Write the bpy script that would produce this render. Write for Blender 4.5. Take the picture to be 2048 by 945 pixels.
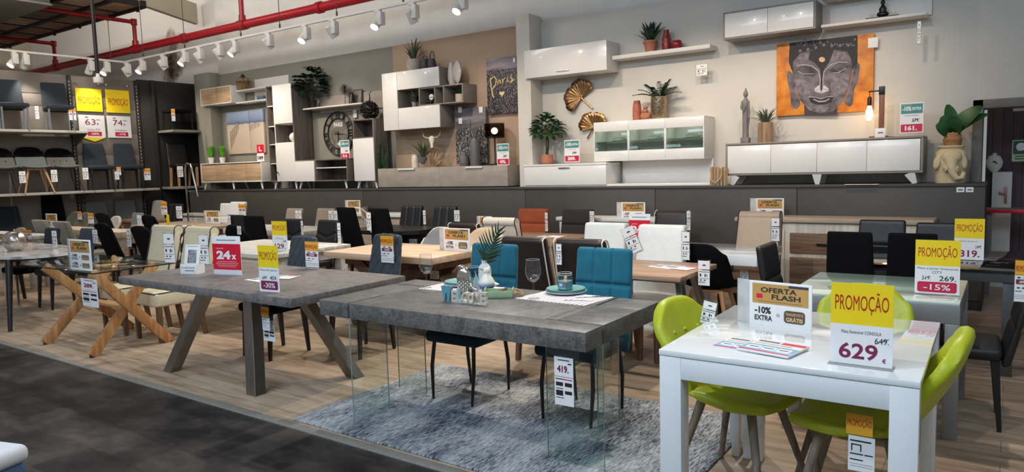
import bpy, bmesh, math, random
from mathutils import Vector, Matrix
random.seed(7)
scene = bpy.context.scene
for o in list(bpy.data.objects): bpy.data.objects.remove(o)
COL = scene.collection
# ---------------------------------------------------------------- camera (pixel frame 2048 x 945)
YAW, PITCH, ROLL, FPX = 0.611574509, 0.0967831342, 0.0283511148, 1426.9
CXP, CYP, CAMH = 1024.0, 472.5, 1.55
_f = Vector((-math.sin(YAW)*math.cos(PITCH), math.cos(YAW)*math.cos(PITCH), -math.sin(PITCH)))
_r = Vector((math.cos(YAW), math.sin(YAW), 0)); _d = _f.cross(_r)
_c, _s = math.cos(ROLL), math.sin(ROLL)
CR = _c*_r + _s*_d; CD = -_s*_r + _c*_d; CF = _f
cam_data = bpy.data.cameras.new('camera'); cam = bpy.data.objects.new('camera', cam_data); COL.objects.link(cam)
cam_data.sensor_width = 36; cam_data.lens = FPX/2048*36; cam_data.clip_start = .05; cam_data.clip_end = 200
m = Matrix((CR, -CD, -CF)).transposed().to_4x4(); m.translation = (0, 0, CAMH); cam.matrix_world = m
scene.camera = cam
scene.view_settings.view_transform = 'Standard'; scene.view_settings.look = 'None'
scene.view_settings.exposure = 0.12; scene.view_settings.gamma = 1.0; scene.view_settings.use_curve_mapping = False
# ---------------------------------------------------------------- light
W_ = bpy.data.worlds.new('store_ambient'); scene.world = W_; W_.use_nodes = True
W_.node_tree.nodes['Background'].inputs[0].default_value = (.90, .95, 1.0, 1)
W_.node_tree.nodes['Background'].inputs[1].default_value = 0.27
WARM = (1.0, .83, .66); NEUTRAL = (1.0, .93, .84); COOL = (.58, .78, 1.0)
def lamp(kind, name, loc, energy, col, target=None, size=.1, spot=70, blend=.6):
    l = bpy.data.lights.new(name, kind); l.energy = energy; l.color = col
    if kind == 'SPOT': l.spot_size = math.radians(spot); l.spot_blend = blend; l.shadow_soft_size = size
    elif kind == 'AREA': l.shape = 'RECTANGLE'; l.size, l.size_y = size
    else: l.shadow_soft_size = size
    o = bpy.data.objects.new(name, l); COL.objects.link(o); o.location = loc
    if target is not None: o.rotation_euler = (Vector(target)-Vector(loc)).to_track_quat('-Z', 'Y').to_euler()
    return o
# unseen area lights standing in for cool daylight from the aisle behind the camera
lamp('AREA', 'aisle_daylight_fill', (-3.0, -1.2, 4.6), 260, COOL, (-3.0, 1.2, .4), (7, 1.2))
lamp('AREA', 'aisle_daylight_fill', (1.8, .2, 4.6), 40, COOL, (-.6, 3.4, .5), (2, 1.2))
# off-frame tracks above the tables: spots that throw the crossed shadows on the boards
for x, y, tx, ty, e in ((-1.2, 5.6, -1.0, 3.3, 190), (-2.6, 5.6, -2.6, 3.5, 200), (-4.2, 5.8, -4.6, 3.5, 230), (-6.2, 5.8, -6.6, 3.4, 200), (-8.2, 5.8, -8.8, 3.6, 170),
                       (-3.4, 6.6, -4.6, 5.2, 190), (-2.4, 3.2, -2.6, 6.2, 200), (-5.2, 4.4, -5.2, 7.0, 190), (-7.6, 4.6, -8.0, 7.0, 190), (-10.4, 5.2, -11.0, 6.6, 170), (-12.5, 5.4, -14.2, 6.2, 120),
                       (-.8, 4.6, -.9, 6.6, 60), (-5.4, 1.2, -5.0, 3.4, 60), (-1.8, 1.4, -.9, 3.4, 110)):
    lamp('SPOT', 'track_spot_light', (x, y, 3.9), e*1.15, NEUTRAL, (tx, ty, .5), .04, 78, .8)

# added fill lights, unseen above the frame, brightening the upper white wall and shelving
lamp('AREA', 'added_fill', (-15.5, 4.2, 5.6), 165, NEUTRAL, (-17.5, 9.2, 4.6), (3, .6))
lamp('AREA', 'added_fill', (-9.5, 4.4, 6.0), 110, NEUTRAL, (-11, 9.0, 5.0), (5, .6))
lamp('AREA', 'added_fill', (-11.2, 3.4, 4.9), 70, NEUTRAL, (-14.6, 5.6, 1.9), (1.6, .5))
# ---------------------------------------------------------------- pixel rays onto real planes
def ray(px, py): return CR*((px-CXP)/FPX) + CD*((py-CYP)/FPX) + CF
O = Vector((0, 0, CAMH))
def G(px, py, z=0.0):
    d = ray(px, py); return O + d*((z-CAMH)/d.z)
def proj(v):
    q = Vector(v)-O; z = q.dot(CF); return CXP+FPX*q.dot(CR)/z, CYP+FPX*q.dot(CD)/z
def fitw(b, wpx, rz):
    """real width of an upright card at b turned by rz that spans wpx pixels"""
    e = Vector((math.cos(rz), math.sin(rz), 0))*.02; return wpx*.04/abs(proj(Vector(b)+e)[0]-proj(Vector(b)-e)[0])
def W(px, py, Y):
    d = ray(px, py); return O + d*(Y/d.y)
def WX(px, py, X):
    d = ray(px, py); return O + d*(X/d.x)
PI = math.pi
# ---------------------------------------------------------------- materials
def S(r, g, b):
    f = lambda c: (c/255/12.92) if c/255 <= .04045 else ((c/255+.055)/1.055)**2.4
    return (f(r), f(g), f(b), 1)
MC = {}
def _new(name):
    m = bpy.data.materials.new(name); m.use_nodes = True; nt = m.node_tree
    return m, nt, nt.nodes['Principled BSDF'], nt.nodes.new, nt.links.new
def _coord(nt, sc=(1,1,1), kind='Object', rot=(0,0,0)):
    tc = nt.nodes.new('ShaderNodeTexCoord'); mp = nt.nodes.new('ShaderNodeMapping')
    mp.inputs['Scale'].default_value = sc; mp.inputs['Rotation'].default_value = rot
    nt.links.new(tc.outputs[kind], mp.inputs['Vector']); return mp.outputs['Vector']
def mat(name, c, rough=.5, metal=0, var=.12, sc=18, bump=0, bsc=60, coat=0, stretch=(1,1,1), spec=.5, c2=None, sheen=0, kind='Object', lo=.35, hi=.65):
    """plain surface with procedural noise between two close tones"""
    if name in MC: return MC[name]
    m, nt, b, N, L = _new(name)
    v = _coord(nt, stretch, kind)
    n = N('ShaderNodeTexNoise'); n.inputs['Scale'].default_value = sc; n.inputs['Detail'].default_value = 5
    L(v, n.inputs['Vector'])
    r = N('ShaderNodeValToRGB'); r.color_ramp.elements[0].position = lo; r.color_ramp.elements[1].position = hi
    r.color_ramp.elements[0].color = tuple(x*(1-var) for x in c[:3])+(1,) if c2 is None else c2
    r.color_ramp.elements[1].color = tuple(min(1, x*(1+var*.5)) for x in c[:3])+(1,) if c2 is None else c
    L(n.outputs['Fac'], r.inputs['Fac']); L(r.outputs['Color'], b.inputs['Base Color'])
    b.inputs['Roughness'].default_value = rough; b.inputs['Metallic'].default_value = metal
    b.inputs['Specular IOR Level'].default_value = spec
    if coat: b.inputs['Coat Weight'].default_value = coat; b.inputs['Coat Roughness'].default_value = .05
    if sheen: b.inputs['Sheen Weight'].default_value = sheen
    if bump:
        n2 = N('ShaderNodeTexNoise'); n2.inputs['Scale'].default_value = bsc; L(v, n2.inputs['Vector'])
        bp = N('ShaderNodeBump'); bp.inputs['Strength'].default_value = bump; bp.inputs['Distance'].default_value = .01
        L(n2.outputs['Fac'], bp.inputs['Height']); L(bp.outputs['Normal'], b.inputs['Normal'])
    MC[name] = m; return m
def wood(name, c1, c2, rough=.45, axis=0, sc=3.0, bump=.05, planks=0):
    if name in MC: return MC[name]
    m, nt, b, N, L = _new(name)
    st = [9, 9, 9]; st[axis] = .7
    v = _coord(nt, tuple(st))
    n = N('ShaderNodeTexNoise'); n.inputs['Scale'].default_value = sc; n.inputs['Detail'].default_value = 8; n.inputs['Distortion'].default_value = .6
    L(v, n.inputs['Vector'])
    r = N('ShaderNodeValToRGB'); r.color_ramp.elements[0].position = .36; r.color_ramp.elements[1].position = .64
    r.color_ramp.elements[0].color = c1; r.color_ramp.elements[1].color = c2
    L(n.outputs['Fac'], r.inputs['Fac']); L(r.outputs['Color'], b.inputs['Base Color'])
    b.inputs['Roughness'].default_value = rough
    if bump:
        bp = N('ShaderNodeBump'); bp.inputs['Strength'].default_value = bump; L(n.outputs['Fac'], bp.inputs['Height']); L(bp.outputs['Normal'], b.inputs['Normal'])
    MC[name] = m; return m
def glass(name, tint=(.93, .98, .96), refl=.9, fres=1.45, rough=.02):
    if name in MC: return MC[name]
    m = bpy.data.materials.new(name); m.use_nodes = True; nt = m.node_tree; nt.nodes.clear(); N = nt.nodes.new; L = nt.links.new
    o = N('ShaderNodeOutputMaterial'); mx = N('ShaderNodeMixShader'); t = N('ShaderNodeBsdfTransparent'); g = N('ShaderNodeBsdfGlossy')
    f = N('ShaderNodeLayerWeight'); f.inputs['Blend'].default_value = .5; pw = N('ShaderNodeMath'); pw.operation = 'POWER'; pw.inputs[1].default_value = 4.5; L(f.outputs['Facing'], pw.inputs[0])
    fm = N('ShaderNodeMath'); fm.operation = 'MULTIPLY_ADD'; fm.inputs[1].default_value = .75; fm.inputs[2].default_value = ((fres-1)/(fres+1))**2; L(pw.outputs[0], fm.inputs[0])
    t.inputs[0].default_value = tint+(1,); g.inputs[0].default_value = (refl, refl, refl, 1); g.inputs['Roughness'].default_value = rough
    L(fm.outputs[0], mx.inputs[0]); L(t.outputs[0], mx.inputs[1]); L(g.outputs[0], mx.inputs[2]); L(mx.outputs[0], o.inputs[0])
    MC[name] = m; return m
def glow(name, col, strength):
    if name in MC: return MC[name]
    m, nt, b, N, L = _new(name)
    b.inputs['Base Color'].default_value = col; b.inputs['Emission Color'].default_value = col; b.inputs['Emission Strength'].default_value = strength
    MC[name] = m; return m
# ---------------------------------------------------------------- mesh builder
class MB:
    def __init__(s): s.v = []; s.f = []
    def add(s, vs, fs, M=None):
        b = len(s.v)
        s.v += [tuple(M @ Vector(p)) if M is not None else tuple(p) for p in vs]
        s.f += [tuple(i+b for i in f) for f in fs]; return s
    def box(s, x0, x1, y0, y1, z0, z1, r=.003, M=None, n=(0,0,0), fn=None, seg=1):
        """rounded box: r edge radius, n extra cuts per axis, fn deforms each vertex"""
        if x1 < x0: x0, x1 = x1, x0
        if y1 < y0: y0, y1 = y1, y0
        if z1 < z0: z0, z1 = z1, z0
        h = [(x1-x0)/2, (y1-y0)/2, (z1-z0)/2]; c = Vector(((x0+x1)/2, (y0+y1)/2, (z0+z1)/2))
        r = max(1e-5, min(r, *[q*.98 for q in h])); ax = []
        for k in range(3):
            a = h[k]-r
            lo = [-h[k]+r*i/seg for i in range(seg)]; mid = [-a+2*a*i/(n[k]+1) for i in range(n[k]+2)]
            ax.append(lo+mid+[-q for q in reversed(lo)])
        idx = {}; vs = []; fs = []
        def vid(i, j, k):
            key = (i, j, k)
            if key not in idx:
                p = [ax[0][i], ax[1][j], ax[2][k]]
                inn = [max(-(h[q]-r), min(h[q]-r, p[q])) for q in range(3)]
                d = Vector([p[q]-inn[q] for q in range(3)])
                w = Vector(inn)+d.normalized()*r+c
                if fn: w = Vector(fn(w))
                idx[key] = len(vs); vs.append(w)
            return idx[key]
        nx, ny, nz = len(ax[0])-1, len(ax[1])-1, len(ax[2])-1
        for i in range(nx):
            for j in range(ny):
                fs.append((vid(i,j,0), vid(i,j+1,0), vid(i+1,j+1,0), vid(i+1,j,0)))
                fs.append((vid(i,j,nz), vid(i+1,j,nz), vid(i+1,j+1,nz), vid(i,j+1,nz)))
            for k in range(nz):
                fs.append((vid(i,0,k), vid(i+1,0,k), vid(i+1,0,k+1), vid(i,0,k+1)))
                fs.append((vid(i,ny,k), vid(i,ny,k+1), vid(i+1,ny,k+1), vid(i+1,ny,k)))
        for j in range(ny):
            for k in range(nz):
                fs.append((vid(0,j,k), vid(0,j,k+1), vid(0,j+1,k+1), vid(0,j+1,k)))
                fs.append((vid(nx,j,k), vid(nx,j+1,k), vid(nx,j+1,k+1), vid(nx,j,k+1)))
        return s.add(vs, fs, M)
    def tube(s, pts, r, n=10, cap=True, sq=False):
        """tube through points; r number or list; sq = four-sided bar"""
        pts = [Vector(p) for p in pts]; R = r if isinstance(r, (list, tuple)) else [r]*len(pts)
        if sq: n = 4
        vs = []; fs = []; up = None
        for i, p in enumerate(pts):
            t = (pts[min(i+1, len(pts)-1)]-pts[max(i-1, 0)]).normalized()
            if up is None:
                up = Vector((0,0,1)) if abs(t.z) < .95 else Vector((0,1,0))
            a = t.cross(up).normalized(); b = a.cross(t).normalized(); up = b
            k = 1.4142 if sq else 1
            for j in range(n):
                th = 2*PI*(j+(.5 if sq else 0))/n
                vs.append(p+(a*math.cos(th)+b*math.sin(th))*R[i]*k)
        for i in range(len(pts)-1):
            for j in range(n):
                fs.append((i*n+j, i*n+(j+1)%n, (i+1)*n+(j+1)%n, (i+1)*n+j))
        if cap: fs.append(tuple(range(n-1, -1, -1))); fs.append(tuple((len(pts)-1)*n+j for j in range(n)))
        return s.add(vs, fs)
    def lathe(s, prof, n=20, c=(0,0,0), M=None, fn=None, sx=1, sy=1):
        """profile [(r,z)...] about z"""
        vs = []; fs = []
        for r, z in prof:
            for j in range(n):
                th = 2*PI*j/n; p = (c[0]+max(r, 1e-4)*math.cos(th)*sx, c[1]+max(r, 1e-4)*math.sin(th)*sy, c[2]+z)
                vs.append(fn(p, th) if fn else p)
        for i in range(len(prof)-1):
            for j in range(n): fs.append((i*n+j, i*n+(j+1)%n, (i+1)*n+(j+1)%n, (i+1)*n+j))
        if prof[0][0] > 1e-3: fs.append(tuple(range(n-1, -1, -1)))
        if prof[-1][0] > 1e-3: fs.append(tuple((len(prof)-1)*n+j for j in range(n)))
        return s.add(vs, fs, M)
    def ball(s, c, r, n=12, sc=(1,1,1)):
        return s.lathe([(r*math.sin(PI*i/n)*1.0, -r*math.cos(PI*i/n)*sc[2]) for i in range(n+1)], n*2 if n < 10 else 20, c, sx=sc[0], sy=sc[1])
    def prism(s, pts, d0, d1, M=None):
        """outline in x,z extruded from y=d0 to y=d1"""
        n = len(pts); vs = [(x, d0, z) for x, z in pts]+[(x, d1, z) for x, z in pts]
        return s.add(vs, [tuple(range(n)), tuple(range(2*n-1, n-1, -1))]+[(i, (i+1) % n+n if 0 else i+n, (i+1) % n+n, (i+1) % n) for i in range(n)], M)
    def quad(s, a, b, c, d): return s.add([a, b, c, d], [(0,1,2,3)])
    def leaf(s, base, tip, w, bend=.0, n=4, nrm=(0,0,1), fold=.15, shape=None):
        """blade leaf from base to tip, width w, bowed by bend along nrm, folded on its midrib"""
        base = Vector(base); tip = Vector(tip); t = tip-base; L_ = t.length
        sd = t.cross(Vector(nrm)); sd = sd.normalized() if sd.length > 1e-6 else Vector((1,0,0)); up = sd.cross(t).normalized()
        vs = []; fs = []
        for i in range(n+1):
            q = i/n; ww = w*(shape(q) if shape else math.sin(PI*min(1, q*.92+.06))**.8)/2
            m_ = base+t*q+up*(bend*L_*4*q*(1-q))
            vs += [m_-sd*ww+up*ww*fold*2, m_, m_+sd*ww+up*ww*fold*2]
        for i in range(n):
            a = i*3; fs += [(a, a+1, a+4, a+3), (a+1, a+2, a+5, a+4)]
        return s.add(vs, fs)
    def mesh(s, name, mt, smooth=True, ang=38):
        me = bpy.data.meshes.new(name); me.from_pydata(s.v, [], s.f)
        bm = bmesh.new(); bm.from_mesh(me); bmesh.ops.recalc_face_normals(bm, faces=bm.faces); bm.to_mesh(me); bm.free()
        me.materials.append(mt)
        if smooth:
            for p in me.polygons: p.use_smooth = True
            me.set_sharp_from_angle(angle=math.radians(ang))
        me.update(); return me
    def obj(s, name, mt, parent=None, smooth=True, ang=38, label=None):
        o = bpy.data.objects.new(name, s.mesh(name, mt, smooth, ang)); COL.objects.link(o)
        if parent is not None: o.parent = parent
        if label: o['label'] = label
        return o
def tag(o, label, cat, group=None):
    o['label'] = label; o['category'] = cat
    if group: o['group'] = group
    return o
def thing(name, label, cat, loc=(0,0,0), rz=0, group=None):
    o = bpy.data.objects.new(name, None); COL.objects.link(o); o.empty_display_size = .1
    o.location = loc; o.rotation_euler = (0, 0, rz); return tag(o, label, cat, group)
def struct(o): o['kind'] = 'structure'; return o
def clone(root, label, loc, rz, group=None, sc=None):
    r = root.copy(); COL.objects.link(r); r.location = loc; r.rotation_euler = (0, 0, rz); r['label'] = label
    if group: r['group'] = group
    if sc: r.scale = sc
    for ch in list(root.children):
        c = ch.copy(); COL.objects.link(c); c.parent = r
        for g in list(ch.children):
            d = g.copy(); COL.objects.link(d); d.parent = c
    return r
def rotz(a): return Matrix.Rotation(a, 4, 'Z')
def rotx(a): return Matrix.Rotation(a, 4, 'X')
def T(x, y, z): return Matrix.Translation((x, y, z))
# ---------------------------------------------------------------- text as flat meshes
_TX = {}
def text_geo(body, bold=0.0):
    k = (body, bold)
    if k not in _TX:
        cu = bpy.data.curves.new('t', 'FONT'); cu.body = body; cu.offset = bold; cu.resolution_u = 3
        ob = bpy.data.objects.new('t', cu); COL.objects.link(ob)
        dg = bpy.context.evaluated_depsgraph_get(); me = bpy.data.meshes.new_from_object(ob.evaluated_get(dg))
        vs = [tuple(v.co) for v in me.vertices]; fs = [tuple(p.vertices) for p in me.polygons]
        bpy.data.objects.remove(ob); bpy.data.curves.remove(cu); bpy.data.meshes.remove(me)
        x0 = min(v[0] for v in vs); x1 = max(v[0] for v in vs); y0 = min(v[1] for v in vs); y1 = max(v[1] for v in vs)
        _TX[k] = ([((v[0]-x0)/(x1-x0), (v[1]-y0)/(y1-y0)) for v in vs], fs)
    return _TX[k]
def put_text(mb, body, x0, x1, z0, z1, y, bold=.02):
    """letters stretched to fill x0..x1, z0..z1 on the plane y (facing -y)"""
    v, f = text_geo(body, bold)
    mb.add([(x0+(x1-x0)*a, y, z0+(z1-z0)*b) for a, b in v], f)
# ================================================================ SETTING
WHITE = mat('white paint', S(225,222,216), .8, var=.04, sc=4)
OFFW = mat('off white paint', S(208,203,194), .85, var=.03, sc=3)
GREYG = mat('grey green paint', S(136,133,122), .85, var=.04, sc=3)
BEIGEP = mat('beige paint', S(170,146,124), .85, var=.04, sc=3)
PLINTH = mat('dark grey laminate', S(66,62,58), .55, var=.08, sc=5)
DARKW = mat('near black board', S(34,33,33), .7, var=.1, sc=6)
TAUPE = mat('taupe board', S(128,119,110), .75, var=.06, sc=5)
SHELFM = mat('pale grey shelf lacquer', S(170,164,154), .5, var=.04)
RAIL = mat('dark steel rail', S(52,50,50), .5, .4)
REDP = mat('red pipe paint', S(176,22,36), .35, var=.1, sc=6)
STEEL = mat('brushed steel', S(150,142,134), .36, 1, var=.1, sc=40, stretch=(1,1,.05))
CHROME = mat('chrome', S(215,215,215), .12, 1, var=.02)
LAMPW = mat('white lamp enamel', S(222,218,212), .4, var=.03)
# --- floors
def floor_wood():
    m, nt, b, N, L = _new('oak boards')
    v = _coord(nt, (1,1,1)); br = N('ShaderNodeTexBrick'); br.offset = .37
    br.inputs['Scale'].default_value = 1; br.inputs['Brick Width'].default_value = 1.3; br.inputs['Row Height'].default_value = .19
    br.inputs['Mortar Size'].default_value = .0016; br.inputs['Mortar Smooth'].default_value = .4; br.inputs['Bias'].default_value = 0
    br.inputs['Color1'].default_value = (0,0,0,1); br.inputs['Color2'].default_value = (1,1,1,1); br.inputs['Mortar'].default_value = (.3,.3,.3,1)
    L(v, br.inputs['Vector'])
    v2 = _coord(nt, (.9, 7, 1)); n = N('ShaderNodeTexNoise'); n.inputs['Scale'].default_value = 2.4; n.inputs['Detail'].default_value = 9; n.inputs['Distortion'].default_value = .8
    L(v2, n.inputs['Vector'])
    v3 = _coord(nt, (2.2, 9, 1)); n3 = N('ShaderNodeTexNoise'); n3.inputs['Scale'].default_value = 1.3; n3.inputs['Detail'].default_value = 2; L(v3, n3.inputs['Vector'])
    mx = N('ShaderNodeMath'); mx.operation = 'MULTIPLY_ADD'; mx.inputs[1].default_value = .2; L(br.outputs['Color'], mx.inputs[0]); L(n.outputs['Fac'], mx.inputs[2])
    r = N('ShaderNodeValToRGB'); e = r.color_ramp.elements; e[0].position = .3; e[0].color = S(126,104,84); e[1].position = .85; e[1].color = S(188,166,142)
    k = e.new(.52); k.color = S(162,138,114); L(mx.outputs[0], r.inputs['Fac'])
    r3 = N('ShaderNodeValToRGB'); r3.color_ramp.elements[0].position = .28; r3.color_ramp.elements[0].color = (.5,.44,.38,1); r3.color_ramp.elements[1].position = .42; r3.color_ramp.elements[1].color = (1,1,1,1)
    L(n3.outputs['Fac'], r3.inputs['Fac'])
    mm = N('ShaderNodeMixRGB'); mm.blend_type = 'MULTIPLY'; mm.inputs[0].default_value = .45; L(r.outputs['Color'], mm.inputs[1]); L(r3.outputs['Color'], mm.inputs[2])
    mo = N('ShaderNodeMixRGB'); mo.inputs[2].default_value = S(96,72,52); L(br.outputs['Fac'], mo.inputs[0]); L(mm.outputs[0], mo.inputs[1])
    L(mo.outputs[0], b.inputs['Base Color']); b.inputs['Roughness'].default_value = .42; b.inputs['Specular IOR Level'].default_value = .4
    return m
def floor_dark():
    m, nt, b, N, L = _new('charcoal vinyl tiles')
    v = _coord(nt, (1,1,1)); br = N('ShaderNodeTexBrick'); br.offset = .5
    br.inputs['Scale'].default_value = 1; br.inputs['Brick Width'].default_value = .62; br.inputs['Row Height'].default_value = .31; br.inputs['Mortar Size'].default_value = .001
    br.inputs['Color1'].default_value = (0,0,0,1); br.inputs['Color2'].default_value = (1,1,1,1); br.inputs['Mortar'].default_value = (.4,.4,.4,1); L(v, br.inputs['Vector'])
    n = N('ShaderNodeTexNoise'); n.inputs['Scale'].default_value = 2.6; n.inputs['Detail'].default_value = 8; n.inputs['Roughness'].default_value = .62; L(_coord(nt, (1, 1.7, 1)), n.inputs['Vector'])
    a = N('ShaderNodeMath'); a.operation = 'MULTIPLY_ADD'; a.inputs[1].default_value = .17; L(br.outputs['Color'], a.inputs[0]); L(n.outputs['Fac'], a.inputs[2])
    r = N('ShaderNodeValToRGB'); e = r.color_ramp.elements; e[0].position = .36; e[0].color = S(20,19,21); e[1].position = .8; e[1].color = S(80,72,67); k = e.new(.56); k.color = S(42,39,39)
    L(a.outputs[0], r.inputs['Fac']); L(r.outputs['Color'], b.inputs['Base Color']); b.inputs['Roughness'].default_value = .5; b.inputs['Specular IOR Level'].default_value = .35
    return m
TRIMY = 2.70
o = struct(MB().box(-26, 4, TRIMY+.03, 12.5, -.05, 0, .001).obj('floor', floor_wood()))
o = struct(MB().box(-26, 4, -4, TRIMY-.03, -.05, -.004, .001).obj('floor_aisle', floor_dark()))
o = struct(MB().box(-26, 4, TRIMY-.03, TRIMY+.035, -.05, .006, .004).obj('trim_1', mat('aluminium edge strip', S(172,166,156), .4, .5, var=.1, sc=30)))
# --- building wall with the damp stain, display wall in painted sections, pillars
def stained_wall():
    m, nt, b, N, L = _new('white wall with damp stain')
    tc = N('ShaderNodeTexCoord'); n = N('ShaderNodeTexNoise'); n.inputs['Scale'].default_value = 2.2; n.inputs['Detail'].default_value = 8; n.inputs['Roughness'].default_value = .7; L(tc.outputs['Object'], n.inputs['Vector'])
    sp = N('ShaderNodeSeparateXYZ'); L(tc.outputs['Object'], sp.inputs[0])
    def bump1(sock, c, w):
        s1 = N('ShaderNodeMath'); s1.operation = 'SUBTRACT'; s1.inputs[1].default_value = c; L(sock, s1.inputs[0])
        s2 = N('ShaderNodeMath'); s2.operation = 'ABSOLUTE'; L(s1.outputs[0], s2.inputs[0])
        s3 = N('ShaderNodeMapRange'); s3.inputs['From Min'].default_value = 0; s3.inputs['From Max'].default_value = w; s3.inputs['To Min'].default_value = 1; s3.inputs['To Max'].default_value = 0; L(s2.outputs[0], s3.inputs[0]); return s3.outputs[0]
    gx = bump1(sp.outputs['X'], SX, .75); gz = bump1(sp.outputs['Z'], SZ, 1.15)
    mu = N('ShaderNodeMath'); mu.operation = 'MULTIPLY'; L(gx, mu.inputs[0]); L(gz, mu.inputs[1])
    ad = N('ShaderNodeMath'); ad.operation = 'MULTIPLY_ADD'; ad.inputs[1].default_value = .58; L(mu.outputs[0], ad.inputs[0]); L(n.outputs['Fac'], ad.inputs[2])
    r = N('ShaderNodeValToRGB'); e = r.color_ramp.elements; e[0].position = .72; e[0].color = S(222,217,211); e[1].position = 1.0; e[1].color = S(56,44,36); k = e.new(.8); k.color = S(176,160,142)
    L(ad.outputs[0], r.inputs['Fac']); L(r.outputs['Color'], b.inputs['Base Color']); b.inputs['Roughness'].default_value = .85
    return m
_st = W(343, 128, 9.2); SX, SZ = _st.x, _st.z
struct(MB().box(-26, -13.7, 9.2, 9.35, 0, 6.6, .001).obj('wall_back', stained_wall()))
struct(MB().box(-13.7, 4, 9.0, 9.35, 3.63, 6.6, .001).obj('wall_back.001', WHITE))
struct(MB().box(-13.7, -8.63, 8.95, 9.35, 0, 3.63, .001).obj('wall_back.002', GREYG))
struct(MB().box(-8.63, -5.89, 8.95, 9.35, 0, 3.63, .001).obj('wall_back.003', BEIGEP))
struct(MB().box(-5.89, -.33, 8.95, 9.35, 0, 3.63, .001).obj('wall_back.004', OFFW))
struct(MB().box(-.33, 4, 8.95, 9.35, 2.09, 3.63, .001).obj('wall_back.005', OFFW))
struct(MB().box(-14.14, -13.62, 8.70, 8.95, 0, 3.66, .004).obj('trim_2', GREYG))
struct(MB().box(-5.89, -5.66, 8.64, 8.95, 0, 3.70, .004).obj('trim_3', OFFW))
p0 = W(62, 90, 9.2)
struct(MB().box(p0.x-.15, p0.x, 2, 9.2, 0, 6.6, .001).obj('wall_left', mat('cream render', S(196,184,164), .85, var=.05, sc=3)))
# sloping cream roof beam above the pillar
a = WX(258, 0, -14.4); b_ = WX(396, 48, -14.4)
dv = (a-b_)*1.5
mb = MB(); w = Vector((-.12, 0, 0)); up = Vector((0, 0, .42)); e0 = b_; e1 = b_+dv
mb.add([e0, e0+w, e0+w+up, e0+up, e1, e1+w, e1+w+up, e1+up], [(0,1,2,3), (4,7,6,5), (0,4,5,1), (1,5,6,2), (2,6,7,3), (3,7,4,0)])
struct(mb.obj('ceiling_beam', mat('cream beam paint', S(188,176,154), .8, var=.05, sc=3), smooth=False))
# roof slab over everything (above the frame)
struct(MB().box(-26, 4, 3.0, 9.4, 6.6, 6.7, .001).obj('ceiling', mat('grey ceiling paint', S(120,114,106), .9)))
# --- open dark ceiling grid with lay-in boards, top left
gz = 4.84
gm = mat('black grid steel', S(30,28,30), .5, .3)
mb = MB(); x0g, x1g, y0g, y1g = -21.0, -13.9, 4.4, 7.62
for i in range(6):
    y = y0g+(y1g-y0g)*i/5; mb.box(x0g, x1g, y-.05, y+.05, gz-.02, gz+.12, .004)
for i in range(9):
    x = x0g+(x1g-x0g)*i/8; mb.box(x-.03, x+.03, y0g, y1g, gz, gz+.1, .004)
for i in range(6):
    x = x0g+.8+i*1.2; mb.tube([(x, y1g+.03, gz-.05), (x, y1g+.03, gz+.02)], .03, 8)
struct(mb.obj('ceiling_grid', gm))
bm_ = [mat('brown ceiling board', S(170,140,116), .9, var=.25, sc=3), mat('grey ceiling board', S(128,118,110), .9, var=.25, sc=3), mat('cream ceiling board', S(200,178,156), .9, var=.2, sc=3)]
for k in range(3):
    mb = MB()
    for i in range(8):
        for j in range(5):
            if (i*2+j*3+(i*j)) % 3 == k:
                xa = x0g+(x1g-x0g)*i/8; ya = y0g+(y1g-y0g)*j/5
                mb.box(xa+.03, xa+(x1g-x0g)/8-.03, ya+.05, ya+(y1g-y0g)/5-.05, gz+.015, gz+.04, .002)
    struct(mb.obj('ceiling_board', bm_[k]))
t = thing('ceiling_duct', 'grey box of an air duct under the ceiling grid in the top corner', 'air duct', G(14, 15, 4.55))
mb = MB(); mb.box(-1.6, .75, -.7, .38, 0, .55, .01); mb.obj('body', mat('dull zinc', S(92,92,90), .6, .3, var=.15, sc=4), t)
MB().box(-1.6, .77, -.72, .40, -.02, .015, .004).obj('flange', mat('pale zinc', S(132,128,120), .6, .2), t)
# --- plinth that carries the wall furniture
PX0, PX1, PY, PZ = -13.95, -.2, 8.30, 1.258
t = thing('display_plinth', 'long dark grey plinth carrying the furniture along the back wall', 'platform', ((PX0+PX1)/2, PY, 0))
mb = MB(); c = (PX0+PX1)/2
js = [PX0, -12.1, -8.82, -5.575, -3.63, -1.946, PX1]
for i in range(6): mb.box(js[i]-c+.003, js[i+1]-c-.003, 0, .03, .1, PZ-.03, .002)
mb.obj('front_panel', PLINTH, t)
MB().box(PX0-c, PX1-c, -.012, .64, PZ-.028, PZ, .003).obj('top', PLINTH, t)
MB().box(PX0-c+.02, PX1-c-.002, .03, .64, 0, PZ-.03, .002).obj('body', mat('black board', S(40,38,37), .6), t)
MB().box(PX0-c, PX1-c, .015, .03, 0, .1, .002).obj('kickboard', DARKW, t)
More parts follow.
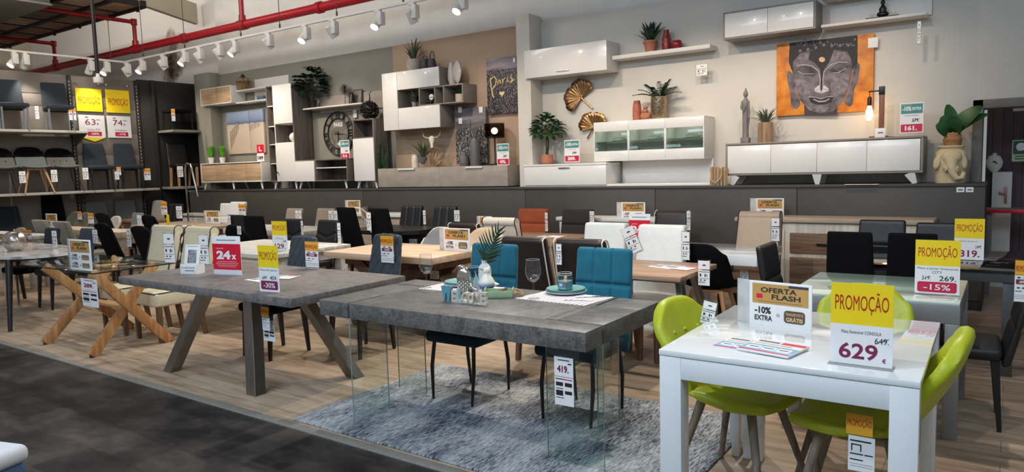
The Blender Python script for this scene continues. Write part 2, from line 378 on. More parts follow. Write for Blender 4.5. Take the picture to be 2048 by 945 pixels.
# --- gondola shelving on the left, X = -14.6
GX = -14.6
t = thing('gondola_shelving', 'tall taupe shop shelving with pale steel shelves full of chairs', 'shelving', (GX, 5.6, 0))
def gy(y): return y-5.6
mb = MB()
for z0_, z1_ in ((.12, 1.3), (1.33, 2.0), (2.0, 2.4), (2.43, 2.9), (2.91, 3.12), (3.13, 3.5)): mb.box(-.06, 0, gy(2.9), gy(7.72), z0_, z1_, .004)
mb.obj('back_panel', TAUPE, t)
for y in (3.55, 5.0, 6.44, 7.70):
    mb = MB(); mb.box(-.02, .04, gy(y)-.035, gy(y)+.035, 0, 3.5, .004); u = mb.obj('upright', RAIL, t)
    mb = MB()
    for i in range(46): mb.box(.04, .043, gy(y)-.02, gy(y)-.004, .3+i*.068, .335+i*.068, .001)
    mb.obj('slots', mat('pale slot edge', S(176,170,160), .6), u)
MB().box(.02, .6, gy(2.9), gy(6.44), 2.385, 2.43, .006).obj('shelf', SHELFM, t)
for ya, yb in ((2.9, 5.32), (5.33, 6.48), (6.49, 7.72)): MB().box(.02, .6, gy(ya), gy(yb), 1.285, 1.33, .006).obj('shelf', SHELFM, t)
MB().box(.02, .6, gy(2.9), gy(7.72), .16, .2, .006).obj('shelf', SHELFM, t)
for y, z in ((6.44, 2.385), (5.0, 2.385), (6.44, 1.285), (5.0, 1.285), (7.69, 1.285)):
    mb = MB(); mb.add([(.02, gy(y)-.012, z), (.56, gy(y)-.012, z), (.02, gy(y)-.012, z-.24), (.02, gy(y)+.012, z), (.56, gy(y)+.012, z), (.02, gy(y)+.012, z-.24)], [(0,1,2), (3,5,4), (0,3,4,1), (1,4,5,2), (2,5,3,0)])
    mb.obj('bracket', mat('taupe bracket', S(92,84,78), .6), t)
for y in (6.55, 6.95, 7.1, 7.5): MB().tube([(0, gy(y), 3.37), (.05, gy(y), 3.37)], .02, 8).obj('peg', CHROME, t)
t = thing('corner_shelving', 'near black corner shelving between the shop shelves and the grey pillar', 'shelving', (GX, 8.3, 0))
MB().box(-.06, 0, -.56, .68, 0, 3.53, .004).obj('back_panel', DARKW, t)
MB().box(0, .45, .66, .69, 0, 3.53, .004).obj('side_panel', DARKW, t)
MB().box(0, .05, -.30, -.24, 0, 3.53, .004).obj('upright', RAIL, t)
for z in (2.50, 1.335): MB().box(.0, .6, -.22, .62 if z < 2 else .66, z-.05, z, .005).obj('shelf', mat('grey green shelf lacquer', S(140,138,126), .5), t)
MB().box(.0, .62, -.56, .62, .16, .2, .004).obj('shelf', DARKW, t)
# --- door opening on the right with the next room behind it
FR = mat('grey door frame', S(112,106,100), .6)
t = thing('door_frame', 'grey frame round the opening beside the elephant planter', 'door frame', (-.26, 8.9, 0)); t.name = 'door_1'; struct(t)
MB().box(-.09, .0, -.04, .3, 0, 2.10, .004).obj('jamb', FR, t); MB().box(-.09, 3.2, -.04, .3, 2.01, 2.10, .004).obj('head', FR, t)
def plank_dark():
    m, nt, b, N, L = _new('dark purple planks')
    br = N('ShaderNodeTexBrick'); br.inputs['Scale'].default_value = 1; br.inputs['Brick Width'].default_value = 3; br.inputs['Row Height'].default_value = .1; br.inputs['Mortar Size'].default_value = .004
    br.inputs['Color1'].default_value = S(96,80,86); br.inputs['Color2'].default_value = S(116,98,102); br.inputs['Mortar'].default_value = S(58,48,54)
    sp = N('ShaderNodeSeparateXYZ'); cb = N('ShaderNodeCombineXYZ'); L(_coord(nt), sp.inputs[0]); L(sp.outputs['Z'], cb.inputs['X']); L(sp.outputs['X'], cb.inputs['Y']); L(cb.outputs[0], br.inputs['Vector']); L(br.outputs['Color'], b.inputs['Base Color']); b.inputs['Roughness'].default_value = .7; return m
struct(MB().box(-.26, 4, 10.3, 10.4, 0, 2.6, .001).obj('wall_far', plank_dark()))
struct(MB().box(-.6, -.33, 9.35, 10.4, 0, 2.6, .001).obj('wall_side', OFFW))
# --- red sprinkler pipe with drops
YP = 8.0
pa = W(40, 146, YP); pb = W(1500, -160, YP); zc = W(300, 92, YP).z
t = thing('sprinkler_pipe', 'long red sprinkler pipe running under the ceiling along the back wall', 'pipe', (pa.x, YP, zc))
mb = MB(); mb.tube([(0, 0, 0), (pb.x-pa.x, 0, 0)], .075, 14); mb.obj('main', REDP, t)
def joint(p, ax, r, l):
    p = Vector(p); ax = Vector(ax); MB().tube([p-ax*l, p+ax*l], r, 14).obj('coupling', REDP, t)
for (xt, yt, xb, yb) in ((107, 66, 111, 128), (265, 22, 272, 100), (482, -30, 485, 46)):
    q = W(xb, yb, YP); x = q.x-pa.x; zt_ = min(W(xt, yt, YP).z, gz-.08)-zc
    MB().tube([(x, 0, 0), (x, 0, zt_)], .04, 12).obj('drop', REDP, t); MB().tube([(x, .04, zt_), (x, -3.6, zt_)], .042, 12).obj('branch', REDP, t)
    joint((x, 0, 0), (1,0,0), .09, .11); joint((x, 0, .12), (0,0,1), .062, .05); joint((x, 0, zt_), (0,0,1), .062, .06)
for px, py in ((640, 20), (368, 76)): joint((W(px, py, YP).x-pa.x, 0, 0), (1,0,0), .095, .05)
# --- black pole with a white round device on its end
p = G(197, 168, 3.05)
p = W(197, 166, 5.9)
t = thing('ceiling_pole', 'black pole hanging from the ceiling grid with a white round sensor', 'pole', p)
mb = MB(); mb.tube([(0, 0, .12), (0, 0, 2.2)], .03, 10); mb.obj('rod', gm, t)
MB().lathe([(.0, 0), (.07, 0), (.075, .01), (.075, .09), (.03, .095), (.03, .15), (0, .15)], 18, (0, 0, 0)).obj('sensor', LAMPW, t)
# --- lighting track and its heads
TY = 7.3
tc_ = W(249, 131, TY); TZ = W(560, 64, TY).z+.02
t = thing('lighting_track', 'white lighting track hung on wires along the back wall with a corner', 'lighting track', (tc_.x, TY, TZ))
MB().box(0, 9.5, -.018, .018, 0, .035, .003).obj('rail', LAMPW, t); MB().box(-.018, .018, -6, .018, 0, .035, .003).obj('rail', LAMPW, t)
WIRE = mat('grey wire', S(80,76,72), .5, .5)
for px, py in ((222, 122), (287, 118), (370, 100), (482, 76), (560, 60), (674, 38), (807, 10)):
    q = W(px, py, TY); mb = MB(); mb.tube([(q.x-tc_.x, 0, .03), (q.x-tc_.x, 0, .099), (q.x-tc_.x, 0, .1), (q.x-tc_.x, 0, 1.6)], [.014,.014,.006,.006], 8); mb.obj('wire', WIRE, t)
GLOW = glow('lit lamp lens', (1, .93, .82, 1), 14)
def spot_head(lx, ly, aim, label):
    """box driver under the track and a tilted can; aim = horizontal angle of the can, lit lens at its mouth"""
    t = thing('track_spotlight', label, 'spotlight', (lx, ly, TZ), 0, 'spotlights on the white track')
    mb = MB(); mb.box(-.05, .05, -.03, .03, -.03, 0, .004); mb.box(.0, .09, -.045, .045, -.21, -.03, .01); mb.obj('driver', LAMPW, t)
    M = T(-.03, 0, -.16) @ rotz(aim) @ rotx(math.radians(-52))   # can axis +y tilted down
    mb = MB(); pr = [(.0, -.09), (.035, -.09), (.05, -.075), (.058, .0), (.064, .1), (.058, .1), (.05, .06), (.0, .06)]
    mb.lathe(pr, 18, M=M @ Matrix.Rotation(-PI/2, 4, 'X')); mb.obj('can', LAMPW, t)
    mb = MB(); mb.lathe([(0, .085), (.054, .085), (.054, .08), (0, .08)], 18, M=M @ Matrix.Rotation(-PI/2, 4, 'X')); mb.obj('lens', GLOW, t)
    d = (M.to_3x3() @ Vector((0, 1, 0))); return Vector((lx, ly, TZ)) + (M @ Vector((0, .12, 0))), d
HEADS = [(253,143,0),(283,143,1),(325,125,0),(368,122,1),(398,113,0),(437,103,0),(469,105,1),(536,88,0),(610,82,1),(665,65,0),(757,55,1),(825,33,0),(922,20,1)]
ORD = ['first','second','third','fourth','fifth','sixth','seventh','eighth']
nl = [0, 0]
for i, (px, py, lit) in enumerate(HEADS):
    q = W(px, py-14, TY)
    lab = ('glowing white track spotlight, %s glowing one along the wall from the track corner' if lit else 'white track spotlight turned to the wall, %s turned one from the track corner') % ORD[nl[lit]]
    nl[lit] += 1
    pos, d = spot_head(q.x, TY, (PI+random.uniform(-.25, .25)) if lit else random.uniform(-.35, .1), lab)
    if not lit: lamp('SPOT', 'track_head_light', pos, 74, WARM, (q.x+random.uniform(-.2, .2), 8.9, 1.75), .03, 84, 1)
    else: lamp('SPOT', 'track_head_light', pos, 90, NEUTRAL, pos+Vector((0, -2.2, -2.6)), .03, 60, .8)
for k, px in enumerate((985, 1090, 1190, 1290, 1400, 1520, 1640, 1760)):   # the track runs on to the right above the frame
    q = W(px, 100, TY); lamp('SPOT', 'track_head_light', (q.x, TY-.05, TZ-.25), 50 if px < 1700 else 30, WARM, (q.x, 8.9, 1.7), .03, 84, 1)
for px, py, lit in ((28,135,1),(50,135,0),(180,143,0),(212,145,1)):
    q = WX(px, py-14, tc_.x)
    lab = {28: 'glowing white track spotlight at the left edge above the shop shelves', 50: 'white track spotlight turned away, beside the glowing head above the left shelves', 180: 'white track spotlight turned away, just left of the black pole', 212: 'glowing white track spotlight just right of the black pole'}[px]
    pos, d = spot_head(tc_.x, q.y, (PI+.2) if lit else PI/2, lab)
    lamp('SPOT', 'track_head_light', pos, 60 if lit else 48, NEUTRAL, pos+Vector((1.2, -2.2, -2.6)) if lit else (GX, q.y+.3, 2.2), .03, 80, .8)
# ================================================================ WALL FURNITURE ON THE PLINTH
LACQ = mat('white lacquer', S(228,226,222), .3, var=.02, coat=.3)
MATW = mat('matt white board', S(222,219,213), .5, var=.03)
OAK = wood('light oak', S(174,144,112), S(198,170,138), .5, 0, 2.2)
OAKV = wood('light oak upright', S(170,134,98), S(206,174,138), .5, 2, 2.2)
TAUPEW = wood('taupe oak', S(92,84,78), S(120,110,102), .55, 2, 2.0)
CONC = mat('pale concrete board', S(158,148,138), .6, var=.14, sc=5, stretch=(1,1,2))
BLACK = mat('black lacquer', S(20,19,20), .4, var=.1)
TERRA = mat('terracotta', S(176,112,84), .7, var=.12, sc=12)
GOLD = mat('gold metal', S(176,136,92), .36, 1, var=.25, sc=30)
GREEN = mat('mid green leaf', S(46,92,44), .5, var=.35, sc=14)
DGREEN = mat('dark green leaf', S(26,58,36), .45, var=.35, sc=14)
GGREEN = mat('grey green leaf', S(92,104,78), .6, var=.3, sc=14)
STEMM = mat('brown stem', S(92,74,54), .8)
SOIL = mat('dark soil', S(48,38,30), .95)
PAPER = mat('white card', S(236,234,232), .5, var=.02)
ACRYL = glass('clear acrylic', (.96,.97,.97), .8, 1.25)
INK = mat('dark ink', S(40,34,34), .6, var=.02)
INKG = mat('grey ink', S(110,104,104), .6, var=.02)
MAGENTA = mat('magenta print', S(200,30,72), .45, var=.03)
PLUM = mat('plum print', S(128,34,72), .5, var=.03)
YELLOW = mat('yellow print', S(246,212,28), .45, var=.02)
AMBER = mat('amber print', S(236,170,44), .45, var=.04)
REDINK = mat('red ink', S(178,34,30), .5, var=.02)
TEALP = mat('teal print', S(70,140,140), .5, var=.05)
REDC = mat('red card', S(214,16,48), .45, var=.02)
TAN = mat('tan print', S(190,148,82), .5, var=.05, sc=6)
BROWNP = mat('brown print', S(92,70,50), .5, var=.05)
def cab(label, cat, name, x0, x1, z0, yf, rz=0): return thing(name, label, cat, ((x0+x1)/2, yf, z0), rz), (x1-x0)/2
def carcass(t, hw, H, D, mt, th=.02, back=True, name='carcass', x0=None, x1=None, z0=0):
    a, b = (-hw, hw) if x0 is None else (x0, x1)
    mb = MB(); mb.box(a, b, 0, D, z0, z0+th, .002); mb.box(a, b, 0, D, z0+H-th, z0+H, .002)
    mb.box(a, a+th, 0, D, z0+th, z0+H-th, .002); mb.box(b-th, b, 0, D, z0+th, z0+H-th, .002)
    if back: mb.box(a+th, b-th, D-.01, D, z0+th, z0+H-th, .001)
    return mb.obj(name, mt, t)
def legs4(t, xs, ys, h, mt, r0=.026, r1=.014, splay=.04):
    for x in xs:
        for y in ys:
            sx = -1 if x == xs[0] else 1; sy = -1 if y == ys[0] else 1
            MB().tube([(x, y, 0), (x+sx*splay, y+sy*splay*.4, -h)], [r0, r1], 10).obj('leg', mt, t)
def span(px0, px1, py, Y): return W(px0, py, Y).x, W(px1, py, Y).x
zz = lambda px, py, Y: W(px, py, Y).z
YU, YL = 8.60, 8.50
DU, DL = .34, .42
# ---- U1 oak two-door wall cabinet
x0, x1 = span(400.6, 462, 195, YU); z1, z0 = zz(401, 179, YU), zz(401, 213, YU)
t, hw = cab('small white wall cabinet with two oak doors high beside the grey pillar', 'cabinet', 'wall_cabinet', x0, x1, z0, YU); H = z1-z0
carcass(t, hw, H, DU, MATW)
for s in (0, 1): MB().box(-hw+.02+s*(hw-.02)+.002, -.0+s*(hw-.02)-.002, .004, .022, .02, H-.02, .002).obj('door', OAK, t)
# ---- U2 two white ledges with raised backs
YS = 8.70
for k, (pa_, pb_, lab) in enumerate((((472, 181), (533, 173), 'upper white wall ledge with raised back, holding the glass lantern'), ((472, 205), (535, 196), 'lower white wall ledge with raised back, holding the blue box'))):
    x0, x1 = W(*pa_, YS).x, W(*pb_, YS).x+.25; z = zz(*pa_, YS)
    t, hw = cab(lab, 'shelf', 'wall_ledge', x0, x1, z, YS)
    MB().box(-hw, hw, 0, .25, -.03, 0, .003).obj('shelf_board', MATW, t); MB().box(-hw+.3, hw+.12, .225, .25, 0, .2, .003).obj('back_board', MATW, t)
    if k == 0: LEDGE1 = (x0, x1, z)
    else: LEDGE2 = (x0, x1, z)
q = W(487, 176, 8.8)
t = thing('glass_lantern', 'small glass lantern with gilt edges on the upper white ledge', 'lantern', (q.x, 8.80, LEDGE1[2]))
mb = MB(); s_ = .10
for sx in (-1, 1):
    for sy in (-1, 1):
        mb.tube([(sx*s_*.8, sy*s_*.8, .01), (sx*s_, sy*s_, .17), (sx*s_*.5, sy*s_*.5, .25)], .006, 6)
for z, k in ((.01, .8), (.17, 1), (.25, .5)):
    for a_, b2 in (((-1,-1),(1,-1)), ((1,-1),(1,1)), ((1,1),(-1,1)), ((-1,1),(-1,-1))): mb.tube([(a_[0]*s_*k, a_[1]*s_*k, z), (b2[0]*s_*k, b2[1]*s_*k, z)], .006, 6)
mb.obj('frame', GOLD, t); MB().box(-s_*.9, s_*.9, -s_*.9, s_*.9, .02, .18, .002).obj('pane', glass('warm glass', (.9,.82,.68)), t)
mb = MB(); mb.lathe([(.0, .25), (.05, .25), (.035, .29), (.02, .31), (0, .31)], 12); mb.obj('cap', mat('dark bronze', S(58,44,34), .5, .6), t)
q = W(525, 192, 8.8)
t = thing('storage_box', 'small blue box on the lower white ledge', 'box', (q.x, 8.80, LEDGE2[2])); MB().box(-.09, .09, -.07, .07, 0, .08, .006).obj('box_body', mat('blue card', S(82,104,128), .6), t); MB().box(-.095, .095, -.075, .075, .06, .09, .006).obj('lid', mat('pale blue card', S(120,140,158), .6), t)
# ---- U3 tall unit with white doors
x0, x1 = span(536, 588, 265, YL); z1, z0 = zz(533, 173, YL), zz(545, 364, YL); H = z1-z0
t, hw = cab('tall taupe and white cupboard with open side column, tallest on the plinth', 'cupboard', 'tall_cupboard', x0, x1, z0, YL)
wd = 2*hw; xc = -hw+wd*.28
carcass(t, hw, H, DL, TAUPEW, .022); MB().box(xc-.01, xc+.01, .012, DL-.01, .02, H-.02, .002).obj('divider', TAUPEW, t); MB().box(xc-.01, xc+.01, 0, .012, .02, H-.02, .002).obj('divider_edge', MATW, t)
for f in (.19, .39, .58, .79): MB().box(-hw+.02, xc-.01, .005, DL-.01, H*f-.009, H*f+.009, .002).obj('shelf', MATW, t)
MB().box(xc+.004, hw-.002, -.018, .0, H*.60, H-.004, .003).obj('door', LACQ, t); MB().box(xc+.004, hw-.002, -.018, .0, .004, H*.405, .003).obj('door', LACQ, t)
MB().box(xc+.01, hw-.02, .004, DL-.01, H*.40-.01, H*.40+.01, .002).obj('shelf', MATW, t); MB().box(xc+.01, hw-.02, .004, DL-.01, H*.60-.01, H*.60+.01, .002).obj('shelf', MATW, t)
legs4(t, (-hw+.1, hw-.1), (.06, DL-.08), z0-PZ, MATW)
U3 = (x0, x1, z0, H, xc, hw)
cx = (x0+x1)/2
t = thing('ball_ornament', 'round white ball ornament in the open middle of the tall cupboard', 'ornament', (cx+hw-.16, YL+.12, z0+H*.41)); MB().ball((0, 0, .085), .085).obj('ball', mat('white filigree', S(226,222,214), .5, bump=.8, bsc=40), t); MB().lathe([(0,0),(.04,0),(.03,.012),(0,.012)], 12).obj('foot', MATW, t)
def tuft(name, label, cat, loc, pot, leafm, n, L_, w, spread, z0=0, potm=None, up=.4, group=None, bend=.12, rnd=.25, soil=True, seed=0):
    """potted plant of blade leaves; pot = profile [(r,z)]"""
    random.seed(seed or int(loc[0]*1000) % 9973); t = thing(name, label, cat, loc, 0, group)
    h = pot[-1][1]; top = max(r for r, z in pot[-2:])
    if potm: MB().lathe([(0, pot[0][1])]+pot+[(pot[-1][0]*.85, h), (pot[-1][0]*.8, h-.025), (0, h-.025)], 18).obj('pot', potm, t)
    mb = MB()
    for i in range(n):
        a = 2*PI*i/n+random.uniform(-.3, .3); el = up+random.uniform(0, 1)**.8*(1.45-up); l = L_*random.uniform(1-rnd, 1+rnd*.4)
        d = Vector((math.cos(a)*math.cos(el)*spread, math.sin(a)*math.cos(el)*spread, math.sin(el)))
        b = Vector((math.cos(a)*top*.35, math.sin(a)*top*.35, h-.02+z0))
        mb.leaf(b, b+d*l, w*random.uniform(.8, 1.15), bend, 4, (0, 0, 1))
    mb.obj('leaves', leafm, t); return t
tuft('potted_fern', 'small dark fern in the bottom of the open column of the tall cupboard', 'plant', (cx-hw+.14, YL+.08, z0+.022), [(.05,0),(.06,.08)], DGREEN, 16, .26, .035, 1, potm=BLACK, up=.3)
t = thing('bottle_vase', 'small dark vase in the open column of the tall cupboard', 'vase', (cx-hw+.12, YL+.12, z0+H*.39+.009)); MB().lathe([(0,0),(.035,0),(.05,.05),(.045,.11),(.015,.16),(.015,.22),(.02,.23),(0,.23)], 14).obj('vase_body', mat('brown glaze', S(70,60,54), .3), t)
t = thing('dark_book', 'dark book standing in the top of the open column', 'book', (cx-hw+.2, YL+.1, z0+H*.79+.009)); MB().box(-.02, .02, 0, .18, 0, .24, .003).obj('cover', mat('dark book cloth', S(60,54,54), .7), t); MB().box(-.015, .015, .004, .184, .004, .236, .001).obj('pages', PAPER, t)
# ---- U4 low console with open shelves
x0, x1 = span(592, 695, 345, YL); z1, z0 = zz(592.6, 321, YL), zz(595, 364, YL); H = z1-z0
t, hw = cab('low taupe media bench with a white door and two open shelves', 'media bench', 'media_bench', x0, x1, z0, YL)
carcass(t, hw, H, DL, TAUPEW, .022); wd = 2*hw
MB().box(-hw+.003, -hw+wd*.385, -.018, 0, .004, H-.022, .003).obj('door', LACQ, t); MB().box(-hw+wd*.385, -hw+wd*.385+.02, 0, DL-.01, .02, H-.02, .002).obj('divider', TAUPEW, t)
MB().box(-hw+wd*.39+.018, hw-.02, .005, DL-.01, H*.58, H*.58+.02, .002).obj('shelf', MATW, t)
legs4(t, (-hw+.08, hw-.12), (.06, DL-.08), z0-PZ, MATW)
# ---- U5 shorter cupboard
x0, x1 = span(707.5, 749, 300, YL); z1, z0 = zz(705, 240, YL), zz(716, 363, YL); H = z1-z0
t, hw = cab('narrow upright cupboard with open top and white door, black wire pumpkin on top', 'cupboard', 'upright_cupboard', x0, x1, z0, YL)
carcass(t, hw, H, DL-.1, TAUPEW, .022); MB().box(-hw+.003, hw-.003, -.018, 0, .004, H*.69, .003).obj('door', LACQ, t); MB().box(-hw+.02, hw-.02, .0, DL-.11, H*.69, H*.69+.02, .002).obj('shelf', TAUPEW, t)
legs4(t, (-hw+.06, hw-.06), (.06, DL-.18), z0-PZ, MATW)
q = Vector(((x0+x1)/2, YL+.17, z1))
t = thing('wire_pumpkin', 'black woven pumpkin with a curling stalk on the narrow cupboard', 'ornament', q)
mb = MB(); R_ = .155
for i in range(14):
    a = 2*PI*i/14; mb.tube([(R_*math.sin(PI*k/10)*math.cos(a+.35*math.sin(k*1.7+i)), R_*math.sin(PI*k/10)*math.sin(a+.35*math.sin(k*1.7+i)), .15-.15*math.cos(PI*k/10)) for k in range(11)], .0085, 6)
for k in range(1, 9):
    r = R_*math.sin(PI*k/9); mb.tube([(r*math.cos(2*PI*i/16), r*math.sin(2*PI*i/16), .15-.15*math.cos(PI*k/9)+.015*math.sin(i*2.1)) for i in range(17)], .008, 6, cap=False)
mb.obj('wicker', BLACK, t); MB().tube([(0,0,.29), (.02,0,.36), (.01,.0,.42), (.06,0,.47)], [.014,.01,.007,.005], 8).obj('stalk', BLACK, t)
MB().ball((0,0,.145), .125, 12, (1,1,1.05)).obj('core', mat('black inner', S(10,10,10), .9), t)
# ---- U6 taupe ledge with raised back
x0, x1 = W(605, 217.5, YS).x, W(722.5, 208, YS).x; z = zz(605, 217.5, YS)
t, hw = cab('wide grey wall ledge above the round clock, holding the big leafy plant', 'shelf', 'wall_ledge', x0, x1, z, YS)
MB().box(-hw, hw, 0, .25, -.025, 0, .003).obj('shelf_board', MATW, t); MB().box(-hw+.22, hw+.3, .225, .25, -.1, .2, .003).obj('back_board', CONC, t); L6 = z
def blob_leaf_plant(name, label, loc, potprof, potm, leafm, stems, nleaf, rad, ctr, lw, ll, seed, shape=None, lobes=False):
    random.seed(seed); t = thing(name, label, 'plant', loc); h = potprof[-1][1]
    MB().lathe([(0, 0)]+potprof+[(potprof[-1][0]*.86, h), (potprof[-1][0]*.8, h-.02), (0, h-.02)], 20).obj('pot', potm, t)
    mb = MB(); ls = MB()
    for i in range(nleaf):
        a = 2.399*i; zf = (i+.5)/nleaf; el = math.acos(1-1.75*zf)-.0
        p = Vector((math.sin(el)*math.cos(a)*rad[0], math.sin(el)*math.sin(a)*rad[1], math.cos(el)*rad[2]))*random.uniform(.55, 1)+Vector((0,0,ctr))
        out = (p-Vector((0,0,ctr-.05))).normalized(); tip = p+Vector((out.x*ll, out.y*ll, out.z*ll*.4-.03))
        if lobes:
            sd = (tip-p).cross(Vector((0,0,1))).normalized(); mid = (p+tip)/2
            for k in range(5):
                f = k/4; c = p.lerp(tip, .1+.75*f)
                for s in (-1, 1): mb.leaf(c, c+(sd*s*.8+(tip-p).normalized()*.55)*lw*math.sin(PI*(.18+.7*f)), ll*.2, .15, 3)
            mb.leaf(p, tip, ll*.75, .12, 5)
        else: mb.leaf(p, tip, lw, random.uniform(.05, .2), 4, shape=shape)
        if i % 4 == 0 and lobes:
            r0 = Vector((random.uniform(-.02,.02), random.uniform(-.02,.02), h-.03)); ls.tube([r0, r0.lerp(p, .5)+Vector((0,0,.03)), p], [.006,.005,.003], 5)
    if stems:
        for k in range(stems):
            a = k*2.1; ls.tube([(.02*math.cos(a), .02*math.sin(a), h-.03), (-.02*math.cos(a), .03*math.sin(a), h+(ctr-h)*.4), (.04*math.cos(a), .03*math.sin(a), ctr)], [.011,.01,.007], 7)
    ls.obj('stems', STEMM, t); mb.obj('leaves', leafm, t); return t
q = W(628, 213, 8.82)
blob_leaf_plant('monstera_plant', 'big dark green split-leaf plant in a black pot on the grey ledge', (q.x, 8.80, L6), [(.055,0),(.075,.14)], BLACK, DGREEN, 4, 62, (.27,.2,.27), .44, .14, .17, 5, lobes=True)
q = W(687, 180, 8.8)
t = thing('dried_flower', 'round dried flower head on a thin stem on the grey ledge', 'flower', (q.x, 8.82, L6))
mb = MB()
for i in range(70):
    a = 2.399*i; zf = (i+.5)/70; el = math.acos(1-2*zf); d = Vector((math.sin(el)*math.cos(a), math.sin(el)*math.sin(a), math.cos(el)))
    mb.leaf(Vector((0,0,.27))+d*.01, Vector((0,0,.27))+d*.115, .02, .05, 2)
mb.obj('petals', mat('grey dried petal', S(84,84,76), .8, var=.3), t); MB().tube([(0,0,0),(.01,0,.14),(0,0,.27)], .006, 6).obj('stem', STEMM, t)
def photo_frame(label, loc, w, h, rz, tilt, fm, pm):
    t = thing('photo_frame', label, 'picture frame', loc, rz); M = rotx(-tilt)
    mb = MB()
    for a_ in ((-w/2, w/2, 0, .02), (-w/2, w/2, h-.02, h), (-w/2, -w/2+.02, .02, h-.02), (w/2-.02, w/2, .02, h-.02)): mb.box(a_[0], a_[1], -.01, .01, a_[2], a_[3], .003, M)
    mb.obj('frame', fm, t); MB().box(-w/2+.015, w/2-.015, -.002, .006, .015, h-.015, .001, M).obj('photo', pm, t); return t
q = W(701, 207, 8.78); photo_frame('black photo frame leaning on the grey ledge', (q.x, 8.78, L6), .13, .2, -.35, .15, BLACK, mat('dim photo', S(120,116,110), .4, var=.5, sc=10))
q = W(714, 206, 8.86); photo_frame('larger grey photo frame behind the black one on the grey ledge', (q.x, 8.87, L6), .2, .26, .1, .1, mat('grey frame', S(84,80,76), .5), mat('grey photo', S(120,112,104), .5, var=.3, sc=8))
# ---- round skeleton clock
c0 = W(674.8, 267.5, 8.90); Rx = (W(703.5, 267, 8.9).x-W(646, 268, 8.9).x)/2; Rz = (zz(674, 224, 8.9)-zz(676, 311.5, 8.9))/2; Rc = (Rx+Rz)/2
t = thing('wall_clock', 'large round grey wall clock with black roman numerals reading PARIS', 'clock', (c0.x, 8.95, c0.z))
M = rotx(PI/2)
MB().lathe([(0,.0),(Rc*.99,.0),(Rc*.99,.02),(0,.02)], 48, M=M).obj('dial', mat('mottled grey dial', S(118,114,104), .7, var=.45, sc=9), t)
mb = MB()
for r in (Rc, Rc*.70): mb.tube([(r*math.cos(2*PI*i/48), -.03, r*math.sin(2*PI*i/48)) for i in range(49)], .012, 8, cap=False)
mb.obj('ring', BLACK, t)
mb = MB()
for i, s_ in enumerate(('XII','I','II','III','IV','V','VI','VII','VIII','IX','X','XI')):
    a = -2*PI*i/12; k = MB(); put_text(k, s_, -.017*len(s_)-.01, .017*len(s_)+.01, Rc*.73, Rc*.97, -.032, .01)
    mb.add([(x*math.cos(a)-z*math.sin(a), y, x*math.sin(a)+z*math.cos(a)) for x, y, z in k.v], k.f)
mb.obj('numerals', BLACK, t, smooth=False)
mb = MB()
for ang, l, w in ((math.radians(95), Rc*.5, .012), (math.radians(180), Rc*.42, .016), (math.radians(-85), Rc*.3, .012)):
    d = Vector((math.sin(ang), 0, math.cos(ang))); mb.tube([d*-.04+Vector((0,-.038,0)), d*l+Vector((0,-.038,0))], [w*.6, w*.3], 6)
mb.obj('hands', BLACK, t); mb = MB(); put_text(mb, 'PARIS', -Rc*.3, Rc*.3, Rc*.32, Rc*.52, -.024, .03); mb.obj('lettering', PAPER, t, smooth=False)
mb = MB(); put_text(mb, '4', -.04, .04, -Rc*.6, -Rc*.32, -.024, .05); mb.obj('ornament', PAPER, t, smooth=False)
# ---- beach canvas in two panels
def beach():
    m, nt, b, N, L = _new('beach print'); v = _coord(nt, (1,1,1), 'Object'); sp = N('ShaderNodeSeparateXYZ'); L(v, sp.inputs[0])
    n = N('ShaderNodeTexNoise'); n.inputs['Scale'].default_value = 5; n.inputs['Detail'].default_value = 8; L(v, n.inputs['Vector'])
    a = N('ShaderNodeMath'); a.operation = 'MULTIPLY_ADD'; a.inputs[1].default_value = .1; L(n.outputs['Fac'], a.inputs[0]); L(sp.outputs['Z'], a.inputs[2])
    r = N('ShaderNodeValToRGB'); r.color_ramp.interpolation = 'LINEAR'; e = r.color_ramp.elements; e[0].position = .1; e[0].color = S(196,176,158); e[1].position = 1; e[1].color = S(112,132,164)
    for p, c in ((.55, S(206,190,172)), (.645, S(196,182,168)), (.66, S(90,104,132)), (.72, S(122,142,176)), (.86, S(150,166,192))): k = e.new(p); k.color = c
    L(a.outputs[0], r.inputs['Fac']); L(r.outputs['Color'], b.inputs['Base Color']); b.inputs['Roughness'].default_value = .6; return m
YC = 8.90
x0, x1 = span(455, 528, 268, YC); z1, z0 = zz(453, 226, YC), zz(460, 309, YC); H = z1-z0; wd = x1-x0
t = thing('beach_canvas', 'two-part canvas picture of a sandy beach with posts under a blue sky', 'picture', (x0, YC, z0))
pm = beach(); MC['beach'] = pm
for a_, b2 in ((0, .625), (.635, 1)): MB().box(a_*wd, b2*wd, 0, .045, 0, H, .003).obj('panel', pm, t)
mb = MB(); random.seed(3)
for i in range(9): f = i/8; x = wd*(.12+.1*i/8+.1*math.sin(i*2)); z = H*(.12+.45*f); hh = H*(.42-.24*f); mb.box(wd*(.08+.24*f), wd*(.08+.24*f)+.012, -.003, 0, z, z+hh, .001)
for i in range(9): f = i/8; mb.box(wd*(.62+.034*i), wd*(.62+.034*i)+.008, -.003, 0, H*(.52+.01*i), H*(.66+.01*i), .001)
mb.obj('fence_posts', mat('dark print', S(70,60,58), .7), t)
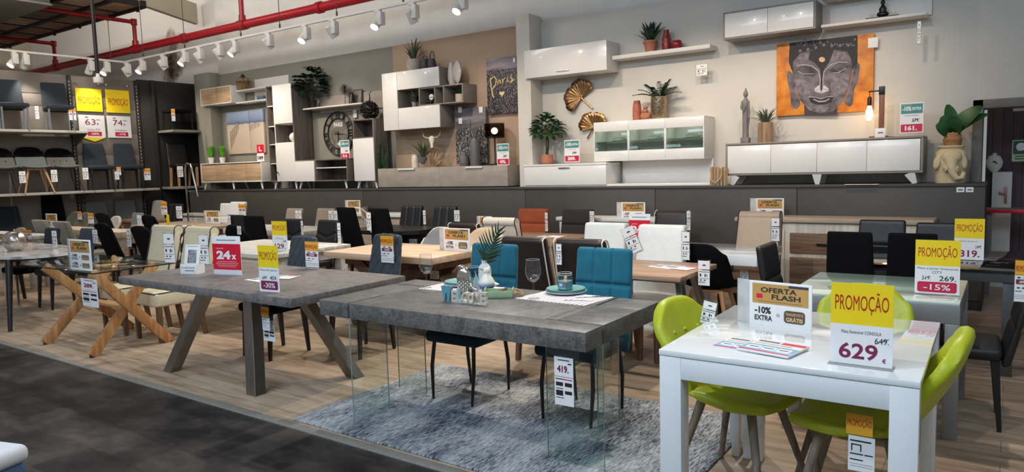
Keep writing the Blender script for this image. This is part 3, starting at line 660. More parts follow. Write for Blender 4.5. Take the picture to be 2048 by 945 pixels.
# ---- grass pots and oak bench
x0, x1 = span(401.5, 523.5, 345, YL); z1, z0 = zz(399, 328, YL), zz(402, 366, YL); H = z1-z0
t, hw = cab('low white sideboard with four oak doors beside the grey pillar', 'sideboard', 'oak_sideboard', x0, x1, z0, YL)
carcass(t, hw, H, DL, MATW, .022)
for k in range(4): wdd = (2*hw-.05)/4; MB().box(-hw+.025+k*wdd+.001, -hw+.025+(k+1)*wdd-.001, .004, .022, .024, H-.04, .002).obj('door', OAK, t)
legs4(t, (-hw+.1, 0, hw-.1), (.06, DL-.08), z0-PZ, MATW, .026, .014, .05)
GR = mat('bright grass green', S(102,176,30), .5, var=.3, sc=30)
for px, lab in ((423, 'left white pot of bright green grass on the oak sideboard'), (434, 'right white pot of bright green grass on the oak sideboard')):
    q = W(px, 326, YL+.14); tuft('grass_pot', lab, 'plant', (q.x, YL+.14+(px-423)*.012, z1), [(.045,0),(.062,.12)], GR, 150, .27, .012, .55, potm=MATW, up=.9, bend=.03, rnd=.2, seed=px)
# ---- U8 floating unit
x0, x1 = span(767, 797, 205, YU); z1, z0 = zz(765.4, 148.5, YU), zz(771, 262, YU); H = z1-z0
xr1 = W(879, 150, YU).x; xr2 = W(926, 190, YU).x; xr3 = W(881, 235, YU).x; hx = (xr1-x0)
t = thing('wall_cabinet', 'white floating wall cabinet with three open grey boxes through its middle', 'cabinet', (x0, YU, z0))
xa = x1-x0; zm0 = H*.375; zm1 = H*.685
LG = mat('grey oak board', S(136,128,120), .55, var=.1, sc=6)
MB().box(0, xa, 0, DU, 0, H, .003).obj('end_body', LG, t); MB().box(.003, xa-.002, -.02, 0, 0, H, .003).obj('door', LACQ, t)
MB().box(xa, hx, 0, DU, zm1, H, .003).obj('upper_body', LG, t); MB().box(xa+.003, hx, -.02, 0, zm1+.002, H, .003).obj('door', LACQ, t)
MB().box(xa, xr3-x0, 0, DU, 0, zm0, .003).obj('lower_body', LG, t); MB().box(xa+.003, xr3-x0, -.02, 0, 0, zm0-.002, .003).obj('door', LACQ, t)
mb = MB(); L8 = xr2-x0
mb.box(xa, hx, DU-.02, DU, zm0, zm1, .002); mb.obj('back_panel', LG, t)
bx0 = xa+(hx-xa)*.5
carcass(t, 0, zm1-zm0+.0, DU+.04, LG, .02, name='open_box', x0=bx0, x1=L8, z0=zm0)
for f in (.37, .57): MB().box(bx0+(L8-bx0)*f-.01, bx0+(L8-bx0)*f+.01, 0, DU+.02, zm0+.02, zm1-.02, .002).obj('divider', LG, t)
zt = z0+H; zb = z0+zm0+.02
q = W(828, 138, YU+.15)
BASK = mat('pale basket weave', S(188,176,160), .8, var=.2, bump=.7, bsc=35, stretch=(1,1,3))
tuft('basket_plant', 'grassy plant in a pale woven basket on top of the floating cabinet', 'plant', (q.x, YU+.15, zt), [(.09,0),(.125,.08),(.12,.19)], GGREEN, 46, .34, .02, 1.0, potm=BASK, up=.5, rnd=.4, seed=11)
JUG = mat('dark textured stoneware', S(70,64,66), .6, bump=.5, bsc=30)
for px, hh, lab in ((850, .17, 'lower dark jug beside the basket plant on the floating cabinet'), (864, .16, 'dark jug with tall loop handle, right end of the floating cabinet')):
    q = W(px, 133, YU+.14); t = thing('stoneware_jug', lab, 'jug', (q.x, YU+.14, zt)); MB().lathe([(0,0),(.06,0),(.075,.06),(.06,.13),(.05,hh),(.042,hh),(.04,.05),(0,.05)], 16).obj('jug_body', JUG, t)
    MB().tube([(.045*math.cos(a)+.01, 0, hh-.01+(.13 if px > 860 else .06)*math.sin(a)) for a in [PI*i/10 for i in range(11)]], .008, 8).obj('handle', JUG, t)
VAS = mat('pale grey glaze', S(186,180,172), .35, var=.08)
q = W(904, 168, YU+.16); t = thing('tall_vase', 'slim pale grey vase on the open box end', 'vase', (q.x, YU+.17, z0+zm1)); MB().lathe([(0,0),(.045,0),(.07,.12),(.065,.24),(.03,.36),(.024,.36),(.02,.3),(0,.3)], 18).obj('vase_body', VAS, t)
q = W(915, 166, YU+.12); t = thing('leaf_sculpture', 'white leaf-shaped ornament on a small foot beside the slim grey vase', 'ornament', (q.x+.02, YU+.10, z0+zm1))
mb = MB(); mb.leaf((0,0,.03), (0,0,.37), .17, .03, 10, (0,-1,0), .08); so = mb.obj('leaf', VAS, t); sm = so.modifiers.new('solid', 'SOLIDIFY'); sm.thickness = .02
MB().lathe([(0,0),(.04,0),(.04,.012),(.01,.02),(.01,.05),(0,.05)], 14).obj('foot', VAS, t)
q = W(820, 215, YU+.14)
tuft('small_plant', 'small pale-flowered plant in a glass pot inside the floating cabinet', 'plant', (x0+xa+(hx-xa)*.27, YU+.12, z0+zm0), [(.035,0),(.05,.09)], mat('dusty green leaf', S(84,96,80), .6, var=.3), 60, .19, .035, 1.1, potm=mat('smoky pot', S(150,142,134), .3), up=.05, seed=21, rnd=.5)
q = W(863, 203, YU+.1); t = thing('propeller_clock', 'small white dial desk clock shaped like a plane inside the open boxes', 'clock', (bx0+x0+(L8-bx0)*.2, YU+.1, zb))
mb = MB(); mb.tube([(0,.0,.12),(0,.16,.11)], [.05,.02], 12); mb.box(-.13,.13,.02,.07,.15,.158,.002); mb.box(-.13,.13,.02,.07,.06,.068,.002); mb.box(-.05,.05,.13,.16,.1,.106,.002); mb.tube([(-.05,.03,0),(-.04,.03,.08)], .006, 6); mb.tube([(.05,.03,0),(.04,.03,.08)], .006, 6); mb.box(-.1,.1,-.02,-.01,.11,.12,.003); mb.obj('plane_body', mat('dull steel', S(104,98,92), .5, .5), t)
MB().lathe([(0,0),(.045,0),(.045,.01),(0,.01)], 20, M=T(0,0,.12) @ rotx(PI/2)).obj('dial', PAPER, t)
for px in (-.05, .05): MB().lathe([(0,-.006),(.022,-.006),(.022,.006),(0,.006)], 12, M=T(px, .03, .022) @ Matrix.Rotation(PI/2, 4, 'Y')).obj('wheel', BLACK, t)
tuft('basket_plant', 'dark leaved plant in a pale basket in the right end of the open boxes', 'plant', (x0+L8-.15, YU+.13, zb), [(.08,0),(.085,.12)], DGREEN, 22, .15, .03, .9, potm=BASK, up=.4, seed=31)
# ---- U9 concrete low units
x0, x1 = span(756, 1015.5, 355, YL); z1, z0 = zz(756, 338, YL), PZ; H = z1-z0; xm = W(879, 355, YL).x
for k, (a_, b2, lab) in enumerate(((x0, xm, 'left pale concrete-look low drawer unit below the floating cabinet'), (xm, x1, 'right pale concrete-look low drawer unit below the city canvas'))):
    t, hw = cab(lab, 'drawer unit', 'drawer_unit', a_, b2, z0, YL); MB().box(-hw+.001, hw-.001, .02, DL, .012, H, .003).obj('body', CONC, t); d = MB().box(-hw+.001, hw-.001, .0, .019, .014, H-.006, .002).obj('drawer_front', CONC, t)
    hxx = (-.18, .18) if k == 0 else (-.1, .22); MB().box(hxx[0]-.02, hxx[1]-.02, -.02, .0, H-.035, H-.006, .003).obj('handle', MATW, d); MB().box(-hw+.03, hw-.03, .06, DL-.02, 0, .012, .001).obj('foot_rail', BLACK, t)
ZT9 = z1
q = W(832, 335, YL+.2)
def on9(px, py=333, dy=.18): r = W(px, py, YL+dy); return (r.x, YL+dy, ZT9)
t = thing('cylinder_vase', 'plain cream cylinder vase on the left concrete drawer unit', 'vase', on9(831, 333, .16)); MB().lathe([(0,0),(.055,0),(.06,.01),(.06,.2),(.05,.22),(.045,.2),(0,.19)], 18).obj('vase_body', mat('cream glaze', S(224,214,198), .4), t)
tuft('footed_planter', 'spiky plant in a grey green bowl on crossed legs on the left drawer unit', 'plant', on9(846, 333, .2), [(.02,.05),(.07,.1),(.09,.17)], GGREEN, 40, .30, .022, 1.1, potm=mat('grey green glaze', S(112,122,116), .4), up=.15, seed=41)
t = thing('skull_ornament', 'white horned skull on a wooden fan stand on the left drawer unit', 'ornament', on9(868, 333, .2))
BONE = mat('bone white', S(226,218,204), .5); WD = wood('driftwood', S(104,78,58), S(150,122,96), .7, 2)
mb = MB(); mb.lathe([(0,-.1),(.025,-.09),(.03,-.03),(.055,.04),(.05,.08),(0,.1)], 14, (0,-.03,.4), sy=.6); mb.obj('skull', BONE, t)
for s in (-1, 1): MB().tube([(s*.04,-.03,.46),(s*.12,-.03,.47),(s*.17,-.03,.50),(s*.19,-.03,.57)], [.018,.014,.01,.003], 8).obj('horn', mat('horn', S(166,146,120), .5), t)
mb = MB()
for i in range(7): a = PI*(.12+.76*i/6); mb.leaf((0,0,.02), (.22*math.cos(a), .0, .04+.24*math.sin(a)), .05, .05, 4, (0,-1,0))
mb.tube([(0,0,0),(0,-.005,.34)], .012, 8); mb.lathe([(0,0),(.07,0),(.06,.02),(0,.02)], 14); mb.obj('stand', WD, t)
t = thing('ribbed_vase', 'short dark ribbed vase on the right drawer unit', 'vase', on9(929, 330, .24)); MB().lathe([(0,0),(.06,0),(.075,.05),(.075,.13),(.06,.18),(.03,.21),(.03,.22),(0,.22)], 18).obj('vase_body', mat('grey ribbed glaze', S(112,106,106), .5, var=.4, sc=5, stretch=(1,1,8), bump=.4), t)
t = thing('tall_vase', 'tall dark grey cylinder vase in front of the city canvas', 'vase', on9(951, 330, .2)); MB().lathe([(0,0),(.075,0),(.08,.02),(.08,.36),(.05,.42),(.045,.4),(0,.38)], 20).obj('vase_body', mat('slate glaze', S(98,96,100), .45, var=.1), t)
mb = MB(); random.seed(8)
for i in range(16): a = random.uniform(0, 2*PI); mb.tube([(0,0,.38),(.03*math.cos(a),.03*math.sin(a),.52),(.14*math.cos(a),.1*math.sin(a),.60+random.uniform(0,.14))], [.004,.004,.002], 5)
mb.obj('twigs', mat('grey twig', S(120,112,104), .8), t)
t = thing('table_lamp', 'lit table lamp with a dark gauze drum shade beside the teal price card', 'lamp', on9(991, 332, .22))
MB().lathe([(0,0),(.09,0),(.09,.02),(.02,.03),(.012,.05),(.012,.42),(.03,.42),(.03,.46),(0,.46)], 20).obj('base', BLACK, t)
lh0 = .415
for z in (lh0, lh0+.205): MB().tube([(.15*math.cos(2*PI*i/32), .15*math.sin(2*PI*i/32), z) for i in range(33)], .006, 6, cap=False).obj('shade_ring', BLACK, t)
MB().lathe([(.15, lh0), (.15, lh0+.205), (.149, lh0+.205), (.149, lh0)], 32).obj('lamp_shade', glass('grey gauze', (.50,.46,.42), .2, 1.1, .5), t)
MB().ball((0,0,.515), .05, 10).obj('bulb', glow('warm bulb', (1,.86,.66,1), 9), t)
pt = on9(991, 332, .22); lamp('POINT', 'table_lamp_light', (pt[0], pt[1], ZT9+.515), 3.5, (1,.75,.5), size=.052)
def city(name, sky, seed, dark, lightc, cut, sc):
    m, nt, b, N, L = _new(name); v = _coord(nt, (1,1,1)); sp = N('ShaderNodeSeparateXYZ'); L(v, sp.inputs[0])
    vo = N('ShaderNodeTexVoronoi'); vo.inputs['Scale'].default_value = sc; vo.distance = 'CHEBYCHEV'; L(_coord(nt, (1.6, 1, .9)), vo.inputs['Vector'])
    n = N('ShaderNodeTexNoise'); n.inputs['Scale'].default_value = sc*.9; n.inputs['Detail'].default_value = 6; L(v, n.inputs['Vector'])
    a = N('ShaderNodeMath'); a.operation = 'MULTIPLY'; L(vo.outputs['Color'], a.inputs[0]); L(n.outputs['Fac'], a.inputs[1])
    r = N('ShaderNodeValToRGB'); e = r.color_ramp.elements; e[0].position = .2; e[0].color = dark; e[1].position = .56; e[1].color = lightc; L(a.outputs[0], r.inputs['Fac'])
    n2 = N('ShaderNodeTexNoise'); n2.inputs['Scale'].default_value = 3; L(_coord(nt, (.6,1,4)), n2.inputs['Vector'])
    r2 = N('ShaderNodeValToRGB'); r2.color_ramp.elements[0].color = sky[0]; r2.color_ramp.elements[1].color = sky[1]; r2.color_ramp.elements[0].position = .35; r2.color_ramp.elements[1].position = .65; L(n2.outputs['Fac'], r2.inputs['Fac'])
    g = N('ShaderNodeMath'); g.operation = 'GREATER_THAN'; g.inputs[1].default_value = cut; L(sp.outputs['Z'], g.inputs[0])
    mx = N('ShaderNodeMixRGB'); L(g.outputs[0], mx.inputs[0]); L(r.outputs['Color'], mx.inputs[1]); L(r2.outputs['Color'], mx.inputs[2]); L(mx.outputs[0], b.inputs['Base Color']); b.inputs['Roughness'].default_value = .55; return m
x0, x1 = span(911.5, 972.5, 275, 8.86); z1, z0 = zz(908, 219, 8.86), zz(913, 329, 8.86)
t = thing('city_canvas', 'grey city skyline canvas standing behind the vases on the right drawer unit', 'picture', (x0, 8.86, z0))
MB().box(0, x1-x0, 0, .04, 0, z1-z0, .003).obj('panel', city('grey city print', (S(78,76,82), S(138,132,134)), 1, S(36,34,36), S(196,188,180), (z1-z0)*.64, 42), t)
mb = MB(); w_ = x1-x0; h_ = z1-z0
for f, a_, b2 in ((.5,.64,.72),(.3,.6,.66),(.7,.6,.67),(.2,.58,.645),(.84,.6,.65)): mb.box(w_*f-.015, w_*f+.015, -.003, 0, h_*.5, h_*b2, .001)
mb.box(w_*.5-.004, w_*.5+.004, -.003, 0, h_*.7, h_*.8, .001); mb.obj('towers', mat('tower print', S(62,60,64), .6), t)
for dx, dz in ((.12, .93), (.12, .73), (.8, .9)): MB().box(w_*dx, w_*dx+.07, -.006, -.002, h_*dz, h_*dz+.09, .001).obj('sticker', PAPER, t)
x0, x1 = span(973.5, 1034, 165, 8.89); z1, z0 = zz(972, 119, 8.89), zz(977, 230, 8.89); w_ = x1-x0; h_ = z1-z0
t = thing('script_canvas', 'dark city canvas with gold Paris script and a heart beside the white pillar', 'picture', (x0, 8.89, z0))
MB().box(0, w_, 0, .05, 0, h_, .003).obj('panel', city('night city print', (S(88,78,90), S(150,138,146)), 2, S(24,20,26), S(150,140,146), h_*.79, 48), t)
GOLDP = mat('gold print', S(226,204,150), .4, var=.1)
mb = MB(); cur = [[(.14,.66),(.15,.5),(.2,.34),(.24,.30)], [(.14,.62),(.26,.68),(.34,.62),(.3,.52),(.2,.46)], [(.46,.6),(.38,.58),(.38,.52),(.45,.54),(.47,.61),(.48,.54)], [(.54,.61),(.56,.53),(.57,.6),(.64,.63)], [(.7,.63),(.71,.56),(.76,.56)], [(.86,.68),(.80,.64),(.86,.6),(.84,.53),(.76,.52),(.82,.56),(.94,.58)], [(.71,.68),(.712,.685)]]
for c in cur: mb.tube([(p[0]*w_, -.004, p[1]*h_) for p in c], .011, 6)
mb.obj('lettering', GOLDP, t)
hp = [(.5,.30)]+[(.5+.085*math.sin(a)**3*1.0, .36+.05*(.81*math.cos(a)-.31*math.cos(2*a)-.12*math.cos(3*a)-.06*math.cos(4*a))) for a in [2*PI*i/24-PI for i in range(1, 24)]]
MB().prism([(p[0]*w_, p[1]*h_) for p in hp], -.004, 0).obj('heart', GOLDP, t, smooth=False)
MB().box(w_*.9, w_*.96, -.005, 0, h_*.88, h_*.96, .001).obj('sticker', PAPER, t)
# ---- snake plant between the narrow cupboard and the drawer unit
SPX = (W(749, 300, YL).x+W(756, 355, YL).x)/2+.03
t = thing('snake_plant', 'tall dark snake plant between the narrow cupboard and the concrete drawer unit', 'plant', (SPX, 8.62, PZ))
MB().lathe([(0,0),(.07,0),(.09,.13),(.08,.13),(.075,.11),(0,.11)], 18).obj('pot', BLACK, t); mb = MB(); random.seed(4)
for i in range(13):
    a = 2*PI*i/13; l = random.uniform(.5, .82); lean_ = random.uniform(.05, .16); mb.leaf((.03*math.cos(a), .03*math.sin(a), .1), (lean_*math.cos(a), lean_*.6*math.sin(a), .1+l*(1 if math.cos(a) < .3 else .75)), .06, .04, 5, (math.sin(a), -math.cos(a), .2), shape=lambda q_: (1-q_**3)*(.7+.3*min(1, q_*4)))
mb.obj('leaves', mat('snake leaf', S(56,92,58), .45, var=.5, sc=6, stretch=(1,1,6)), t)
# ---- U10 white wall cabinet, U11 shelf
x0, x1 = span(1050, 1214.5, 118, YU); z1, z0 = zz(1048.5, 103, YU), zz(1052, 158, YU); H = z1-z0
t, hw = cab('glossy white lift-up wall cabinet beside the white pillar', 'cabinet', 'wall_cabinet', x0, x1, z0, YU)
MB().box(-hw, hw, .0, DU, 0, H, .003).obj('body', MATW, t); d = MB().box(-hw, hw, -.02, -.001, 0, H, .003).obj('door', LACQ, t); MB().box(-hw*.19, hw*.12, -.035, -.02, .045, .053, .002).obj('handle', CHROME, d)
x0, x1 = W(1224.4, 118, YS).x, W(1420, 93, YS).x; z = zz(1224.4, 112, YS)
t, hw = cab('long thick white wall shelf holding the aloe and red vases', 'shelf', 'wall_shelf', x0, x1, z, YS); MB().box(-hw, hw, 0, .24, -.05, 0, .004).obj('shelf_board', MATW, t); L11 = z
MB().box(-hw+.05, hw-.05, .22, .245, -.045, -.055+.045, .002).obj('wall_rail', MATW, t)
def on11(px): r = W(px, 100, YS+.12); return (r.x, YS+.12, L11)
tuft('aloe_plant', 'dark aloe in a terracotta pot on the long white shelf', 'plant', on11(1301), [(.06,0),(.085,.12),(.095,.12),(.095,.15)], DGREEN, 26, .26, .05, .9, potm=TERRA, up=.35, bend=.06, seed=51)
RV = mat('dark red glaze', S(130,36,34), .3, var=.15, bump=.6, bsc=22)
t = thing('red_vase', 'tall dark red textured vase on the long white shelf', 'vase', on11(1333)); MB().lathe([(0,0),(.055,0),(.06,.05),(.055,.15),(.035,.23),(.035,.26),(.027,.26),(.02,.2),(0,.2)], 18).obj('vase_body', RV, t)
t = thing('apple_ornament', 'round dark red apple ornament at the right of the tall red vase', 'ornament', on11(1354)); MB().lathe([(0,0),(.03,.0),(.06,.03),(.068,.07),(.05,.11),(.015,.105),(0,.095)], 18).obj('fruit', mat('red glaze', S(140,26,34), .25, bump=.5, bsc=30), t); MB().tube([(0,0,.095),(.01,0,.13)], [.006,.004], 6).obj('stalk', STEMM, t)
# ---- U12 glass-fronted wall cabinet
x0, x1 = span(1189, 1409.6, 285, YU); z1, z0 = zz(1188, 246, YU), zz(1189, 324, YU); H = z1-z0
t, hw = cab('white wall cabinet with three glass windows showing stacked plates', 'display cabinet', 'display_cabinet', x0, x1, z0, YU)
carcass(t, hw, H, DU, MATW, .02); gz0, gz1 = H*.26, H*.76; GG = glass('green cabinet glass', (.84,.92,.88), .9, 1.5)
for k in range(3):
    a = -hw+2*hw*k/3; b2 = a+2*hw/3
    mb = MB(); mb.box(a+.001, b2-.001, -.02, 0, gz1, H, .002); mb.box(a+.001, b2-.001, -.02, 0, 0, gz0, .002); mb.box(a+.001, a+.014, -.02, 0, gz0, gz1, .001); mb.box(b2-.014, b2-.001, -.02, 0, gz0, gz1, .001)
    d = mb.obj('door', LACQ, t); MB().box(a+.014, b2-.014, -.012, -.008, gz0, gz1, .0005).obj('pane', GG, d)
    MB().box(a+.02, b2-.02, .01, DU-.02, H*.5-.003, H*.5+.003, .001).obj('glass_shelf', mat('green glass edge', S(120,150,140), .2, spec=.8), t)
for k in range(1, 3): MB().box(-hw+2*hw*k/3-.009, -hw+2*hw*k/3+.009, .001, DU-.01, .02, H-.02, .002).obj('divider', MATW, t)
for k in range(3): lamp('AREA', 'cabinet_light', ((x0+x1)/2-hw+2*hw*(k+.5)/3, YU+.10, z1-.024), .5, NEUTRAL, ((x0+x1)/2-hw+2*hw*(k+.5)/3, YU+.2, z0), (.36, .03))
PL = mat('white china', S(222,216,204), .3)
cx12, z12 = (x0+x1)/2, z0
pn = ['lowest', 'second', 'third', 'topmost']
for k, wn in enumerate(('left', 'middle', 'right')):
    for j in range(4):
        r = .11-.012*j; t = MB().lathe([(0,0),(r*.6,0),(r,.014),(r,.019),(r*.6,.006),(0,.006)], 24).obj('stacked_plate', PL); t.location = (cx12-hw+2*hw*(k+.56)/3+.02*(j % 2), YU+.16, z12+H*.5+.003+j*.0125)
        tag(t, '%s white plate of the stack behind the %s cabinet window' % (pn[j], wn), 'plate', 'plates in the glass-fronted cabinet')
def on12(px, dy=.14): r = W(px, 235, YU+dy); return (r.x, YU+dy, z1)
t = thing('terracotta_vase', 'tall ribbed terracotta vase on the glass-fronted cabinet', 'vase', on12(1274)); MB().lathe([(0,0),(.05,0),(.058,.06),(.055,.18),(.042,.26),(.035,.26),(.03,.2),(0,.2)], 18).obj('vase_body', mat('ribbed terracotta', S(172,100,74), .6, bump=.7, bsc=25), t)
t = thing('stone_stack', 'terracotta stacked-stones ornament beside the ribbed vase', 'ornament', on12(1291, .12)); mb = MB()
mb.ball((0,0,.05), .05, 10, (1.5,1,1)); mb.ball((-.01,0,.115), .035, 10, (1.4,1,.9)); mb.ball((0,0,.16), .03, 10, (1.1,1,.8)); mb.obj('stones', TERRA, t)
t = thing('fern_planter', 'feathery fern in a shiny hammered tin planter on the glass-fronted cabinet', 'plant', on12(1318, .15))
MB().lathe([(0,0),(.10,0),(.105,.01),(.105,.29),(.095,.29),(.09,.25),(0,.25)], 22, fn=lambda p, th: (p[0]*(1+.03*math.cos(9*th)), p[1]*(1+.03*math.cos(9*th)), p[2])).obj('pot', mat('hammered tin', S(176,152,124), .25, .9, var=.3, sc=30, bump=.6, bsc=40), t)
mb = MB(); random.seed(6)
for i in range(22):
    a = 2.399*i; el = .35+1.1*random.random(); L_ = random.uniform(.22, .34); b0 = Vector((.03*math.cos(a), .03*math.sin(a), .27))
    for k in range(9):
        f = (k+1)/9; c = b0+Vector((math.cos(a)*math.cos(el)*L_*f, math.sin(a)*math.cos(el)*L_*f, math.sin(el)*L_*f-.1*f*f)); sd = Vector((-math.sin(a), math.cos(a), 0))
        for s in (-1, 1): mb.leaf(c, c+sd*s*.075*(1-f*.6)+Vector((math.cos(a)*.025, math.sin(a)*.025, .01)), .034, .05, 2)
mb.obj('fronds', GREEN, t)
# ---- gold ginkgo leaves on the wall
def ginkgo(label, px, py, size, rot, srot=None):
    c = W(px, py, 8.92); t = thing('ginkgo_leaf', label, 'wall ornament', (c.x, 8.945, c.z)); n = 36; vs = []; fs = []
    for j in range(5):
        for i in range(n+1):
            a = -1.75+3.5*i/n; rr = size*(j/4)*(1+.10*math.cos(a*9)*.4-(.22*math.exp(-(a/.12)**2)))*(1-.12*(abs(a)/1.75)**3)
            x = rr*math.sin(a); z = rr*math.cos(a)*.95; y = -.03-.035*(j/4)-.012*math.cos(i*2.6)*(j/4)
            vs.append((x*math.cos(rot)-z*math.sin(rot), y, x*math.sin(rot)+z*math.cos(rot)))
    for j in range(4):
        for i in range(n): fs.append((j*(n+1)+i, j*(n+1)+i+1, (j+1)*(n+1)+i+1, (j+1)*(n+1)+i))
    o = MB().add(vs, fs).obj('blade', GOLD, t, ang=80); s_ = o.modifiers.new('solid', 'SOLIDIFY'); s_.thickness = .012
    srot = rot if srot is None else srot; d = Vector((math.sin(srot), 0, -math.cos(srot))); MB().tube([(0,-.03,0), tuple(d*size*.4+Vector((0.01,-.03,0))), tuple(d*size*.8+Vector((.02,-.02,0)))], [.014,.01,.012], 8).obj('stalk', GOLD, t)
ginkgo('upper gold ginkgo leaf ornament on the white wall', 1163, 196, .27, .75)
ginkgo('lower gold ginkgo leaf ornament on the white wall, half behind the glass-fronted cabinet', 1188, 256, .24, -.06, -.75)
# ---- U13 low white unit with platform
x0, x1 = span(1050, 1214, 355, YL); z1, z0 = zz(1050, 330.5, YL), PZ; H = z1-z0
t, hw = cab('low white drawer cabinet under the ginkgo leaves', 'cabinet', 'drawer_cabinet', x0, x1, z0, YL)
MB().box(-hw, hw, 0, DL, .0, H, .003).obj('body', LACQ, t); d = MB().box(-hw+.004, hw-.004, -.018, -.001, .02, H-.03, .002).obj('drawer_front', LACQ, t); MB().box(-hw-.003, hw+.003, -.02, DL, H-.025, H+.002, .002).obj('top', LACQ, t); MB().box(-.08, .1, -.03, -.016, H-.065, H-.045, .003).obj('handle', CHROME, d)
ZT13 = z1; x2 = W(1430, 372, YL).x
t = thing('tv_platform', 'low white television platform with back panel right of the drawer cabinet', 'platform', (x1, YL, PZ)); MB().box(.003, x2-x1, -.02, DL, 0, .03, .003).obj('base_board', LACQ, t); zb = zz(1247, 322, 8.9)-PZ
MB().box(W(1246, 345, 8.9).x-x1, W(1427, 345, 8.9).x-x1, DL-.03, DL, .03, zb, .003).obj('back_panel', LACQ, t)
q = W(1095, 326, YL+.2)
lf = lambda q_: math.sin(PI*min(1, q_*.9+.08))**.7
t = blob_leaf_plant('rubber_plant', 'bushy green plant in a terracotta pot on the low white drawer cabinet', (q.x, YL+.2, ZT13), [(.065,0),(.088,.03),(.085,.12),(.075,.14)], TERRA, GREEN, 3, 78, (.17,.15,.22), .52, .095, .16, 61, lf)
# ---- U14, U15 top right
x0, x1 = span(1446, 1631, 50, YU); z1, z0 = zz(1445, 26, YU), zz(1446, 80, YU); H = z1-z0
t, hw = cab('white two-door wall cabinet at the top above the portrait canvas', 'cabinet', 'wall_cabinet', x0, x1, z0, YU)
carcass(t, hw, H, DU, mat('grey cabinet edge', S(140,134,128), .5), .018)
for s in (0, 1): MB().box(-hw+.02+s*(hw-.02)+.002, s*(hw-.02)-.002, -.004, .018, .02, H-.02, .002).obj('door', LACQ, t)
x0, x1 = W(1642, 52, YS).x, W(1853, 30, YS).x; z = zz(1642, 50, YS)
for zo, lab in ((0, 'lower white wall ledge with raised back under the small seated figure'), (.30, 'upper white wall ledge at the top edge, above the small seated figure')):
    t, hw = cab(lab, 'shelf', 'wall_ledge', x0, x1, z+zo, YS); MB().box(-hw, hw, 0, .24, -.03, 0, .003).obj('shelf_board', MATW, t); MB().box(-hw+.05, hw+.03, .215, .24, 0, .2, .003).obj('back_board', MATW, t)
q = W(1765, 35, YS+.1)
t = thing('seated_figure', 'small black seated figure on a black tray on the high white ledge', 'figurine', (q.x, YS+.11, z))
MB().box(-.16, .16, -.05, .05, 0, .02, .004).obj('tray', BLACK, t); mb = MB(); mb.ball((0,0,.05), .04, 10, (1.5,1.1,.8)); mb.lathe([(0,.05),(.035,.06),(.038,.11),(.02,.135),(.013,.15),(.022,.165),(.022,.185),(.01,.205),(.006,.215),(0,.22)], 14); mb.obj('figure', BLACK, t)
for s in (-1, 1): MB().lathe([(0,.02),(.025,.02),(.03,.04),(.028,.06),(.02,.06),(0,.03)], 12, (s*.105,0,0)).obj('candle_glass', glass('clear small glass', (.95,.95,.95)), t)
# ---- portrait canvas (two parts): serene carved head on orange
YC = 8.90; x0, x1 = span(1553, 1747, 150, YC); z1, z0 = zz(1553.5, 89, YC), zz(1552.7, 233, YC); w_, h_ = x1-x0, z1-z0
t = thing('portrait_canvas', 'two-part orange canvas of a grey carved head with closed eyes', 'picture', (x0, YC, z0))
OR = mat('mottled orange print', S(226,142,46), .55, var=.35, sc=7, c2=S(176,92,30), lo=.3, hi=.6)
MB().box(0, w_*.49, 0, .045, 0, h_, .003).obj('panel', OR, t); MB().box(w_*.492, w_, 0, .045, 0, h_, .003).obj('panel', OR, t)
FA = mat('grey stone print', S(128,118,124), .6, c2=S(58,52,56), sc=9, lo=.32, hi=.68); FD = mat('dark stone print', S(58,52,56), .6, var=.5, sc=24); FL = mat('pale stone print', S(196,188,190), .6, var=.1); FK = mat('black stone print', S(30,27,30), .6, var=.3, sc=20)
def U(p): return [((a-70)/1020*w_, (1-(b-(150-(a-70)*.112))/760)*h_) for a, b in p]   # canvas units from the zoomed photograph
def poly(name, pts, m_, y): return MB().prism(pts, y, y+.0008).obj(name, m_, t, smooth=False)
ell = lambda cx_, cy_, rx, ry, n=28, a0=0, a1=2*PI: [(cx_+rx*math.cos(a0+(a1-a0)*i/n), cy_+ry*math.sin(a0+(a1-a0)*i/n)) for i in range(n)]
poly('ear_print', U([(185,460),(200,425),(225,428),(255,470),(262,560),(285,650),(330,720),(338,775),(300,822),(262,818),(238,780),(225,660),(195,540)]), FA, -.001); poly('ear_print', U([(925,325),(955,345),(950,430),(935,520),(900,600),(895,680),(885,745),(855,770),(815,745),(795,715),(840,640),(870,520),(890,400)]), FA, -.001)
poly('neck_print', U([(380,760),(730,760),(735,862),(385,880)]), FD, -.0012)
poly('hair_print', U([(215,135),(560,98),(925,55),(930,330),(870,420),(560,330),(250,440),(205,330)]), FK, -.0015)
poly('face_print', U([(248,470),(255,330),(330,240),(460,205),(560,215),(680,200),(820,215),(868,300),(880,420),(850,590),(780,730),(680,830),(560,855),(440,830),(340,730),(270,590)]), FA, -.0022)
poly('brow_shade_print', U([(440,215),(690,200),(640,330),(600,380),(560,470),(545,400),(480,330),(420,300)]), FK, -.0028)
for pts in ([(285,420),(340,375),(420,370),(490,410),(480,470),(380,470)], [(640,410),(720,350),(800,340),(830,380),(780,430),(680,440)]): poly('eye_shade_print', U(pts), FD, -.0028)
for pts in ([(305,415),(350,385),(400,385),(440,430),(380,445)], [(680,385),(740,345),(810,350),(815,390),(740,425)]): poly('eyelid_print', U(pts), FA, -.0034)
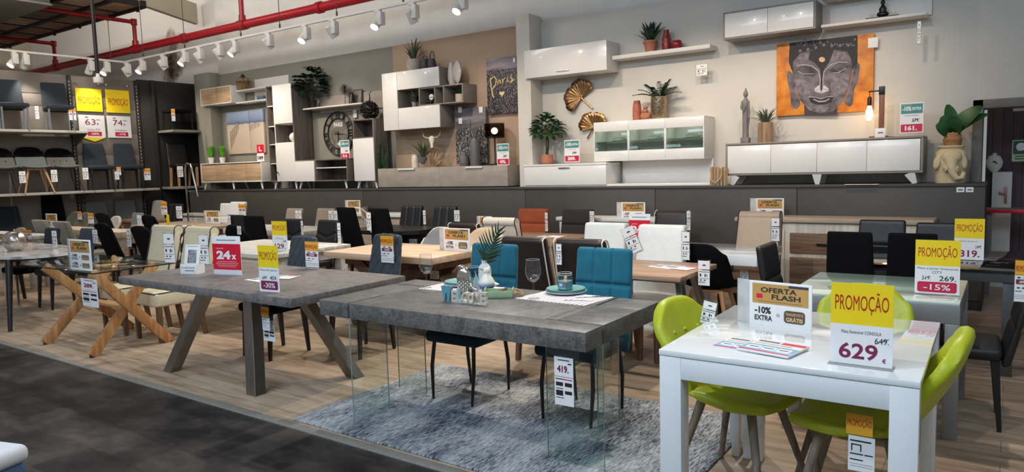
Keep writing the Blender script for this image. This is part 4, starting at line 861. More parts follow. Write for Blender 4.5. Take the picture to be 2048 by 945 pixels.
poly('cheek_print', U([(265,520),(300,500),(420,520),(470,600),(430,660),(350,680),(300,610)]), mat('mid stone print', S(126,116,122), .6, var=.45, sc=22), -.0025); poly('cheek_print', U([(660,500),(780,480),(850,470),(840,560),(790,650),(700,670),(660,600)]), mat('mid stone print', S(126,116,122), .6, var=.45, sc=22), -.0025); poly('forehead_print', U([(300,300),(360,245),(430,240),(440,300),(360,330)]), mat('mid stone print', S(126,116,122), .6, var=.45, sc=22), -.0025); poly('forehead_print', U([(690,215),(800,225),(840,300),(760,300),(700,290)]), mat('mid stone print', S(126,116,122), .6, var=.45, sc=22), -.0025); poly('chin_print', U([(470,790),(560,775),(650,790),(600,835),(520,835)]), mat('mid stone print', S(126,116,122), .6, var=.45, sc=22), -.0025); poly('nose_shade_print', U([(552,430),(578,430),(572,620),(558,620)]), FK, -.0034)
poly('mouth_shade_print', U([(430,700),(500,680),(560,705),(610,680),(690,680),(670,730),(600,760),(520,765),(450,745)]), FK, -.0028)
mb = MB()
for pts, r in (([(300,370),(380,358),(460,370),(530,420),(550,500),(545,600),(500,620)], 5), ([(830,325),(740,325),(660,355),(590,420),(578,500),(580,600),(640,605)], 5), ([(305,425),(370,455),(450,450),(480,450)], 4), ([(680,435),(740,432),(820,385)], 4), ([(430,690),(500,690),(560,705),(620,682),(690,675)], 4), ([(480,710),(540,735),(600,730),(650,700)], 6)):
    mb.tube([(p[0], -.0040, p[1]) for p in U(pts)], r*w_/1020, 5)
mb.obj('highlight_print', FL, t); poly('nose_print', U([(490,600),(540,560),(560,640),(590,560),(640,595),(640,620),(565,645),(490,630)]), FL, -.0036)
poly('lip_print', U([(480,712),(560,722),(650,700),(600,735),(540,740)]), FA, -.0036); poly('dot_print', U(ell(565, 302, 32, 26)), mat('pale gold print', S(222,176,128), .5), -.0036)
mb = MB()
for i in range(7): p = U([(330+84*i, 185-10*i+18*abs(i-3)**.5)])[0]; mb.ball((p[0], -.001, p[1]), .018, 8, (1,.2,1))
for i in range(26): random.seed(i); p = U([(random.uniform(215,925), random.uniform(75,140)+20)])[0]; mb.ball((p[0], -.001, p[1]), .010, 6, (1,.2,1))
mb.obj('curl_print', mat('curl print', S(120,112,116), .6), t)
q = W(1748, 83, YC-.03); MB().box(w_-.06, w_+.04, -.012, -.006, h_-.16, h_-.05, .002).obj('price_sticker', PAPER, t)
# ---- statue, planter, lamp, sideboard
x0, x1 = span(1451, 1846, 318, YL); z1, z0 = zz(1450, 288, YL), zz(1451, 352, YL); H = z1-z0
GE = mat('warm grey edge', S(138,130,122), .5, var=.06)
t, hw = cab('long white sideboard with four doors in a grey surround, right end of the plinth', 'sideboard', 'long_sideboard', x0, x1, z0, YL)
carcass(t, hw, H, DL, GE, .022)
for k in range(4): wdd = (2*hw-.05)/4; MB().box(-hw+.025+k*wdd+.0015, -hw+.025+(k+1)*wdd-.0015, -.006, .016, .024, H-.03, .002).obj('door', LACQ, t)
for xx in (-hw+.12, 0, hw-.12):
    for yy in (.05, DL-.07):
        s = 0 if xx == 0 else (-1 if xx < 0 else 1)
        mb = MB(); hl = z0-PZ; mb.tube([(xx, yy, 0), (xx+s*.05, yy, -hl)], [.05, .022], sq=True); mb.obj('leg', LACQ, t)
Z16 = z1
def on16(px, dy=.2): r = W(px, 280, YL+dy); return (r.x, YL+dy, Z16)
t = thing('standing_statue', 'tall slim grey standing statue at the left end of the long sideboard', 'statue', on16(1491))
mb = MB(); mb.box(-.05, .05, -.045, .045, 0, .07, .008); mb.lathe([(.04,.07),(.036,.1),(.036,.4),(.043,.46),(.04,.5),(.02,.53),(.014,.545),(.026,.565),(.028,.59),(.02,.615),(.012,.63),(.008,.65),(0,.66)], 16)
mb.tube([(-.036,-.01,.5),(-.045,-.03,.42),(-.01,-.045,.38),(.012,-.045,.44)], [.014,.013,.012,.008], 8); mb.tube([(.036,-.01,.5),(.047,-.02,.36),(.043,-.02,.22)], [.014,.013,.008], 8)
mb.obj('figure', mat('grey stone', S(120,116,112), .5, var=.12, bump=.3), t)
tuft('driftwood_planter', 'spiky plants in a driftwood cylinder planter beside the grey statue', 'plant', on16(1531), [(.085,0),(.085,.235)], GGREEN, 24, .2, .03, 1.2, potm=wood('planter driftwood', S(120,92,68), S(170,140,110), .7, 2), up=.1, seed=71)
t = thing('bulb_lamp', 'wooden post lamp with a lit bare bulb hanging from its black arm', 'lamp', on16(1762, .2))
WP = wood('brown post wood', S(112,68,44), S(150,98,66), .5, 2); hh = zz(1762, 173, YL+.2)-Z16
MB().box(-.11, .06, -.06, .06, 0, .02, .003).obj('base', WP, t); MB().box(-.025, .025, -.025, .025, .02, hh-.09, .003).obj('post', WP, t); MB().box(-.028, .028, -.028, .028, hh-.09, hh, .003).obj('post_cap', BLACK, t)
mb = MB(); mb.tube([(0,0,hh-.045),(-.13,0,hh-.045)], .009, 8); mb.tube([(-.12,0,hh-.045),(-.12,0,hh-.1)], .004, 6); mb.lathe([(0,hh-.2),(.022,hh-.2),(.022,hh-.12),(.012,hh-.1),(0,hh-.1)], 14, (-.12,0,0)); mb.obj('arm', BLACK, t)
MB().lathe([(0,hh-.36),(.02,hh-.355),(.036,hh-.31),(.034,hh-.26),(.018,hh-.2),(0,hh-.2)], 16, (-.12,0,0)).obj('bulb', glow('amber bulb', (1,.66,.3,1), 16), t)
q = on16(1762, .2); lamp('POINT', 'bulb_lamp_light', (q[0]-.12, q[1], Z16+hh-.30), 3.5, (1,.62,.32), size=.04)
MB().tube([(.03,.05,.01),(.15,.08,.004),(.32,.1,.004)], .004, 6).obj('cable', BLACK, t)
t = thing('price_card', 'small white price card at the foot of the bulb lamp', 'price card', (q[0]+.02, q[1]-.085, Z16)); MB().box(-.07, .03, 0, .004, 0, .1, .001).obj('card', PAPER, t); mb = MB(); mb.box(-.04, .01, -.001, 0, .045, .06, .0005); mb.obj('print', INKG, t)
# ---- elephant planter and basket plant
x0, x1 = span(1862, 1936, 330, YL-.05); zt = zz(1900, 291, YL)
t = thing('elephant_planter', 'cream stone elephant head planter at the right end of the plinth', 'planter', ((x0+x1)/2, YL+.15, PZ)); r_ = (x1-x0)/2*.92; He = zt-PZ
CRM = mat('cream stone', S(206,186,148), .7, var=.12, sc=8, bump=.25, bsc=30)
def el_fn(p, th):
    x, y, z = p; return (x, y, z)
mb = MB(); mb.lathe([(0,0),(r_*.9,0),(r_*.95,.03),(r_*.93,He*.5),(r_*.99,He*.62),(r_*.92,He*.82),(r_*.72,He*.90),(r_*.86,He*.97),(r_*.84,He),(r_*.7,He),(r_*.66,He*.93),(0,He*.93)], 40, fn=lambda p, th: (p[0]*(1-.10*max(0, math.cos(2*th+PI))*(1 if p[2] < He*.4 else 0)), p[1]*.95, p[2]), sy=.9)
mb.obj('pot', CRM, t)
F = -r_*.9
mb = MB(); mb.tube([(r_*.1,F*.95,He*.62),(r_*.12,F*1.1,He*.45),(r_*.2,F*1.15,He*.28),(r_*.42,F*1.13,He*.13),(r_*.74,F*1.02,He*.14),(r_*.85,F*.95,He*.28)], [r_*.42,r_*.34,r_*.25,r_*.2,r_*.17,r_*.15], 16); mb.obj('trunk', CRM, t)
mb = MB(); mb.ball((r_*.1,F*.8,He*.70), r_*.6, 12, (1,.6,.8)); mb.obj('brow', CRM, t)
for s in (-1, 1):
    mb = MB(); ps = [(s*r_*.42,He*.8),(s*r_*.75,He*.78),(s*r_*1.0,He*.62),(s*r_*1.04,He*.42),(s*r_*.82,He*.33),(s*r_*.56,He*.48)]; M = T(0, F*.62 if s < 0 else F*.5, 0); mb.prism(ps, -.03, .05, M); o = mb.obj('ear', CRM, t, ang=60); bv = o.modifiers.new('bev', 'BEVEL'); bv.width = .022; bv.segments = 3
    MB().tube([(s*r_*.25+r_*.1,F*1.0,He*.44),(s*r_*.38+r_*.1,F*1.22,He*.36),(s*r_*.42+r_*.1,F*1.28,He*.42)], [.03,.024,.008], 10).obj('tusk', CRM, t)
q = W(1906, 290, YL+.15)
t = thing('basket_plant', 'three-leaved green plant in a small wicker basket on the elephant planter', 'plant', ((x0+x1)/2+.01, YL+.15, zt-.02))
MB().lathe([(0,0),(.075,0),(.085,.07),(.09,.08),(.075,.1),(.07,.15),(.062,.15),(.06,.12),(0,.12)], 20).obj('basket', mat('wicker', S(168,122,76), .8, var=.25, bump=.8, bsc=50, stretch=(1,1,3)), t)
mb = MB()
for a in (.5, 1.5, 2.4): mb.tube([(.05*math.cos(a), -.03, .14), (.06*math.cos(a), -.02, .2), (.02*math.cos(a), 0, .22)], .006, 6)
mb.obj('rope_handle', mat('rope', S(190,170,140), .9), t)
mb = MB(); bl = lambda q_: math.sin(PI*min(1, q_*.85+.13))**.55
for tip, w, nr in (((-.10,-.10,.30),.22,(.2,-1,.3)), ((-.06,.02,.42),.13,(.3,-1,.2)), ((.27,-.02,.38),.17,(-.3,-1,.5)), ((.33,.02,.30),.12,(-.2,-.8,.6)), ((-.16,-.06,.22),.16,(0,-1,.4)), ((.05,-.12,.27),.16,(0,-1,.4))): mb.leaf((.0,0,.14), (tip[0]*.9, tip[1], tip[2]+.02), w, .12, 8, nr, .06, bl)
mb.obj('leaves', mat('deep green leaf', S(34,84,36), .4, var=.45, sc=8), t)
# ---- driftwood lantern, card and labels on the plinth
q = W(1442, 370, YL+.02)
t = thing('driftwood_lantern', 'small driftwood lantern with rope handle left of the long sideboard', 'lantern', (q.x, YL-.06, PZ)); mb = MB()
for i in range(14): a = 2*PI*i/14; mb.tube([(.09*math.cos(a), .09*math.sin(a), 0), (.092*math.cos(a+.05), .092*math.sin(a), .21+.015*math.sin(i*3))], .015, 6)
mb.obj('sticks', wood('stick wood', S(150,120,88), S(196,166,130), .8, 2), t); MB().tube([(-.08,-.07,.18),(-.06,-.11,.07),(0,-.12,.03),(.05,-.11,.08),(.06,-.09,.12)], .008, 8).obj('rope_handle', mat('rope', S(190,170,140), .9), t); MB().lathe([(0,0),(.035,0),(.035,.12),(0,.12)], 14).obj('candle', MATW, t)
q = W(1722, 374, PY-.02); t = thing('flat_card', 'flat white card lying over the front edge of the plinth below the long sideboard', 'card', (q.x, PY+.02, PZ)); MB().box(-.16, .16, -.06, .06, 0, .004, .001).obj('card', PAPER, t); MB().box(-.1, .1, -.02, .02, .004, .0045, .0002).obj('print', INKG, t)
for px0, px1, lab in ((1913, 1929, 'left small white label stuck on the plinth below the elephant planter'), (1932, 1947, 'right torn white label stuck on the plinth below the elephant planter')):
    a, b2 = W(px0, 376, PY), W(px1, 382, PY); t = thing('sticker_label', lab, 'label', (a.x, PY-.013, b2.z)); t.location.z = PZ-.028-.055; MB().box(0, b2.x-a.x, .009, .013, 0, .05, .0008).obj('label_sheet', PAPER, t); MB().box((b2.x-a.x)*.2, (b2.x-a.x)*.8, .008, .009, .018, .032, .0003).obj('print', INKG, t)
# ================================================================ CHAIRS
def chair_parts(t, kind, A, B, Lm, P=None, H=1.0, w=.43, wt=None, d=.43, sh=.47, lean=.14, gro=None, th=.05, leg='metal', top=.03, hi=0):
    """A backrest material, B seat material, Lm legs, P piping. Local: front -y, back +y, origin on the floor under the seat centre"""
    wt = wt or w; yb = d/2-.02; z0b = sh-.10
    def bk(v, z0=z0b):
        f = (v.z-z0)/(H-z0); k = (w+(wt-w)*f)/w
        return Vector((v.x*k, v.y+lean*max(f,0)**1.15+.015*math.sin(PI*max(f,0)), v.z))
    if kind == 'panel':
        nx, nz = (52, 60) if gro in ('grid', 'diamond') else (30, 34) if gro else (6, 8)
        def fn(v):
            u, z = v.x/w, (v.z-z0b)/(H-z0b); q = bk(v); g = 0
            if gro == 'grid':
                g = max(math.exp(-((abs(u)-.165)/.02)**2), 1.5*math.exp(-((z-.64)/.018)**2), 1.5*math.exp(-((z-.30)/.018)**2))
            elif gro == 'diamond':
                a_ = (u*w*9+z*(H-z0b)*6.2) % 1; b_ = (u*w*9-z*(H-z0b)*6.2) % 1
                g = max(math.exp(-(min(a_, 1-a_)/.07)**2), math.exp(-(min(b_, 1-b_)/.07)**2))
            elif gro == 'vee':
                g = math.exp(-((z-.62-.22*abs(u))/.02)**2)+math.exp(-((z-.40-.2*abs(u))/.02)**2)
            elif gro == 'rows': g = max(math.exp(-((z-c)/.02)**2) for c in (.35, .62))
            elif gro == 'split': g = 1.6*math.exp(-((z-.70)/.02)**2)-.5*math.exp(-((z-.85)/.1)**2)
            elif gro == 'cols': g = max(math.exp(-((abs(u)-.17)/.03)**2), math.exp(-(u/.03)**2)*0)
            q.y += (.013*g if v.y < yb+th/2-.005 else -.006*g) if abs(u) < .49 else 0
            if hi and z > .8: q.z -= hi*(abs(u)*2)**3*(z-.8)/.2
            return q
        MB().box(-w/2, w/2, yb, yb+th, z0b, H, min(.024, th*.48), n=(nx, 0, nz), fn=fn, seg=2).obj('backrest', A, t, ang=60)
        MB().box(-w/2, w/2, -d/2, yb+.01, sh-.075, sh, .03, n=(4, 4, 0), fn=lambda v: Vector((v.x*(1+.06*(yb-v.y)/d), v.y, v.z+(.008 if v.z > sh-.03 else 0)*(1-(2*v.x/w)**2))), seg=2).obj('seat', B, t, ang=60)
    elif kind == 'parsons':
        MB().box(-w/2, w/2, yb-.01, yb+th+.02, sh-.16, H-(.05 if top == 'scroll' else 0), .045 if top == 'round' else .022, n=(3, 0, 8), fn=bk, seg=3 if top == 'round' else 2).obj('backrest', A, t, ang=60)
        if top == 'scroll':
            c = bk(Vector((0, yb+.037, H-.047))); MB().tube([(-wt/2+.002, c.y, c.z), (wt/2-.002, c.y, c.z)], .047, 20).obj('scroll_top', A, t)
        MB().box(-w/2, w/2, -d/2, yb, sh-.13, sh, .025, n=(3, 3, 0), fn=lambda v: Vector((v.x, v.y, v.z+(.012 if v.z > sh-.03 else 0)*(1-(2*v.x/w)**2))), seg=2).obj('seat', B, t, ang=60)
        if P:
            for s in (-1, 1):
                if top == 'round':
                    zs = (sh, .62, .76, H-.06)
                    pts = [bk(Vector((s*w/2*.99, yb-.008, z))) for z in zs]+[bk(Vector((s*w/2*.985, yb+.045-.052*math.cos(a), H-.05+.048*math.sin(a)))) for a in (.5, 1.0, 1.57, 2.1, 2.6)]+[bk(Vector((s*w/2*.99, yb+th+.020, z))) for z in reversed(zs)]
                    MB().tube(pts, .006, 6).obj('piping', P, t); continue
                pts = [bk(Vector((s*w/2*.985, yb-.012, sh+(H-.05-sh)*f))) for f in (0, .25, .5, .75, .96)]
                if top == 'scroll':
                    c = bk(Vector((s*w/2*.985, yb+.037, H-.047)))
                    pts += [Vector((c.x*.99, c.y+.050*math.cos(a), c.z+.050*math.sin(a))) for a in (2.9, 2.4, 1.9, 1.4, .9, .4, -.1, -.6)]
                    pts += [bk(Vector((s*w/2*.985, yb+th+.022, sh+(H-.05-sh)*f))) for f in (.85, .4, 0)]
                MB().tube(pts, .0055, 6).obj('piping', P, t)
            MB().tube([(-w/2, yb-.03, sh+.004), (-w/2*.99, -d/2+.04, sh+.002), (-w/2+.03, -d/2-.002, sh-.004), (w/2-.03, -d/2-.002, sh-.004), (w/2*.99, -d/2+.04, sh+.002), (w/2, yb-.03, sh+.004)], .0055, 6).obj('seat_piping', P, t)
    elif kind == 'shell':
        nu, nv = 14, 16
        def pt(u, v, off=0):
            if v < .42: f = v/.42; y = -d/2+(d-.06)*f; z = sh-.02*math.sin(PI*f)-off; ny = 0
            else:
                f = (v-.42)/.58; a = f*1.25; y = yb-.06+.10*math.sin(min(a*1.3, PI/2))+lean*f; z = sh+(H-sh)*f**1.12; ny = 1
            e = math.sqrt(max(0, 1-(abs(v-.42)/.595)**9*.62)) if v > .42 else (.86+.14*math.sin(PI/2*v/.42))
            ww = (w if v < .42 else w+(wt-w)*((v-.42)/.58))/2*e; x = u*ww
            wrap = (u*u)*(.07 if .2 < v < .8 else .04)
            return Vector((x, y-(wrap*.9 if ny else 0)+off*ny, z+(0 if ny else wrap*.55)-(.05*(u**4) if v > .9 else 0)))
        def shell(v0, v1, off, thick, name, m_):
            mb = MB(); vs = []; fs = []
            for j in range(nv+1):
                for i in range(nu+1): vs.append(pt(-1+2*i/nu, v0+(v1-v0)*j/nv, off))
            for j in range(nv):
                for i in range(nu): a = j*(nu+1)+i; fs.append((a, a+1, a+nu+2, a+nu+1))
            o = mb.add(vs, fs).obj(name, m_, t, ang=80); s_ = o.modifiers.new('solid', 'SOLIDIFY'); s_.thickness = thick; s_.offset = 0
            s_ = o.modifiers.new('sub', 'SUBSURF'); s_.levels = 1; s_.render_levels = 1; return o
        if A is B: shell(0, 1, 0, th, 'shell', A)
        else: shell(0, .74, 0, th, 'seat', B); shell(.74, 1, 0, th, 'backrest', A)
        if gro == 'buttons':
            mb = MB()
            for u in (-.45, 0, .45):
                for v in (.62, .8): q = pt(u, v, -th/2); mb.ball(q, .012, 6)
            mb.obj('buttons', A, t)
        if P:
            MB().tube([pt(-1, .44+.56*i/8, 0) for i in range(9)]+[pt(-1+2*i/8, 1, 0) for i in range(1, 9)]+[pt(1, 1-.56*i/8, 0) for i in range(1, 9)], th*.35, 6).obj('piping', P, t)
    hx, hy = w/2-.045, d/2-.045; zt = sh-.06
    for sx in (-1, 1):
        for sy in (-1, 1):
            if leg == 'metal': pts, r, q = [(sx*hx, sy*hy, zt), (sx*(hx+.012), sy*(hy+.022), zt*.55), (sx*(hx+.0), sy*(hy+.035), 0)], [.013,.013,.009], False
            elif leg == 'straight': pts, r, q = [(sx*(hx+.02), sy*(hy+.02), zt), (sx*(hx+.02), sy*(hy+.02), 0)], [.014,.014], True
            elif leg == 'taper': pts, r, q = [(sx*hx, sy*hy, zt), (sx*(hx+.01), sy*(hy+.03), 0)], [.02,.011], True
            elif leg == 'square': pts, r, q = [(sx*(hx+.015), sy*(hy+.01), zt), (sx*(hx+.012), sy*(hy+(.01 if sy < 0 else .07)), 0)], [.023,.017], True
            elif leg == 'splay': pts, r, q = [(sx*hx*.62, sy*hy*.62, zt+.03), (sx*(hx+.03), sy*(hy+.03), 0)], [.021,.012], False
            elif leg == 'wire': pts, r, q = [(sx*hx*.7, sy*hy*.7, zt+.02), (sx*(hx+.04), sy*(hy+.04), 0)], [.009,.008], False
            MB().tube(pts, r, 10, sq=q).obj('leg', Lm, t)
    if leg in ('splay', 'wire'): MB().box(-.11, .11, -.11, .11, sh-.05, sh-.02, .006).obj('seat_frame', Lm, t)
    if leg == 'metal': MB().box(-hx, hx, -hy, hy, zt-.012, zt+.004, .004).obj('seat_frame', Lm, t)
TEAL = mat('teal velvet', S(10,96,118), .9, var=.16, sc=9, sheen=.1, bump=.12, bsc=120)
TEALS = mat('shaded teal velvet', S(8,38,54), .9, var=.2, sc=9)  # same teal velvet for the seats, their shade put into the colour
SLATE = mat('slate velvet', S(60,66,72), .9, var=.15, sc=10, sheen=.1)
BLKL = mat('black leather', S(22,21,22), .42, var=.15, bump=.15, bsc=160)
BLKF = mat('black velvet', S(13,12,15), .95, var=.2, spec=.15)
CHARF = mat('charcoal fabric', S(34,40,48), .9, var=.2, sc=40)
CREAM = mat('cream leather', S(222,208,176), .45, var=.05, bump=.12, bsc=140)
SAND = mat('sand leather', S(196,168,140), .5, var=.06, bump=.12, bsc=140)
ECRU = mat('ecru leather', S(204,194,178), .5, var=.05, bump=.12, bsc=140)
TAUPEL = mat('taupe leather', S(152,136,120), .5, var=.06, bump=.12, bsc=140)
BRN = mat('dark brown leather', S(40,26,22), .42, var=.12, bump=.15, bsc=140)
WHL = mat('white leather', S(234,231,224), .35, var=.03, bump=.2, bsc=110)
RUST = mat('rust suede', S(158,74,38), .85, var=.14, sc=8)
ESPR = mat('espresso suede', S(48,40,38), .85, var=.14, sc=8)
LIME = mat('lime leather', S(176,184,28), .42, var=.06, bump=.1, bsc=120)
OLIVE = mat('olive fabric', S(84,80,66), .9, var=.12, sc=40); SAGE = mat('sage velvet', S(122,122,104), .85, var=.14, sc=9, sheen=.3)
LGREY = mat('light grey fabric', S(160,154,148), .9, var=.1, sc=60); MGREY = mat('mid grey fabric', S(112,112,112), .9, var=.12, sc=50); STONEF = mat('stone fabric', S(152,140,122), .9, var=.1, sc=50)
BGREY = mat('blue grey fabric', S(60,70,82), .9, var=.14, sc=50); PAN = mat('panel grey fabric', S(130,130,132), .9, var=.08, sc=50)
BEIGEF = mat('beige fabric', S(190,168,138), .85, var=.08, sc=40)
LEGB = mat('black leg lacquer', S(22,20,20), .4, var=.05); LEGW = wood('walnut legs', S(84,60,44), S(120,90,66), .5, 2); LEGO = wood('oak legs', S(176,128,82), S(206,160,112), .5, 2); LEGG = wood('grey oak legs', S(96,84,72), S(140,124,106), .55, 2, 3.4)
LEGD = wood('dark wood legs', S(44,30,24), S(66,48,38), .5, 2)
PIPW = mat('pale piping', S(216,206,190), .5); PIPD = mat('dark piping', S(42,32,28), .5)
KINDS = {
 'teal': dict(kind='panel', A=TEAL, B=TEALS, Lm=LEGB, H=1.0, w=.42, wt=.39, gro='grid', lean=.10, leg='metal', sh=.46),
 'quilt': dict(kind='panel', A=SLATE, B=BLKF, Lm=LEGB, H=.99, w=.42, wt=.33, gro='diamond', lean=.14, leg='taper', sh=.46, hi=.02),
 'cream': dict(kind='parsons', A=CREAM, B=CREAM, Lm=LEGW, P=PIPD, H=1.04, w=.46, top='scroll', leg='square', d=.46, lean=.17),
 'sand': dict(kind='parsons', A=SAND, B=SAND, Lm=LEGD, P=PIPD, H=1.06, w=.44, wt=.40, top='scroll', leg='square', d=.46, lean=.17),
 'ecru': dict(kind='parsons', A=ECRU, B=ECRU, Lm=LEGD, P=PIPD, H=1.02, w=.44, wt=.42, top='scroll', leg='square', d=.46, lean=.15),
 'brown': dict(kind='parsons', A=BRN, B=BRN, Lm=LEGW, P=PIPW, H=1.02, w=.43, wt=.40, top='round', leg='square', d=.46, lean=.15, th=.07),
 'white': dict(kind='parsons', A=WHL, B=WHL, Lm=LEGW, H=1.0, w=.44, wt=.41, leg='square', d=.46, lean=.13, th=.06),
 'rust': dict(kind='panel', A=RUST, B=RUST, Lm=LEGB, H=1.0, w=.46, wt=.44, gro='split', lean=.12, th=.09, leg='straight'),
 'espresso': dict(kind='panel', A=ESPR, B=ESPR, Lm=LEGB, H=1.0, w=.46, wt=.42, gro='split', lean=.12, th=.09, leg='straight'),
 'velvet': dict(kind='panel', A=BLKF, B=BLKF, Lm=LEGB, H=1.06, w=.40, wt=.33, lean=.17, th=.04, leg='taper'),
 'leather': dict(kind='panel', A=BLKL, B=BLKL, Lm=LEGB, H=1.0, w=.44, wt=.40, lean=.15, th=.07, leg='straight', gro='cols'),
 'vee': dict(kind='panel', A=BLKL, B=BLKL, Lm=LEGB, H=.95, w=.42, wt=.36, lean=.14, th=.05, leg='taper', gro='vee'),
 'wide': dict(kind='panel', A=BLKF, B=BLKF, Lm=LEGB, H=1.0, w=.42, wt=.36, lean=.10, th=.035, leg='straight'),
 'widel': dict(kind='panel', A=BLKL, B=BLKL, Lm=LEGB, H=.97, w=.42, wt=.38, lean=.12, th=.045, leg='taper', gro='rows'),
 'taupe': dict(kind='panel', A=TAUPEL, B=TAUPEL, Lm=LEGD, H=.97, w=.46, wt=.40, lean=.14, th=.05, leg='straight'),
 'lime': dict(kind='shell', A=LIME, B=LIME, Lm=LEGG, H=.86, w=.46, wt=.42, d=.46, lean=.10, th=.05, gro='buttons', leg='splay', sh=.45),
 'bucket': dict(kind='shell', A=BLKF, B=BLKF, Lm=LEGO, H=.84, w=.48, wt=.46, lean=.08, th=.02, leg='splay'),
 'greypipe': dict(kind='shell', A=PAN, B=PAN, Lm=LEGB, P=PIPW, H=.93, w=.46, wt=.42, lean=.14, th=.03, leg='wire'),
 'beige': dict(kind='shell', A=BEIGEF, B=BEIGEF, Lm=LEGB, H=.95, w=.48, wt=.50, lean=.12, th=.06, leg='splay'),
 'stool': dict(kind='shell', A=STONEF, B=STONEF, Lm=CHROME, H=.90, w=.48, wt=.46, lean=.12, th=.04, leg='wire'),
 'sage': dict(kind='parsons', A=SAGE, B=SAGE, Lm=LEGD, H=.95, w=.44, wt=.38, lean=.18, th=.05, leg='square'),
 'slatechair': dict(kind='panel', A=BGREY, B=BGREY, Lm=LEGB, H=.93, w=.42, wt=.34, lean=.14, leg='taper'),
 'blackchair': dict(kind='panel', A=CHARF, B=BLKF, Lm=CHROME, H=.93, w=.40, wt=.36, lean=.12, leg='straight', gro='rows'),
 'blackround': dict(kind='panel', A=BLKF, B=BLKF, Lm=LEGB, H=.97, w=.42, wt=.36, lean=.20, th=.06, leg='taper', hi=.04),
 'olive': dict(kind='shell', A=OLIVE, B=OLIVE, Lm=LEGB, H=.92, w=.50, wt=.50, lean=.10, th=.05, leg='splay'),
 'lgrey': dict(kind='shell', A=LGREY, B=LGREY, Lm=LEGB, H=.92, w=.46, wt=.40, lean=.12, th=.05, leg='splay'),
 'mgrey': dict(kind='panel', A=MGREY, B=MGREY, Lm=LEGB, H=.95, w=.42, wt=.36, lean=.12, leg='taper'),
 'whitefar': dict(kind='panel', A=WHL, B=WHL, Lm=CHROME, H=1.02, w=.43, wt=.42, lean=.12, th=.07, leg='straight', gro='rows'),
 'linen': dict(kind='panel', A=LGREY, B=LGREY, Lm=LEGD, H=1.03, w=.46, wt=.42, lean=.12, th=.06, leg='square', hi=.02),
 'shelfdark': dict(kind='panel', A=CHARF, B=CHARF, Lm=CHROME, H=.90, w=.42, wt=.38, lean=.14, th=.05, leg='straight', sh=.45),
 'shelfblack': dict(kind='panel', A=CHARF, B=CHARF, Lm=LEGB, H=.90, w=.42, wt=.34, lean=.14, th=.05, leg='taper', sh=.46),
 'twotone': dict(kind='shell', A=BLKF, B=mat('slate grey felt', S(104,108,106), .9, var=.12, sc=40), Lm=LEGO, H=.82, w=.48, wt=.46, lean=.06, th=.035, leg='splay', sh=.45),
 'twotonebuttons': dict(kind='shell', A=BLKF, B=mat('dark grey felt', S(100,98,92), .9, var=.14, sc=40), Lm=LEGB, H=.80, w=.46, wt=.46, lean=.06, th=.04, leg='wire', sh=.45, gro='buttons'),
 'barstool': dict(kind='panel', A=BLKL, B=BLKL, Lm=LEGO, H=.92, w=.44, wt=.40, lean=.12, th=.06, leg='square'),
}
PROTO = {}
def chair(kind, label, x, y, rz=0, z=0, group=None, cat='chair', name='dining_chair', sc=None):
    if kind not in PROTO:
        t = thing(name, label, cat, (x, y, z), rz, group); chair_parts(t, **KINDS[kind]); PROTO[kind] = t
        if sc: t.scale = sc
        return t
    return clone(PROTO[kind], label, (x, y, z), rz, group, sc)
def top_at(px, py, H, back=0.0):
    g = G(px, py, H); return g.x, g.y
F_, B_, RX, LX = 0, PI, PI/2, -PI/2     # facing the camera side, facing the wall, facing +x, facing -x
def ct(kind, label, px, py, face=0, group=None, H=None, dz=0, sc=None):
    """chair whose backrest top centre shows at the pixel"""
    k = KINDS[kind]; sx = sc or 1; H = (H or k['H']); sc = (sx, 1, H/k['H']); g = G(px, py, H+dz); d = k.get('d', .43)/2+k.get('lean', .14)
    off = rotz(face) @ Vector((0, d, 0)); return chair(kind, label, g.x-off.x, g.y-off.y, face, dz, group, sc=sc)
# teal chairs at the glass-legged table, on the rug
RUGT = .014
chair('teal', 'left teal tufted chair with thin black legs behind the bird ornament', -2.975, 3.71, 0, RUGT, 'teal chairs at the glass-legged table')
chair('teal', 'right teal tufted chair with thin black legs behind the plates and jar', -2.135, 3.76, 0, RUGT, 'teal chairs at the glass-legged table')
# slate quilted chairs
chair('quilt', 'slate quilted chair behind the splayed steel-leg table, nearer the red card', -5.17, 3.78, 0, 0, 'slate quilted chairs')
chair('quilt', 'slate quilted chair between the splayed steel-leg table and the light oak table', -4.54, 4.19, 0, 0, 'slate quilted chairs')
# cream chairs with dark piping at the glass table
chair('cream', 'left cream leather chair with dark piping behind the glass-topped table', -7.30, 3.66, 0, 0, 'cream chairs with dark piping')
chair('cream', 'right cream leather chair with dark piping between the glass table and the steel-leg table', -6.66, 3.66, 0, 0, 'cream chairs with dark piping')
# dark brown, piped
ct('brown', 'left dark brown leather chair with pale piping behind the palm leaf vase', 1050, 473, B_, 'dark brown piped chairs')
ct('brown', 'right dark brown leather chair with pale piping, half hidden by the teal chair', 1163, 477, B_, 'dark brown piped chairs')
ct('brown', 'dark brown piped chair standing before the plinth by the white console', 1344, 421, 0, 'dark brown piped chairs', 1.0)
ct('brown', 'dark brown piped chair, only its rolled top showing behind the light oak table', 931, 446, B_, 'dark brown piped chairs', H=0.955)
ct('white', 'left tall white leather chair behind the small wooden table', 1212, 446, 0, 'white leather chairs', H=1.02)
ct('white', 'right tall white leather chair with glossy top behind the small wooden table', 1324, 450, 0, 'white leather chairs', H=1.03)
ct('rust', 'rust orange suede chair before the plinth', 1066, 418, 0)
ct('espresso', 'espresso brown suede chair before the plinth, right of the rust one', 1155, 419, 0)
ct('ecru', 'ecru leather scroll-back chair with dark piping left of the rust chair', 1002, 435, B_, H=1.03)
ct('sand', 'sand leather scroll-back chair with dark piping before the long wooden sideboard', 1520, 423, 0, H=1.05)
